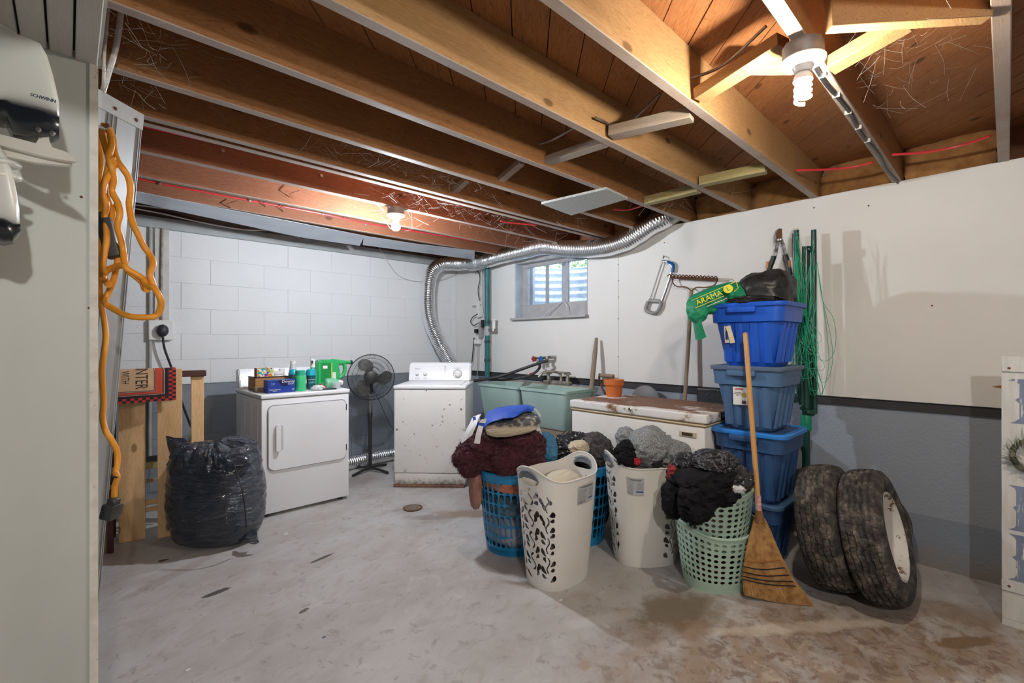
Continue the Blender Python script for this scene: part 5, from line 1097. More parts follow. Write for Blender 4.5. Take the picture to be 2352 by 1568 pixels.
tag(obj('pillow', bm, M_pil), 'beige printed pillow lying on the maroon blanket under the jersey', 'pillow')
M_jb = mat('jersey_blue', (.008, .075, .50), (.006, .055, .38), rough=.6, bmp=.1, bscale=300); M_jw = mat('jersey_white', (.78, .79, .82), (.70, .71, .76), rough=.7); M_jn = mat('jersey_navy', (.008, .015, .09), rough=.7)
js = thing('jersey', 'royal blue and white sports jersey draped over the pillow', 'shirt', P(1165, 960, 3.0))
rows_ = [[P(1098, 992, 2.93), P(1112, 964, 2.98), P(1118, 952, 3.06), P(1122, 945, 3.14)], [P(1122, 974, 2.88), P(1134, 953, 2.96), P(1138, 942, 3.06), P(1142, 938, 3.16)], [P(1150, 963, 2.86), P(1157, 946, 2.95), P(1160, 938, 3.06), P(1165, 934, 3.18)],
         [P(1180, 959, 2.85), P(1184, 945, 2.94), P(1185, 935, 3.06), P(1188, 932, 3.18)], [P(1205, 948, 2.95), P(1208, 939, 2.98), P(1208, 932, 3.06), P(1210, 931, 3.18)], [P(1222, 946, 2.97), P(1226, 940, 3.0), P(1226, 935, 3.08), P(1228, 937, 3.18)]]
obj('body', sheet(rows_, 5, 5, .006, 10, 4, .004), M_jb, js)
def seg(nm, pl, m, f_=.004, sd=0): return obj(nm, sheet(pl, 5, 4, f_, 22, sd, .004), m, js)
seg('sleeve_white', [[P(1060, 1020, 2.88), P(1072, 1010, 2.86), P(1085, 1000, 2.86)], [P(1070, 990, 2.90), P(1082, 985, 2.87), P(1092, 982, 2.87)], [P(1082, 966, 2.94), P(1092, 965, 2.92), P(1100, 963, 2.92)], [P(1088, 957, 3.0), P(1097, 955, 2.97), P(1104, 950, 2.98)]], M_jw, .006)
seg('sleeve_stripe', [[P(1086, 960, 2.93), P(1090, 978, 2.90), P(1100, 980, 2.88)], [P(1092, 957, 2.94), P(1098, 972, 2.90), P(1106, 976, 2.88)]], M_jb)
seg('sleeve_white', [[P(1089, 1018, 2.84), P(1102, 1020, 2.84)], [P(1094, 995, 2.85), P(1106, 997, 2.85)], [P(1099, 978, 2.87), P(1110, 980, 2.87)]], M_jw, .003, 4)
seg('cuff_stripe', [[P(1098, 980, 2.865), P(1111, 981, 2.865)], [P(1101, 971, 2.875), P(1114, 973, 2.875)]], M_jb, .001, 4); seg('cuff_white', [[P(1101, 971, 2.88), P(1115, 972, 2.88)], [P(1106, 963, 2.89), P(1118, 962, 2.89)]], M_jw, .001, 4); seg('shoulder_white', [[P(1092, 956, 2.97), P(1101, 952, 2.98)], [P(1096, 970, 2.93), P(1104, 968, 2.92)]], M_jw, .001, 4)
seg('trim_white', [[P(1214, 931, 3.14), P(1218, 935, 3.06)], [P(1230, 938, 3.14), P(1232, 946, 3.05)], [P(1243, 955, 3.10), P(1240, 960, 3.0)]], M_jw, .004, 2)
seg('side_navy', [[P(1222, 966, 2.99), P(1234, 966, 3.04)], [P(1226, 988, 2.99), P(1240, 986, 3.06)]], M_jn, .004, 2); seg('side_white', [[P(1228, 985, 3.0), P(1240, 982, 3.05)], [P(1230, 992, 3.0), P(1246, 1000, 3.07)]], M_jw, .004, 2)
M_tow = mat('sky_blue_towel', (.09, .30, .50), (.06, .22, .40), rough=.95, scale=30, bmp=.9, bscale=120)
tag(obj('towel', blob(tuple(P(1250, 1030, 3.12)), (.07, .09, .10), 21, .15, .12, sub=4), M_tow), 'sky blue towel poking out between the maroon blanket and the black laundry', 'towel')
M_orgt = mat('orange_terry', (.55, .20, .10), (.40, .13, .07), rough=.95, scale=20, bmp=.8, bscale=100)
ob_ = blob((2.13, 2.235, .44), (.205, .205, .055), 22, .05, .05, sub=4, sq=3); tag(obj('towel', ob_, M_orgt), 'orange terry towel showing through the top holes of the left blue hamper', 'towel')
tag(obj('towel', blob(tuple(P(1172, 1078, 2.90)), (.06, .05, .03), 23, .1, .1, sub=4), M_orgt), 'orange cloth corner folded over the front rim of the left blue hamper', 'towel')
tag(obj('bath_mat', blob(tuple(P(1092, 1120, 3.0)), (.030, .05, .13), 25, .1, .12, sub=4), mat('dusty_pink_fleece', (.42, .22, .18), (.3, .15, .12), rough=.95, bmp=.7, bscale=80)), 'dusty pink fleece hanging down the left side of the left blue hamper', 'blanket')
tag(obj('blanket', blob((2.13, 2.235, .31), (.19, .19, .085), 26, .05, .06, sub=4, sq=3), mat('blue_grey_fleece', (.10, .20, .26), (.03, .05, .07), rough=.9, scale=30)), 'mottled blue-grey laundry seen through the middle holes of the left blue hamper', 'blanket')
tag(obj('blanket', blob((2.13, 2.235, .135), (.165, .165, .115), 27, .05, .06, sub=4, sq=3), mat('lilac_grey_sheet', (.36, .36, .42), (.3, .3, .36), rough=.9)), 'lilac grey sheet filling the bottom of the left blue hamper', 'bed sheet')
# second blue hamper
M_blkc = mat('black_cloth', (.006, .006, .008), (.013, .013, .016), rough=.95, scale=16, spec=.2, bmp=.5, bscale=140)
M_prn, t, b = nt('black_white_print'); v = coords(t, rnd=False); n = noi(t, v, 22, 4, .6, 1.5); t.links.new(ramp(t, n, [(.60, (.012, .012, .015)), (.63, (.5, .5, .52))]), b.inputs['Base Color']); b.inputs['Roughness'].default_value = .9
tag(obj('shirt', blob(tuple(P(1318, 1032, 3.28)), (.165, .15, .11), 31, .14, .14, sub=5), M_prn), 'black printed shirt on the heap in the rear blue hamper', 'shirt')
tag(obj('shirt', blob(tuple(P(1330, 1027, 3.13)), (.075, .06, .045), 33, .12, .12, f2=2.6, sub=5), mat('cream_cloth', (.60, .52, .38), (.52, .44, .32), rough=.85)), 'crumpled cream cloth on top of the black laundry', 'shirt')
tag(obj('trousers', blob(tuple(P(1365, 1035, 3.22)), (.10, .12, .12), 34, .12, .13, sub=5), mat('charcoal_knit', (.05, .045, .05), (.09, .085, .09), rough=.95, scale=60)), 'charcoal knit garment at the right side of the rear blue hamper', 'sweater')
tag(obj('trousers', blob((2.545, 2.03, .27), (.185, .185, .22), 35, .06, .06, sub=4, sq=3), M_blkc), 'dark laundry filling the rear blue hamper', 'trousers')
tag(obj('shirt', blob(tuple(P(1283, 1045, 3.25)), (.05, .06, .06), 36, .15, .2, sub=4), M_prn), 'black and white patterned sleeve hanging beside the sky blue towel', 'shirt')
# first white hamper contents
tag(obj('towel', blob((2.09, 1.80, .505), (.15, .10, .075), 41, .1, .05, f2=2, sub=5), mat('cream_waffle', (.62, .57, .44), (.56, .51, .39), rough=.85, bmp=.6, bscale=220)), 'cream waffle towel inside the front white hamper', 'towel')
tag(obj('shirt', blob((1.93, 1.75, .47), (.11, .085, .055), 42, .12, .18, sub=5), mat('mauve_grey_cloth', (.16, .14, .17), (.30, .28, .31), rough=.85)), 'mauve grey shirt inside the front white hamper, seen through its handle', 'shirt')
tag(obj('towel', blob((2.03, 1.765, .22), (.135, .095, .19), 43, .06, .06, sub=4, sq=3), mat('brown_grey_cloth', (.14, .12, .11), (.30, .27, .24), rough=.9, scale=6)), 'brown-grey laundry filling the front white hamper', 'towel')
# second white hamper contents
M_flc, t, b = nt('grey_crackle_fleece'); v = coords(t, rnd=False); vo = N(t, 'ShaderNodeTexVoronoi', i_Scale=75, feature='DISTANCE_TO_EDGE'); mpv = t.nodes.new('ShaderNodeVectorMath'); mpv.operation = 'ADD'; nv_ = N(t, 'ShaderNodeTexNoise', i_Scale=25); t.links.new(v, nv_.inputs['Vector'])
ns = t.nodes.new('ShaderNodeVectorMath'); ns.operation = 'SCALE'; t.links.new(nv_.outputs['Color'], ns.inputs[0]); ns.inputs['Scale'].default_value = .03; t.links.new(v, mpv.inputs[0]); t.links.new(ns.outputs[0], mpv.inputs[1]); t.links.new(mpv.outputs[0], vo.inputs['Vector'])
t.links.new(ramp(t, vo.outputs['Distance'], [(.015, (.085, .09, .10)), (.10, (.30, .32, .33))]), b.inputs['Base Color']); b.inputs['Roughness'].default_value = .95; bump(t, b, vo.outputs['Distance'], .6, .004)
fl = thing('blanket', 'grey mottled fleece blanket piled on the white hamper by the freezer', 'blanket', P(1480, 1020, 2.9))
for c, r_, sd in ((P(1490, 1025, 2.84), (.145, .12, .115), 1), (P(1545, 1045, 2.86), (.12, .10, .09), 3), (P(1437, 1005, 2.93), (.055, .06, .065), 4)): obj('fold', blob(tuple(c), r_, sd+50, .16, .09, f2=2.4, sub=5), M_flc, fl)
tag(obj('sweater', blob(tuple(P(1443, 1043, 2.80)), (.085, .075, .075), 55, .12, .12, sub=5), M_blkc), 'black sweater under the grey fleece at the left of the white hamper', 'sweater')
tag(obj('shirt', blob(tuple(P(1463, 1058, 2.74)), (.024, .02, .022), 56, .15, .2, sub=4), mat('red_cloth', (.50, .02, .04), rough=.8)), 'scrap of red cloth showing at the rim of the white hamper', 'shirt')
tag(obj('socks', blob(tuple(P(1508, 1062, 2.76)), (.04, .03, .03), 57, .1, .2, sub=4), M_prn), 'black and white patterned sock at the rim of the white hamper', 'sock')
tag(obj('trousers', blob((2.60, 1.545, .25), (.115, .085, .22), 58, .06, .06, sub=4, sq=3), mat('mixed_dark', (.03, .02, .02), (.25, .03, .04), rough=.9, scale=9)), 'dark and red laundry filling the white hamper by the freezer', 'trousers')
# black heap over the green baskets
M_scarf, t, b = nt('grey_pattern_shirt'); v = coords(t, rnd=False); n = noi(t, v, 15, 3, .5, 2.5); t.links.new(ramp(t, n, [(.50, (.008, .008, .010)), (.53, (.15, .16, .19)), (.56, (.15, .16, .19)), (.59, (.008, .008, .010))]), b.inputs['Base Color']); b.inputs['Roughness'].default_value = .8
for nm, lab, px, py, d, r_, sd, m, cat in [
    ('hoodie', 'big black fleece hoodie heaped over the mint green baskets', 1620, 1105, 2.52, (.19, .165, .125), 61, M_blkc, 'hoodie'),
    ('hoodie', 'black garment hanging over the front of the nested green basket', 1600, 1150, 2.40, (.13, .075, .10), 62, M_blkc, 'hoodie'),
    ('shirt', 'black shirt with a swirling grey print on top of the heap beside the broom', 1640, 1062, 2.50, (.125, .11, .065), 63, M_scarf, 'shirt'),
    ('shirt', 'grey and black printed sleeve at the left top of the heap', 1575, 1062, 2.55, (.075, .07, .05), 64, M_scarf, 'shirt'),
    ('jacket', 'shiny black jacket on the right side of the heap, touching the broom', 1693, 1100, 2.44, (.085, .07, .065), 65, mat('shiny_black_nylon', (.015, .015, .018), (.05, .05, .055), rough=.22, scale=10), 'jacket'),
    ('shirt', 'white shirt edge under the shiny black jacket', 1697, 1117, 2.40, (.055, .03, .028), 66, M_jw, 'shirt'),
    ('shirt', 'red and black plaid cloth at the left edge of the heap', 1548, 1090, 2.52, (.035, .035, .05), 67, mat('plaid_red', (.40, .02, .03), (.03, .01, .012), rough=.8, scale=40), 'shirt'),
    ('trousers', 'black trouser leg hanging down the left side of the green baskets', 1548, 1145, 2.50, (.06, .06, .10), 68, M_blkc, 'trousers')]:
    tag(obj(nm, blob(tuple(P(px, py, d)), r_, sd, .15, .13, f2=3.6, sub=5), m), lab, cat)
bm = B(); pr = [P(1560, 1165, 2.375), P(1600, 1205, 2.37), P(1660, 1165, 2.375), P(1640, 1150, 2.38), P(1600, 1140, 2.385)]
rows_ = [[P(1565, 1130, 2.40), P(1610, 1125, 2.37), P(1660, 1130, 2.39)], [P(1572, 1165, 2.41), P(1608, 1165, 2.365), P(1655, 1160, 2.385)], [P(1590, 1188, 2.40), P(1604, 1200, 2.38), P(1612, 1195, 2.38)]]
bm.free(); tag(obj('shirt', sheet(rows_, 6, 6, .008, 10, 6, .004), M_blkc), 'pointed black shirt corner hanging over the holes of the nested green basket', 'shirt')
tag(obj('towel', blob((2.605, 1.12, .36), (.12, .09, .12), 71, .06, .08, sub=4, sq=2.6), mat('mottled_laundry', (.35, .28, .25), (.12, .03, .04), rough=.9, scale=12)), 'mottled beige and dark laundry inside the nested green basket', 'towel')
tag(obj('towel', blob((2.615, 1.115, .10), (.12, .085, .085), 72, .05, .06, sub=4, sq=3), mat('dark_red_laundry', (.10, .012, .015), (.03, .02, .02), rough=.9, scale=8)), 'dark red laundry in the bottom of the lower green basket', 'towel')
# ------------------------------------------------------------------ broom
br = thing('corn_broom', 'worn corn broom with a varnished wooden handle leaning on the blue totes', 'broom', (2.62, .82, 0))
hb = P(1743, 1175, 2.43); ht = PX(1712, 768, 2.815)
pt('handle', [ht+(ht-hb).normalized()*0, hb+(hb-ht)*.06], .0135, W_broom, br, 14, 0); bm = B(); bmesh.ops.create_uvsphere(bm, u_segments=12, v_segments=8, radius=.0135, matrix=Matrix.Translation(ht)); obj('handle_end', bm, W_broom, br)
pt('paper_band', [hb+(ht-hb)*.005, hb+(ht-hb)*.085], .0150, mat('faded_label', (.6, .5, .42), (.45, .1, .08), rough=.7, scale=50), br, 14, 0)
M_str = mat('broom_straw', (.22, .105, .035), (.16, .07, .02), rough=.8, scale=30, stretch=(1, 1, .2)); M_str2 = mat('broom_straw_pale', (.58, .34, .13), (.34, .16, .05), rough=.8, scale=30)
T0 = P(1742, 1195, 2.425); bl_, brr = P(1708, 1362, 2.44), P(1868, 1400, 2.36)
ctl = [(1195, 1732, 1756), (1225, 1722, 1772), (1260, 1714, 1785), (1290, 1709, 1795), (1330, 1707, 1818), (1362, 1708, 1838), (1400, 1712, 1868)]
def bedge(v):
    k = v*(len(ctl)-1); i = min(int(k), len(ctl)-2); f_ = k-i; a, b_ = ctl[i], ctl[i+1]
    return [a[j]+(b_[j]-a[j])*f_ for j in range(3)]
def bpt(u, v, off):
    y, xl, xr = bedge(v); yy = y+(-34*(1-u)*max(0, v-.45)/.55); d = 2.425+(2.40-2.425)*v-.06*v*(u-.5); q = P(xl+(xr-xl)*u, yy, d); n_ = Vector((q.x, q.y, 0)).normalized(); q = q+n_*off
    return Vector((q.x, q.y, max(q.z, .003)))
bm = B(); rnd = random.Random(5); gA = []
for v_ in range(13):
    gA.append([bm.verts.new(bpt(u_/10, v_/12, .010)) for u_ in range(11)])
gB = [[bm.verts.new(bpt(u_/10, v_/12, .045*math.sin(math.pi*min(max(u_/10, .08), .92)))) for u_ in range(11)] for v_ in range(13)]
for G in (gA, gB):
    for a, b_ in zip(G, G[1:]):
        for i in range(10): bm.faces.new((a[i], a[i+1], b_[i+1], b_[i]))
for i in range(12):
    for j in (0, 10): bm.faces.new((gA[i][j], gA[i+1][j], gB[i+1][j], gB[i][j]))
obj('bristle_core', bm, M_str, br)
bm = B()
for i in range(3400):
    u0 = rnd.random(); du = rnd.gauss(0, .02); e = rnd.uniform(.93, 1.03); s_ = rnd.uniform(0, .35) if i % 3 else 0; off = rnd.choice((-.004, 0, -.002, .035))+rnd.uniform(-.006, .006)
    ps_ = [bpt(min(max(u0+du*k_, -.02), 1.02), min(s_+(e-s_)*k_, 1.0), off) for k_ in (0, .33, .66, 1)]
    w = rnd.uniform(.0007, .0013)
    for a, b_ in zip(ps_, ps_[1:]):
        sd_ = Vector((CC, -CS, 0))*w; bm.faces.new([bm.verts.new(p) for p in (a-sd_, a+sd_, b_+sd_, b_-sd_)])
stuff(obj('bristle', bm, M_str2, br, sm=False))
for v_, mm, rr in ((.50, mat('orange_twine', (.45, .16, .04), rough=.7), .0022), (.585, M_blackp, .0028), (.655, M_blackp, .0028), (.72, M_blackp, .0028), (.775, M_blackp, .0028)):
    bm = B(); tube(bm, [bpt(k_/14, v_-.02+.02*math.sin(k_*.3), -.011) for k_ in range(15)]+[bpt(1-k_/14, v_, .046*math.sin(math.pi*min(max(1-k_/14, .1), .9))) for k_ in range(15)], rr, 5, 0, False); obj('stitching', bm, mm, br)
bm = B(); tube(bm, [hb+(hb-ht)*(-.005), hb+(hb-ht)*.03, hb+(hb-ht)*.055], lambda u: .017+.010*u, 14, 3); obj('shoulder', bm, M_str, br)
# ------------------------------------------------------------------ tires leaning beside the totes
M_rub, t, b = nt('dusty_tire_rubber'); v = coords(t); n = noi(t, v, 17, 8, .72); t.links.new(ramp(t, n, [(.36, (.016, .015, .014)), (.52, (.060, .054, .048)), (.66, (.20, .175, .145))]), b.inputs['Base Color']); b.inputs['Roughness'].default_value = .85; bump(t, b, noi(t, v, 120, 3), .3, .002)
def tire(label, cx, yb, lean, Rr, Wd, rimcol, seed, cyaw=0):
    th_ = lean; t_ = thing('car_tire', label, 'tire', (cx, yb, 0))
    # local axis: z = wheel axis (points to -Y, tilted up when leaning)
    axis = Vector((math.sin(cyaw), -math.cos(th_), math.sin(th_))).normalized(); c = Vector((cx, yb+math.sin(th_)*Rr, math.cos(th_)*Rr+Wd*.5*math.sin(th_)))
    M = aim(c, axis)
    prof = [(.60, -.30), (.64, -.40), (.72, -.49), (.82, -.50), (.90, -.46), (.955, -.40)]
    tr = [(.985+.012*math.cos(k*math.pi/2), k) for k in np.linspace(-1, 1, 27)]
    nT = 260; bm = B(); rings = []
    for i in range(nT):
        a = 2*math.pi*i/nT; l = []
        for r_, z_ in prof: 
            rr = r_*Rr
            if r_ > .89 and (i % 5) == 0: rr -= .004
            l.append(bm.verts.new(M @ Vector((rr*math.cos(a), rr*math.sin(a), z_*Wd))))
        for r_, k in tr:
            z_ = k*.36; zz = z_*1.0
            zig = .018*(abs(((i/6.5+seed) % 2)-1)*2-1)
            g = min(abs(zz-x-zig) for x in (-.255, -.12, 0.0, .12, .255)); dep_ = .009 if g < .016 else 0
            row = int((zz+.36)/.125); ph = (i+row*3+int(seed)) % 7
            if ph == 0: dep_ = max(dep_, .006)
            rr = r_*Rr-dep_-.012*abs(k)**4; l.append(bm.verts.new(M @ Vector((rr*math.cos(a), rr*math.sin(a), z_*Wd*1.12))))
        for r_, z_ in prof[::-1]:
            rr = r_*Rr-(.004 if r_ > .89 and (i % 5) == 0 else 0); l.append(bm.verts.new(M @ Vector((rr*math.cos(a), rr*math.sin(a), -z_*Wd))))
        rings.append(l)
    for i in range(nT):
        a, b_ = rings[i], rings[(i+1) % nT]
        for j in range(len(a)-1): bm.faces.new((a[j], b_[j], b_[j+1], a[j+1]))
        bm.faces.new((a[-1], b_[-1], b_[0], a[0]))
    obj('tread_and_sidewall', bm, M_rub, t_, auto=True)
    if rimcol:
        bm = B(); lathe(bm, [(.63*Rr, .40*Wd), (.645*Rr, .43*Wd), (.62*Rr, .44*Wd), (.59*Rr, .36*Wd), (.575*Rr, .10*Wd), (.56*Rr, -.25*Wd), (.45*Rr, -.22*Wd), (.40*Rr, -.12*Wd), (.22*Rr, -.10*Wd), (.15*Rr, -.14*Wd), (0.10*Rr, -.14*Wd)], 48, M=M, close=False)
        solid(bm, .003); rm = obj('wheel_rim', bm, rimcol, t_)
        for k in range(8):
            a = k*math.pi/4; bm = B(); box(bm, (-.010, -.022, -.002), (.010, .022, .003), .002); bm.transform(M @ Matrix.Rotation(a, 4, 'Z') @ Matrix.Translation((.43*Rr, 0, -.155*Wd)) @ Matrix.Rotation(R(0), 4, 'Y')); obj('vent_slot', bm, M_dark, rm)
    return t_
M_rim = mat('rusty_white_rim', (.68, .67, .64), (.60, .59, .55), rough=.45, scale=5, spots=(.18, .08, .03), spotscale=20, spotlev=.575)
tire('dusty car tire on the left of the pair, leaning towards the blue totes', 3.02, .585, R(12), .325, .19, mat('dull_grey_rim', (.25, .25, .24), (.15, .14, .13), rough=.6), 0)
tire('dusty car tire on a rusty white steel rim, right one of the pair', 3.03, .385, R(13), .33, .185, M_rim, 3)
t_ = tire('small black tire leaning flat on the right wall behind the white-rimmed one', 3.52, .60, R(4), .235, .12, None, 5)
for ch in t_.children: pass
t_.rotation_euler = (0, 0, R(-86)); t_.location = (3.52, .605, 0)
for ch in t_.children: ch.data.transform(Matrix.Translation((0, 0, 0)))
# ------------------------------------------------------------------ wooden sign at the right edge
M_sgn = mat('whitewashed_plank', (.62, .62, .61), (.52, .52, .50), rough=.6, scale=6, stretch=(1, 8, 1), bmp=.15, bscale=60, spots=(.40, .38, .35), spotscale=18, spotlev=.68)
M_slet = mat('distressed_blue_print', (.16, .20, .30), (.20, .24, .34), rough=.7, scale=8, spots=(.62, .62, .61), spotscale=22, spotlev=.58, stretch=(1, 3.2, .45))
SGX = 3.22; sg = thing('noel_sign', 'tall whitewashed wooden sign with blue letters and a leafy wreath, at the right edge', 'sign', (SGX, -.15, 0))
sy1 = PX(2300, 900, SGX).y; sy0 = sy1-.34; zb_, zt_ = .03, PX(2300, 818, SGX).z
for k in range(3): pb('plank', (SGX, sy0+.1135*k, zb_), (SGX+.016, sy0+.1135*(k+1)-.001, zt_), M_sgn, sg, .002)
for z in ((PX(2300, 853, SGX).z, zt_), (.165, .215)): pb('batten', (SGX-.010, sy0, z[0]), (SGX-.0, sy1, z[1]), M_sgn, sg, .002)
pb('foot', (SGX+.016, sy0+.02, 0), (SGX+.12, sy0+.06, .05), M_sgn, sg); pb('foot', (SGX-.002, sy1-.3, 0), (SGX+.018, sy1-.002, .03), M_sgn, sg)
for z in (PX(2310, 845, SGX).z, .19): bm = B(); lathe(bm, [(.006, 0), (.005, .002)], 10, M=aim((SGX-.010, sy1-.025, z), (-1, 0, 0))); obj('screw', bm, M_rust, sg)
def slab_letter(ch, zc_, h):
    # bracketed slab-serif capitals drawn as polygons: u = 0..1 left to right, w = 0..1 bottom to top
    L = {'N': [[(0, .95), (.05, 1), (.30, 1), (.30, .0), (.36, -.02), (.02, -.02), (.08, .02), (.14, .10), (.14, .45), (.08, .52), (.14, .58), (.14, .88), (.08, .95)], [(.30, 1), (.36, 1), (.86, .12), (.86, -.02), (.80, -.02), (.30, .72)], [(.72, 1), (1, 1), (.96, .93), (.90, .88), (.90, .58), (.95, .52), (.90, .46), (.90, -.02), (.80, -.02), (.80, .85), (.74, .93)]],
         'E': [[(0, 1), (.45, 1), (.45, 0), (0, 0), (.08, .06), (.10, .12), (.10, .44), (.05, .5), (.10, .56), (.10, .88), (.08, .94)], [(.45, 1), (1, 1), (1, .70), (.94, .70), (.86, .86), (.45, .86)], [(.45, .56), (.68, .56), (.74, .66), (.74, .34), (.68, .44), (.45, .44)], [(.45, .14), (.86, .14), (.94, .30), (1, .30), (1, 0), (.45, 0)]],
         'L': [[(0, 1), (.58, 1), (.50, .95), (.45, .90), (.45, 0), (0, 0), (.08, .06), (.10, .12), (.10, .44), (.05, .5), (.10, .56), (.10, .88), (.08, .94)], [(.45, .16), (.84, .16), (.94, .36), (1, .36), (1, 0), (.45, 0)]]}[ch]
    w = .26; bm = B()
    for poly in L: prism(bm, [(sy1-.022-u_*w, zc_-h/2+v_*h) for u_, v_ in poly], 0, SGX-.0012, SGX-.0002)
    obj('lettering', bm, M_slet, sg, sm=False)
for ch, y0_, y1_ in (('N', 869, 968), ('E', 1111, 1213), ('L', 1222, 1327)):
    za, zb2 = PX(2306, y0_, SGX).z, PX(2306, y1_, SGX).z; slab_letter(ch, (za+zb2)/2, za-zb2)
wz = (PX(2306, 990, SGX).z+PX(2306, 1088, SGX).z)/2; wy = sy1-.11; bm = B(); rnd = random.Random(9); lf = []
ring_ = [Vector((SGX-.02, wy+.075*math.cos(a), wz+.075*math.sin(a))) for a in [k*2*math.pi/20 for k in range(21)]]
tube(bm, ring_, .012, 6, 0, False); wr_ = obj('wreath_ring', bm, mat('wreath_twig', (.20, .19, .14), rough=.9), sg)
M_leaf = mat('sage_leaf', (.36, .43, .31), (.52, .57, .47), rough=.6, scale=9)
for i in range(110):
    a = rnd.uniform(0, 2*math.pi); rq = rnd.uniform(.045, .085); c = Vector((SGX-.03, wy+rq*math.cos(a), wz+rq*math.sin(a))); d = Vector((rnd.uniform(-.35, -.02), math.cos(a+rnd.uniform(.2, 1.3)), math.sin(a+rnd.uniform(.2, 1.3)))).normalized()*rnd.uniform(.04, .065); s_ = Vector((-.25, -d.z, d.y)).normalized()*.013
    bm = B(); vs = [bm.verts.new(p) for p in (c, c+d*.35+s_, c+d*.7+s_*.8, c+d, c+d*.7-s_*.8, c+d*.35-s_)]; mid_ = bm.verts.new(c+d*.5+Vector((-.004, 0, 0)))
    for k in range(6): bm.faces.new((vs[k], vs[(k+1) % 6], mid_))
    obj('leaf', bm, M_leaf, wr_, sm=False)
# ------------------------------------------------------------------ black rubbish bag
M_bagp, t, b = nt('black_bin_liner'); v = coords(t); b.inputs['Base Color'].default_value = (.010, .020, .042, 1); b.inputs['Roughness'].default_value = .27; b.inputs['Specular IOR Level'].default_value = 1.0; b.inputs['Coat Weight'].default_value = .6; b.inputs['Coat Roughness'].default_value = .12
n = mth(t, 'ABSOLUTE', mth(t, 'SUBTRACT', noi(t, coords(t, (1, 1, 3.2)), 10, 5, .55, 1.8), .5)); bump(t, b, n, 1.0, .045)
bg_ = thing('rubbish_bag', 'full black plastic rubbish bag on the floor against the dryer', 'bag', (.76, 3.66, 0))
def bagshape():
    bm = B(); bmesh.ops.create_icosphere(bm, subdivisions=6, radius=1); ang = -CA
    for v_ in bm.verts:
        d = v_.co.normalized(); k = (abs(d.x)**2.6+abs(d.y)**2.6+abs(d.z)**5)**(-1/3.2); k = 1/max((abs(d.x)**2.6+abs(d.y)**2.6)**(1/2.6), abs(d.z))*.25+k*.75
        z = max(-1, min(1, d.z*k)); a = math.atan2(d.y, d.x); hz = (z+1)/2
        wd = .86+.16*math.sin(math.pi*min(1, hz*.75+.12)); rx = .280*wd; ry = .225*wd
        q = Vector((d.x*k*rx, d.y*k*ry, 0)); h = .318*(z+1)
        p3 = Vector((d.x*1.3, d.y*1.3, z*.9)); w1 = noise.noise(p3*1.4+Vector((3, 0, 0))); w2 = 1-2*abs(noise.noise(Vector((d.x*2.0+z*1.5, d.y*2.0, z*6.0))+Vector((0, 7, 0)))); w3 = 1-2*abs(noise.noise(Vector((a*6, z*2.0, 2)))); w4 = 1-2*abs(noise.noise(Vector((d.x*3+z*4, d.y*3, z*16))))
        up = max(0, (hz-.72)/.28); s = 1+.05*w1+.030*w2+.07*w3*up+.020*w4
        q *= s; h += (.03*w3+.03*w1)*up; q.x -= .03*hz
        x = q.x*math.cos(ang)-q.y*math.sin(ang); y = q.x*math.sin(ang)+q.y*math.cos(ang)
        v_.co = Vector((.742+x, 3.668+y, max(.002, h)))
    return bm
obj('bag_body', bagshape(), M_bagp, bg_)
for nm, pl in (('flap', [[P(380, 1004, 3.14), P(400, 1008, 3.14), P(425, 1010, 3.16)], [P(388, 1030, 3.12), P(408, 1028, 3.09), P(436, 1024, 3.12)], [P(396, 1062, 3.12), P(420, 1050, 3.05), P(455, 1040, 3.06)]]),
               ('flap', [[P(592, 1018, 3.18), P(588, 1035, 3.14), P(592, 1052, 3.16)], [P(560, 1024, 3.10), P(556, 1042, 3.04), P(570, 1066, 3.04)], [P(520, 1036, 3.08), P(520, 1052, 3.0), P(540, 1075, 2.98)], [P(485, 1036, 3.08), P(490, 1055, 3.0), P(505, 1070, 2.97)]]),
               ('flap', [[P(425, 1018, 3.14), P(430, 1040, 3.04)], [P(455, 1026, 3.14), P(460, 1048, 3.02)], [P(485, 1034, 3.12), P(492, 1052, 3.0)]]),
               ('corner_twist', [[P(598, 1210, 3.02), P(590, 1225, 2.98), P(596, 1250, 2.96)], [P(575, 1222, 3.0), P(572, 1235, 2.94), P(575, 1250, 2.93)], [P(545, 1244, 3.0), P(550, 1248, 2.96), P(552, 1251, 2.95)]])):
    obj(nm, sheet(pl, 8, 8, .012, 16, len(nm)+pl[0][0].x*9, .002), M_bagp, bg_)
pt('seam', [P(536, 1062, 2.93), P(552, 1110, 2.885), P(562, 1160, 2.885), P(566, 1210, 2.93)], .004, M_blackp, bg_, 5)
pl_ = P(500, 1024, 3.2); tag(obj('paper_scrap', blob(tuple(pl_), (.03, .02, .02), 3, .2, .2, sub=3), M_jw), 'scrap of white paper at the open top of the rubbish bag', 'paper')
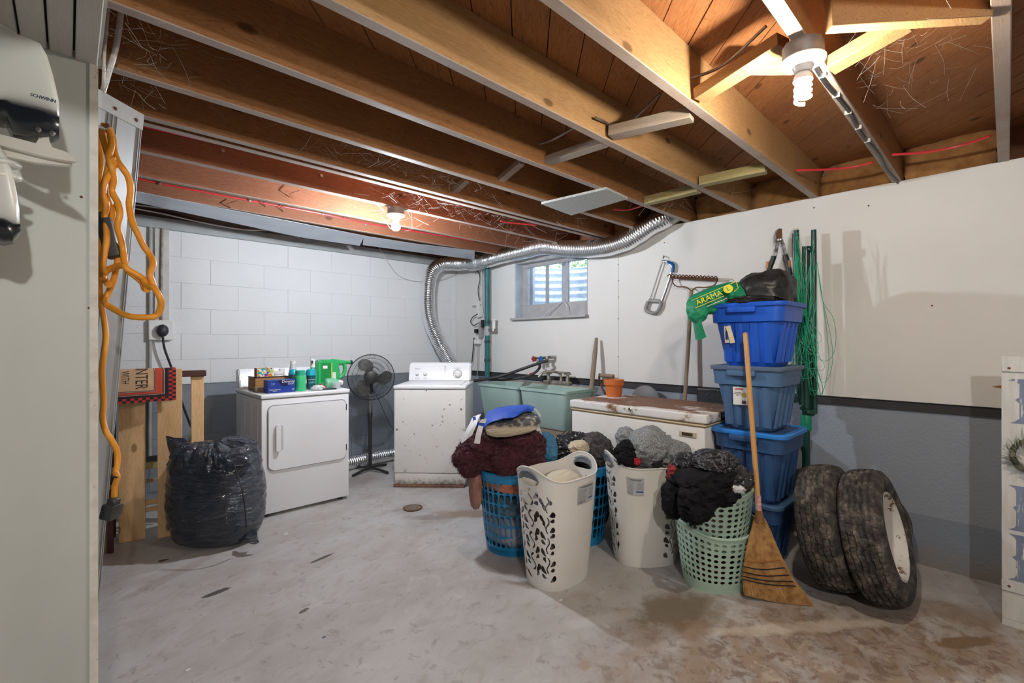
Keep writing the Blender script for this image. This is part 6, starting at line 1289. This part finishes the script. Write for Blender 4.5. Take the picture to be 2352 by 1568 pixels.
# ------------------------------------------------------------------ dismantled wooden slatted frame with the doormat over it
sf = thing('slatted_frame', 'pine bed or bench frame of upright boards leaning on the block wall, mat over it', 'wooden frame', (.4, 4.0, 0))
def upright(px0, px1, pyb, pyt, dd, th=.02, m=W_pine, nm='board', y0_=None):
    a, b_ = PZ(px0, pyb[0], .001), PZ(px1, pyb[1], .001); d = (b_-a); n_ = Vector((-d.y, d.x, 0)).normalized(); h = P(px0, pyt, (a.x*CS+a.y*CC)).z
    bm = B(); vs = [a, b_, b_+n_*th, a+n_*th]; lo = [bm.verts.new((p.x, p.y, .001)) for p in vs]; hi = [bm.verts.new((p.x, p.y+.02, h)) for p in vs]
    bm.faces.new(lo[::-1]); bm.faces.new(hi)
    for k in range(4): bm.faces.new((lo[k], lo[(k+1) % 4], hi[(k+1) % 4], hi[k]))
    bmesh.ops.bevel(bm, geom=bm.edges[:], offset=.0015, segments=1, affect='EDGES'); return obj(nm, bm, m, sf)
upright(272, 334, (1248, 1237), 905, 0); upright(362, 419, (1236, 1226), 848, 0)
a, b_ = Vector((.66, 4.10, .0)), Vector((.735, 4.08, .0)); pb('board', (.655, 4.13, .02), (.735, 4.155, P(440, 862, 3.38).z), W_pine, sf, .002)
pb('cap_rail', (.53, 4.10, P(440, 866, 3.38).z), (.745, 4.19, P(440, 852, 3.38).z), M_dkred, sf, .004); pb('back_panel', (.12, 4.13, .02), (.232, 4.17, .98), M_dkred, sf, .003)
for z, z2, m in ((.455, .50, W_green), (.36, .385, W_handle), (.205, .24, W_pine), (.16, .185, W_pine)): pb('cross_slat', (.16, 4.09, z), (.66, 4.115, z2), m, sf, .002)
pb('hinge_plate', (.3, 4.084, .505), (.6, 4.09, .545), M_blackp, sf)
M_mat0, t, b = nt('doormat_print'); tc = t.nodes.new('ShaderNodeTexCoord').outputs['Object']; sp = t.nodes.new('ShaderNodeSeparateXYZ'); t.links.new(tc, sp.inputs[0])
# local mat coordinates: x from the right edge leftwards, z up from the lower edge
U_, V__ = sp.outputs[0], sp.outputs[2]
din = mth(t, 'MINIMUM', mth(t, 'MULTIPLY', U_, .72), V__)
ck = N(t, 'ShaderNodeTexChecker', i_Scale=68.0); ck.inputs[1].default_value = (.015, .010, .015, 1); ck.inputs[2].default_value = (.42, .035, .02, 1)
mpc = N(t, 'ShaderNodeMapping'); mpc.inputs['Scale'].default_value = (.72, 0, 1); mpc.inputs['Location'].default_value = (.0, .5/68, .0); t.links.new(tc, mpc.inputs[0]); t.links.new(mpc.outputs[0], ck.inputs[0])
wn_ = noi(t, tc, 9, 6, .6, 1.0); tan = mixc(t, wn_, (.62, .42, .24), (.38, .22, .12))
c = mixc(t, mth(t, 'GREATER_THAN', din, .030), ck.outputs[0], (.015, .010, .018)); c = mixc(t, mth(t, 'GREATER_THAN', din, .046), c, (.55, .38, .26)); c = mixc(t, mth(t, 'GREATER_THAN', din, .049), c, (.015, .01, .015))
red = mixc(t, mth(t, 'GREATER_THAN', mth(t, 'SUBTRACT', U_, mth(t, 'MULTIPLY', V__, .6)), .05), (.55, .07, .03), (.55, .07, .03)); c = mixc(t, mth(t, 'GREATER_THAN', din, .053), c, (.50, .06, .03))
inn = mth(t, 'MINIMUM', mth(t, 'SUBTRACT', U_, .112), mth(t, 'SUBTRACT', V__, .066)); c = mixc(t, mth(t, 'GREATER_THAN', inn, 0), c, (.015, .01, .015)); c = mixc(t, mth(t, 'GREATER_THAN', inn, .003), c, (.55, .4, .28)); c = mixc(t, mth(t, 'GREATER_THAN', inn, .006), c, (.015, .01, .015)); c = mixc(t, mth(t, 'GREATER_THAN', inn, .010), c, tan)
t.links.new(c, b.inputs['Base Color']); b.inputs['Roughness'].default_value = .9; bump(t, b, noi(t, tc, 200, 2), .2, .002)
dm = thing('doormat', 'printed doormat with a red and black checked border hung sideways over the pine boards', 'doormat', (.55, 3.94, .95))
mr, ml = P(404, 918, 3.22), P(262, 926, 2.99); tpz = P(404, 846, 3.22).z
ex = (ml-mr); wdt = .62; ex = Vector((ex.x, ex.y, 0)).normalized(); 
Mm = Matrix((( ex.x, -ex.y, 0, mr.x), (ex.y, ex.x, 0, mr.y), (0, 0, 1, mr.z), (0, 0, 0, 1)))
bm = B(); hh = tpz-mr.z; prf = [(0, 0), (0, hh*.5), (0, hh-.02), (-.004, hh-.005), (-.018, hh+.002), (-.032, hh-.006), (-.036, hh-.03), (-.036, hh-.17)]
cols_ = []
for i in range(13): cols_.append([bm.verts.new((wdt*i/12, q_[0], q_[1])) for q_ in prf])
for a_, b2 in zip(cols_, cols_[1:]):
    for k in range(len(prf)-1): bm.faces.new((a_[k], b2[k], b2[k+1], a_[k+1]))
solid(bm, .005)
mo = obj('mat_fabric', bm, M_mat0, dm, local=True); mo.matrix_basis = wmat(dm).inverted() @ Mm
def mtxt(s_, u_, size, top, sx_):
    # text runs downwards; letters stand on the right
    base = Mm @ Vector((u_, .008, top)); nrm_ = (Mm.to_3x3() @ Vector((0, 1, 0))).normalized(); 
    if nrm_.y > 0: nrm_ = -nrm_
    base = Mm @ Vector((u_, 0, top))+nrm_*.005
    Mx = facing(base, nrm_) @ Matrix.Rotation(R(-90), 4, 'Z'); return text(s_, size, M_dark, dm, Mx, sx=sx_, sy=1.0, align='RIGHT')
mtxt('NTER', .190, .095, .088, .58); mtxt('WITH', .272, .058, .125, .56); mtxt('AUTION', .345, .095, .070, .44)
# ------------------------------------------------------------------ aluminium plank end behind the partition
M_lad = mat('dull_aluminium', (.47, .48, .48), (.42, .43, .43), rough=.4, metal=.35, scale=4, stretch=(8, 8, .3))
ap = thing('aluminium_plank', 'aluminium ladder rail with rounded end cap standing behind the orange cord', 'ladder', (.14, 2.1, 0))
rt = P(326, 268, 1.70); rb_ = P(238, 1235, 1.70); lt = P(205, 200, 1.48); lb_ = P(117, 1232, 1.48)
rb_ = rt+(rb_-rt)*(rt.z/(rt.z-rb_.z)); lb_ = lt+(lb_-lt)*(lt.z/(lt.z-lb_.z)); 
nn = (rt-lt).cross(rb_-rt).normalized()
def slab(nm, u0_, u1_, w0, w1, o0, o1, m):
    bm = B(); 
    def pp(u_, w_, o_): a_ = lt.lerp(rt, u_); b2 = lb_.lerp(rb_, u_); return a_.lerp(b2, w_)+nn*o_
    c_ = [pp(u, w_, o_) for o_ in (o0, o1) for u, w_ in ((u0_, w0), (u1_, w0), (u1_, w1), (u0_, w1))]; vs = [bm.verts.new(p) for p in c_]
    for f_ in ((0, 1, 2, 3), (7, 6, 5, 4), (0, 4, 5, 1), (1, 5, 6, 2), (2, 6, 7, 3), (3, 7, 4, 0)): bm.faces.new([vs[k] for k in f_])
    return obj(nm, bm, m, ap, sm=False)
sgn = -1 if (nn.dot(Vector((0, 0, CH))-rt)) < 0 else 1
slab('rail', 0, 1, 0, 1, 0, -sgn*.03, M_lad); slab('end_cap', -.02, 1.02, -.004, .022, sgn*.004, -sgn*.034, mat('cap_grey', (.50, .50, .50), rough=.5))
for u_ in (.06, .42, .5, .95, .99): slab('ridge', u_, u_+.012, .022, .999, 0, sgn*.004, M_lad)
slab('dark_groove', .34, .37, .022, .999, -.002, sgn*.001, M_groove)
for u_ in (.45, .87):
    q = lt.lerp(rt, u_).lerp(lb_.lerp(rb_, u_), .011)+nn*sgn*.005; bm = B(); lathe(bm, [(.0065, 0), (.005, .002), (0, .0025)], 12, M=aim(q, nn*sgn)); obj('rivet', bm, M_rust, ap)
# old lumber behind the partition base
for i, (px0, px1, py0, py1, d, m) in enumerate(((236, 252, 1190, 1265, 2.95, W_handle), (248, 262, 1195, 1258, 2.95, M_dkred))):
    a_, b2 = P(px0, py1, d), P(px1, py1, d)
    tag(pb('timber_offcut', (a_.x, a_.y, 0), (b2.x, a_.y+.05, P(px0, py0, d).z), m, None, .003), ('short grey timber offcut standing behind the cord end' if i == 0 else 'short dark red timber offcut beside the pine boards'), 'timber')
# ------------------------------------------------------------------ orange extension cord hanging by the partition
M_cord = mat('orange_cord', (.82, .34, .03), (.74, .28, .025), rough=.45)
oc_ = thing('extension_cord', 'orange extension cord hung in wavy loops at the edge of the partition', 'extension cord', P(245, 285, 1.36))
for pl, d, nm in (([(240, 285), (236, 310), (243, 340), (252, 370), (246, 400), (240, 430), (247, 460), (258, 490), (252, 520), (243, 550), (238, 580), (234, 610), (240, 640), (250, 655)], 1.36, 'cord'),
    ([(242, 286), (250, 300), (256, 330), (250, 360), (257, 385), (262, 410), (258, 440), (270, 465), (275, 490), (270, 520), (278, 550), (283, 575), (287, 605), (292, 620), (305, 630), (318, 640), (328, 650), (332, 662), (338, 665)], 1.34, 'cord'),
    ([(236, 290), (228, 330), (232, 370), (228, 410), (234, 440), (230, 480), (234, 520), (228, 570), (231, 610), (229, 650), (233, 700), (240, 740), (243, 775), (239, 810), (234, 850), (236, 890), (238, 925), (236, 960), (243, 990), (256, 1010), (268, 1035), (270, 1060), (266, 1085), (270, 1095), (264, 1115), (262, 1150)], 1.38, 'cord'),
    ([(250, 292), (260, 320), (262, 345), (270, 370), (284, 390), (296, 410), (300, 440), (297, 470), (304, 510), (318, 540), (330, 565), (344, 585), (352, 605), (345, 630), (352, 655)], 1.36, 'cord'),
    ([(257, 360), (262, 380), (252, 400), (240, 420), (236, 445), (244, 470), (240, 500), (246, 540), (238, 590), (236, 610), (242, 625)], 1.33, 'cord'),
    ([(268, 470), (262, 500), (272, 530), (276, 560), (270, 600), (262, 640), (250, 670), (240, 690)], 1.37, 'cord'),
    ([(236, 640), (242, 625), (260, 614), (283, 610), (292, 618), (310, 628), (328, 640), (337, 655), (352, 660), (366, 680), (370, 700), (362, 722), (345, 728), (310, 728), (285, 722), (262, 710), (243, 697), (238, 685)], 1.33, 'cord')):
    bm = B(); tube(bm, [P(x, y, d+.012*math.sin(i*1.3)) for i, (x, y) in enumerate(pl)], .0085 if d < 1.37 else .0078, 10, 5); obj(nm, bm, M_cord, oc_)
M_conn = mat('connector_black', (.06, .058, .055), (.03, .03, .03), rough=.45)
bm = B(); box(bm, (-.019, -.019, -.0), (.019, .019, .115), .006, 2); box(bm, (-.013, -.013, .115), (.013, .013, .135), .004)
q1, q2 = P(264, 592, 1.35), P(240, 500, 1.35); bm.transform(aim(q1, q2-q1) @ Matrix.Rotation(R(20), 4, 'Z')); obj('connector', bm, M_conn, oc_)
bm = B(); box(bm, (-.021, -.018, 0), (.021, .018, .045), .007, 2); box(bm, (-.013, -.013, .04), (.013, .013, .062), .004); q1, q2 = P(252, 1190, 1.38), P(262, 1148, 1.38); bm.transform(aim(q1, q2-q1)); obj('plug', bm, M_conn, oc_)
pt('hook', [P(214, 285, 1.20), P(232, 292, 1.30), P(241, 296, 1.335), P(252, 288, 1.34)], .004, M_steel, oc_, 6); pt('cable_tie', [P(256, 1093, 1.37), P(268, 1096, 1.36), P(276, 1091, 1.38)], .0025, M_blackp, oc_, 5)
# cables coming down beside the partition
wire('thick white cable coming down from the joists behind the partition edge', [P(278, -40, 1.62), P(279, 0, 1.62), P(275, 55, 1.62), P(266, 110, 1.62), P(250, 165, 1.62), P(238, 205, 1.62), P(228, 240, 1.62), P(222, 280, 1.62)], .0085, M_cablew, 8, 'cable')
wire('thin white cable hanging beside the thick one at the partition edge', [P(248, -40, 1.60), P(249, 0, 1.60), P(245, 60, 1.60), P(240, 120, 1.60), P(238, 180, 1.60), P(236, 220, 1.60)], .005, M_cablew, 8, 'cable')
# ------------------------------------------------------------------ ice skates
M_skw = mat('skate_white', (.66, .67, .62), (.60, .61, .56), rough=.35, scale=3); M_skb = mat('skate_black_sole', (.012, .015, .02), rough=.25, coat=.3); M_bl = mat('skate_blade_steel', (.86, .84, .76), (.76, .73, .65), rough=.3, metal=.15)
def loft_px(bm, secs, cap=True):
    # secs: list of (px, py_top, py_bottom, depth, halfwidth) slices
    rings_ = []
    for (px, y0_, y1_, d, hw) in secs:
        a_, b2 = P(px, y0_, d), P(px, y1_, d); c_ = (a_+b2)/2; h = (a_-b2).length/2; r_ = []
        nv2 = Vector(ray(px, 784)).normalized()
        for k in range(20):
            t__ = 2*math.pi*k/20; r_.append(c_+Vector((0, 0, 1))*h*sup(math.sin(t__), .6)+nv2*hw*sup(math.cos(t__), .6))
        rings_.append(r_)
    loft(bm, rings_, cap, cap)
SD = .93
def skate(label, dx, dy, sc, dd, hang):
    T = lambda x, y: (x*sc+dx, y*sc+dy)
    t_ = thing('ice_skate', label, 'ice skate', P(T(60, 300)[0], T(60, 300)[1], SD+dd), 0, 'pair of white ice skates'); d0 = SD+dd
    bm = B(); secs = [(-70, 40, 285, .045), (-30, 50, 250, .048), (10, 70, 242, .048), (40, 88, 247, .046), (70, 98, 254, .044), (92, 108, 260, .042), (108, 135, 266, .040), (122, 180, 272, .036), (132, 222, 276, .030), (136, 240, 274, .018)]
    loft_px(bm, [(T(x, 0)[0], T(0, a_)[1], T(0, b2)[1], d0, w) for x, a_, b2, w in secs]); obj('boot', bm, M_skw, t_)
    bm = B(); loft_px(bm, [(T(x, 0)[0], T(0, a_)[1], T(0, b2)[1], d0, w) for x, a_, b2, w in [(-70, 270, 335, .046), (-20, 236, 282, .049), (15, 240, 285, .048), (30, 243, 318, .047), (60, 250, 322, .045), (95, 258, 322, .043), (120, 268, 322, .038), (136, 274, 318, .028)]]); obj('sole', bm, M_skb, t_)
    def flat(poly, th, m, nm, off=0):
        bm = B(); nv2 = Vector(ray(T(60, 0)[0], 784)).normalized(); a_ = [bm.verts.new(P(*T(x, y), d0+off)-nv2*th) for x, y in poly]; b2 = [bm.verts.new(P(*T(x, y), d0+off)+nv2*th) for x, y in poly]; n_ = len(poly)
        bm.faces.new(a_[::-1]); bm.faces.new(b2)
        for k in range(n_): bm.faces.new((a_[k], a_[(k+1) % n_], b2[(k+1) % n_], b2[k]))
        return obj(nm, bm, m, t_, sm=False)
    flat([(-70, 300), (0, 310), (60, 325), (82, 331), (88, 322), (88, 305), (112, 306), (113, 325), (120, 340), (150, 350), (170, 364), (174, 373), (150, 370), (100, 360), (0, 335), (-70, 322)], .006, M_bl, 'blade', -.008)
    flat([(-70, 322), (0, 335), (100, 360), (165, 372), (166, 381), (150, 382), (80, 375), (0, 358), (-70, 344)], .007, M_bl, 'runner', .004)
    flat([(78, 295), (130, 308), (128, 316), (76, 306)], .028, M_steel, 'mounting_plate')
    for x, y in ((90, 298), (122, 307)): q = P(*T(x, y), d0-.03); bm = B(); lathe(bm, [(.005, 0), (.004, .003)], 10, M=aim(q, (-CS, -CC, 0))); obj('rivet', bm, M_steel, t_)
    False and pt('seam', [P(*T(96, 122), d0-.040), P(*T(110, 165), d0-.037), P(*T(125, 215), d0-.030), P(*T(131, 255), d0-.026)], .0012, M_groove, t_, 5)
    return t_
s1 = skate('white ice skate with black sole hanging at top left, blade to the right', 0, 0, 1, 0, 0)
text('SCHWINN', .0085, M_print, s1, facing(P(99, 225, SD-.050), (-CS, -CC, 0)) @ Matrix.Rotation(R(-16), 4, 'Z'), sx=1.25)
s2 = thing('ice_skate', 'second white ice skate hanging toe down at the left edge below the first', 'ice skate', P(0, 450, .9), 0, 'pair of white ice skates')
bm = B(); loft_px(bm, [(-120, 300, 545, .92, .045), (-60, 310, 540, .92, .050), (-25, 328, 520, .92, .048), (0, 340, 515, .92, .045), (15, 358, 518, .92, .04), (28, 395, 520, .92, .034), (38, 440, 522, .92, .026), (45, 480, 520, .92, .012)]); obj('boot', bm, M_skw, s2)
bm = B(); loft_px(bm, [(-120, 520, 600, .92, .046), (-20, 500, 556, .92, .048), (10, 505, 562, .92, .044), (30, 515, 558, .92, .034), (47, 516, 536, .92, .018)]); obj('sole', bm, M_skb, s2)
for y_ in (375, 405): obj('ankle_fold', blob(tuple(P(8, y_, .905)), (.024, .02, .009), y_, .1, .1, sub=3), M_skw, s2)
# ------------------------------------------------------------------ cobwebs between the joists
M_web = mat('cobweb_silk', (.36, .35, .33), rough=.9)
def webs(label, cx, cy, sx, sy, n, seed, z0=JZ, z1=TOPZ-.06, L=.09):
    rnd = random.Random(seed); bm = B()
    for i in range(n):
        p = Vector((cx+rnd.gauss(0, sx), cy+rnd.gauss(0, sy), rnd.uniform(z0, z1))); d = Vector((rnd.gauss(0, 1), rnd.gauss(0, 1), rnd.gauss(0, .5))).normalized()*L*rnd.uniform(.3, 2)
        d.z = min(d.z, TOPZ-.03-p.z)
        m_ = p+d*.5+Vector((rnd.gauss(0, .006), rnd.gauss(0, .006), -rnd.uniform(0, .012))); tube(bm, [p, m_, p+d], rnd.choice((.0002, .0003, .0005)), 3, 3, False)
    tag(stuff(obj('cobweb', bm, M_web)), label, 'cobweb')
webs('grey cobwebs around the bulb over the dryer', 1.75, 3.02, .16, .10, 150, 1, JZ-.03); webs('cobwebs in the dark bay left of the bridging sticks', 1.45, 2.42, .35, .09, 420, 2); webs('cobwebs between the joists above the foil duct', 2.55, 2.75, .5, .25, 420, 3, L=.12)
webs('cobwebs on the sheathing boards by the spiral bulb', 2.15, .28, .3, .10, 130, 4, JZ+.02); webs('cobwebs hanging by the cables at the partition edge', .17, 1.95, .05, .22, 90, 5, JZ-.12, JZ+.05, .07); webs('cobwebs in the bay by the green treated sticks', 2.95, 1.45, .2, .15, 200, 6)
# litter on the floor
for i, (px, py, w) in enumerate(((657, 1226, .012), (432, 1538, .008), (1288, 1378, .01))):
    q = PZ(px, py, .001); tag(pb('paper_crumb', (q.x-w, q.y-w*.6, 0.0005), (q.x+w, q.y+w*.6, .002), M_jw, None), ('tiny white paper crumb on the floor in front of the dryer', 'tiny white crumb on the floor near the bottom left', 'tiny pale crumb on the floor before the front white hamper')[i], 'crumb')
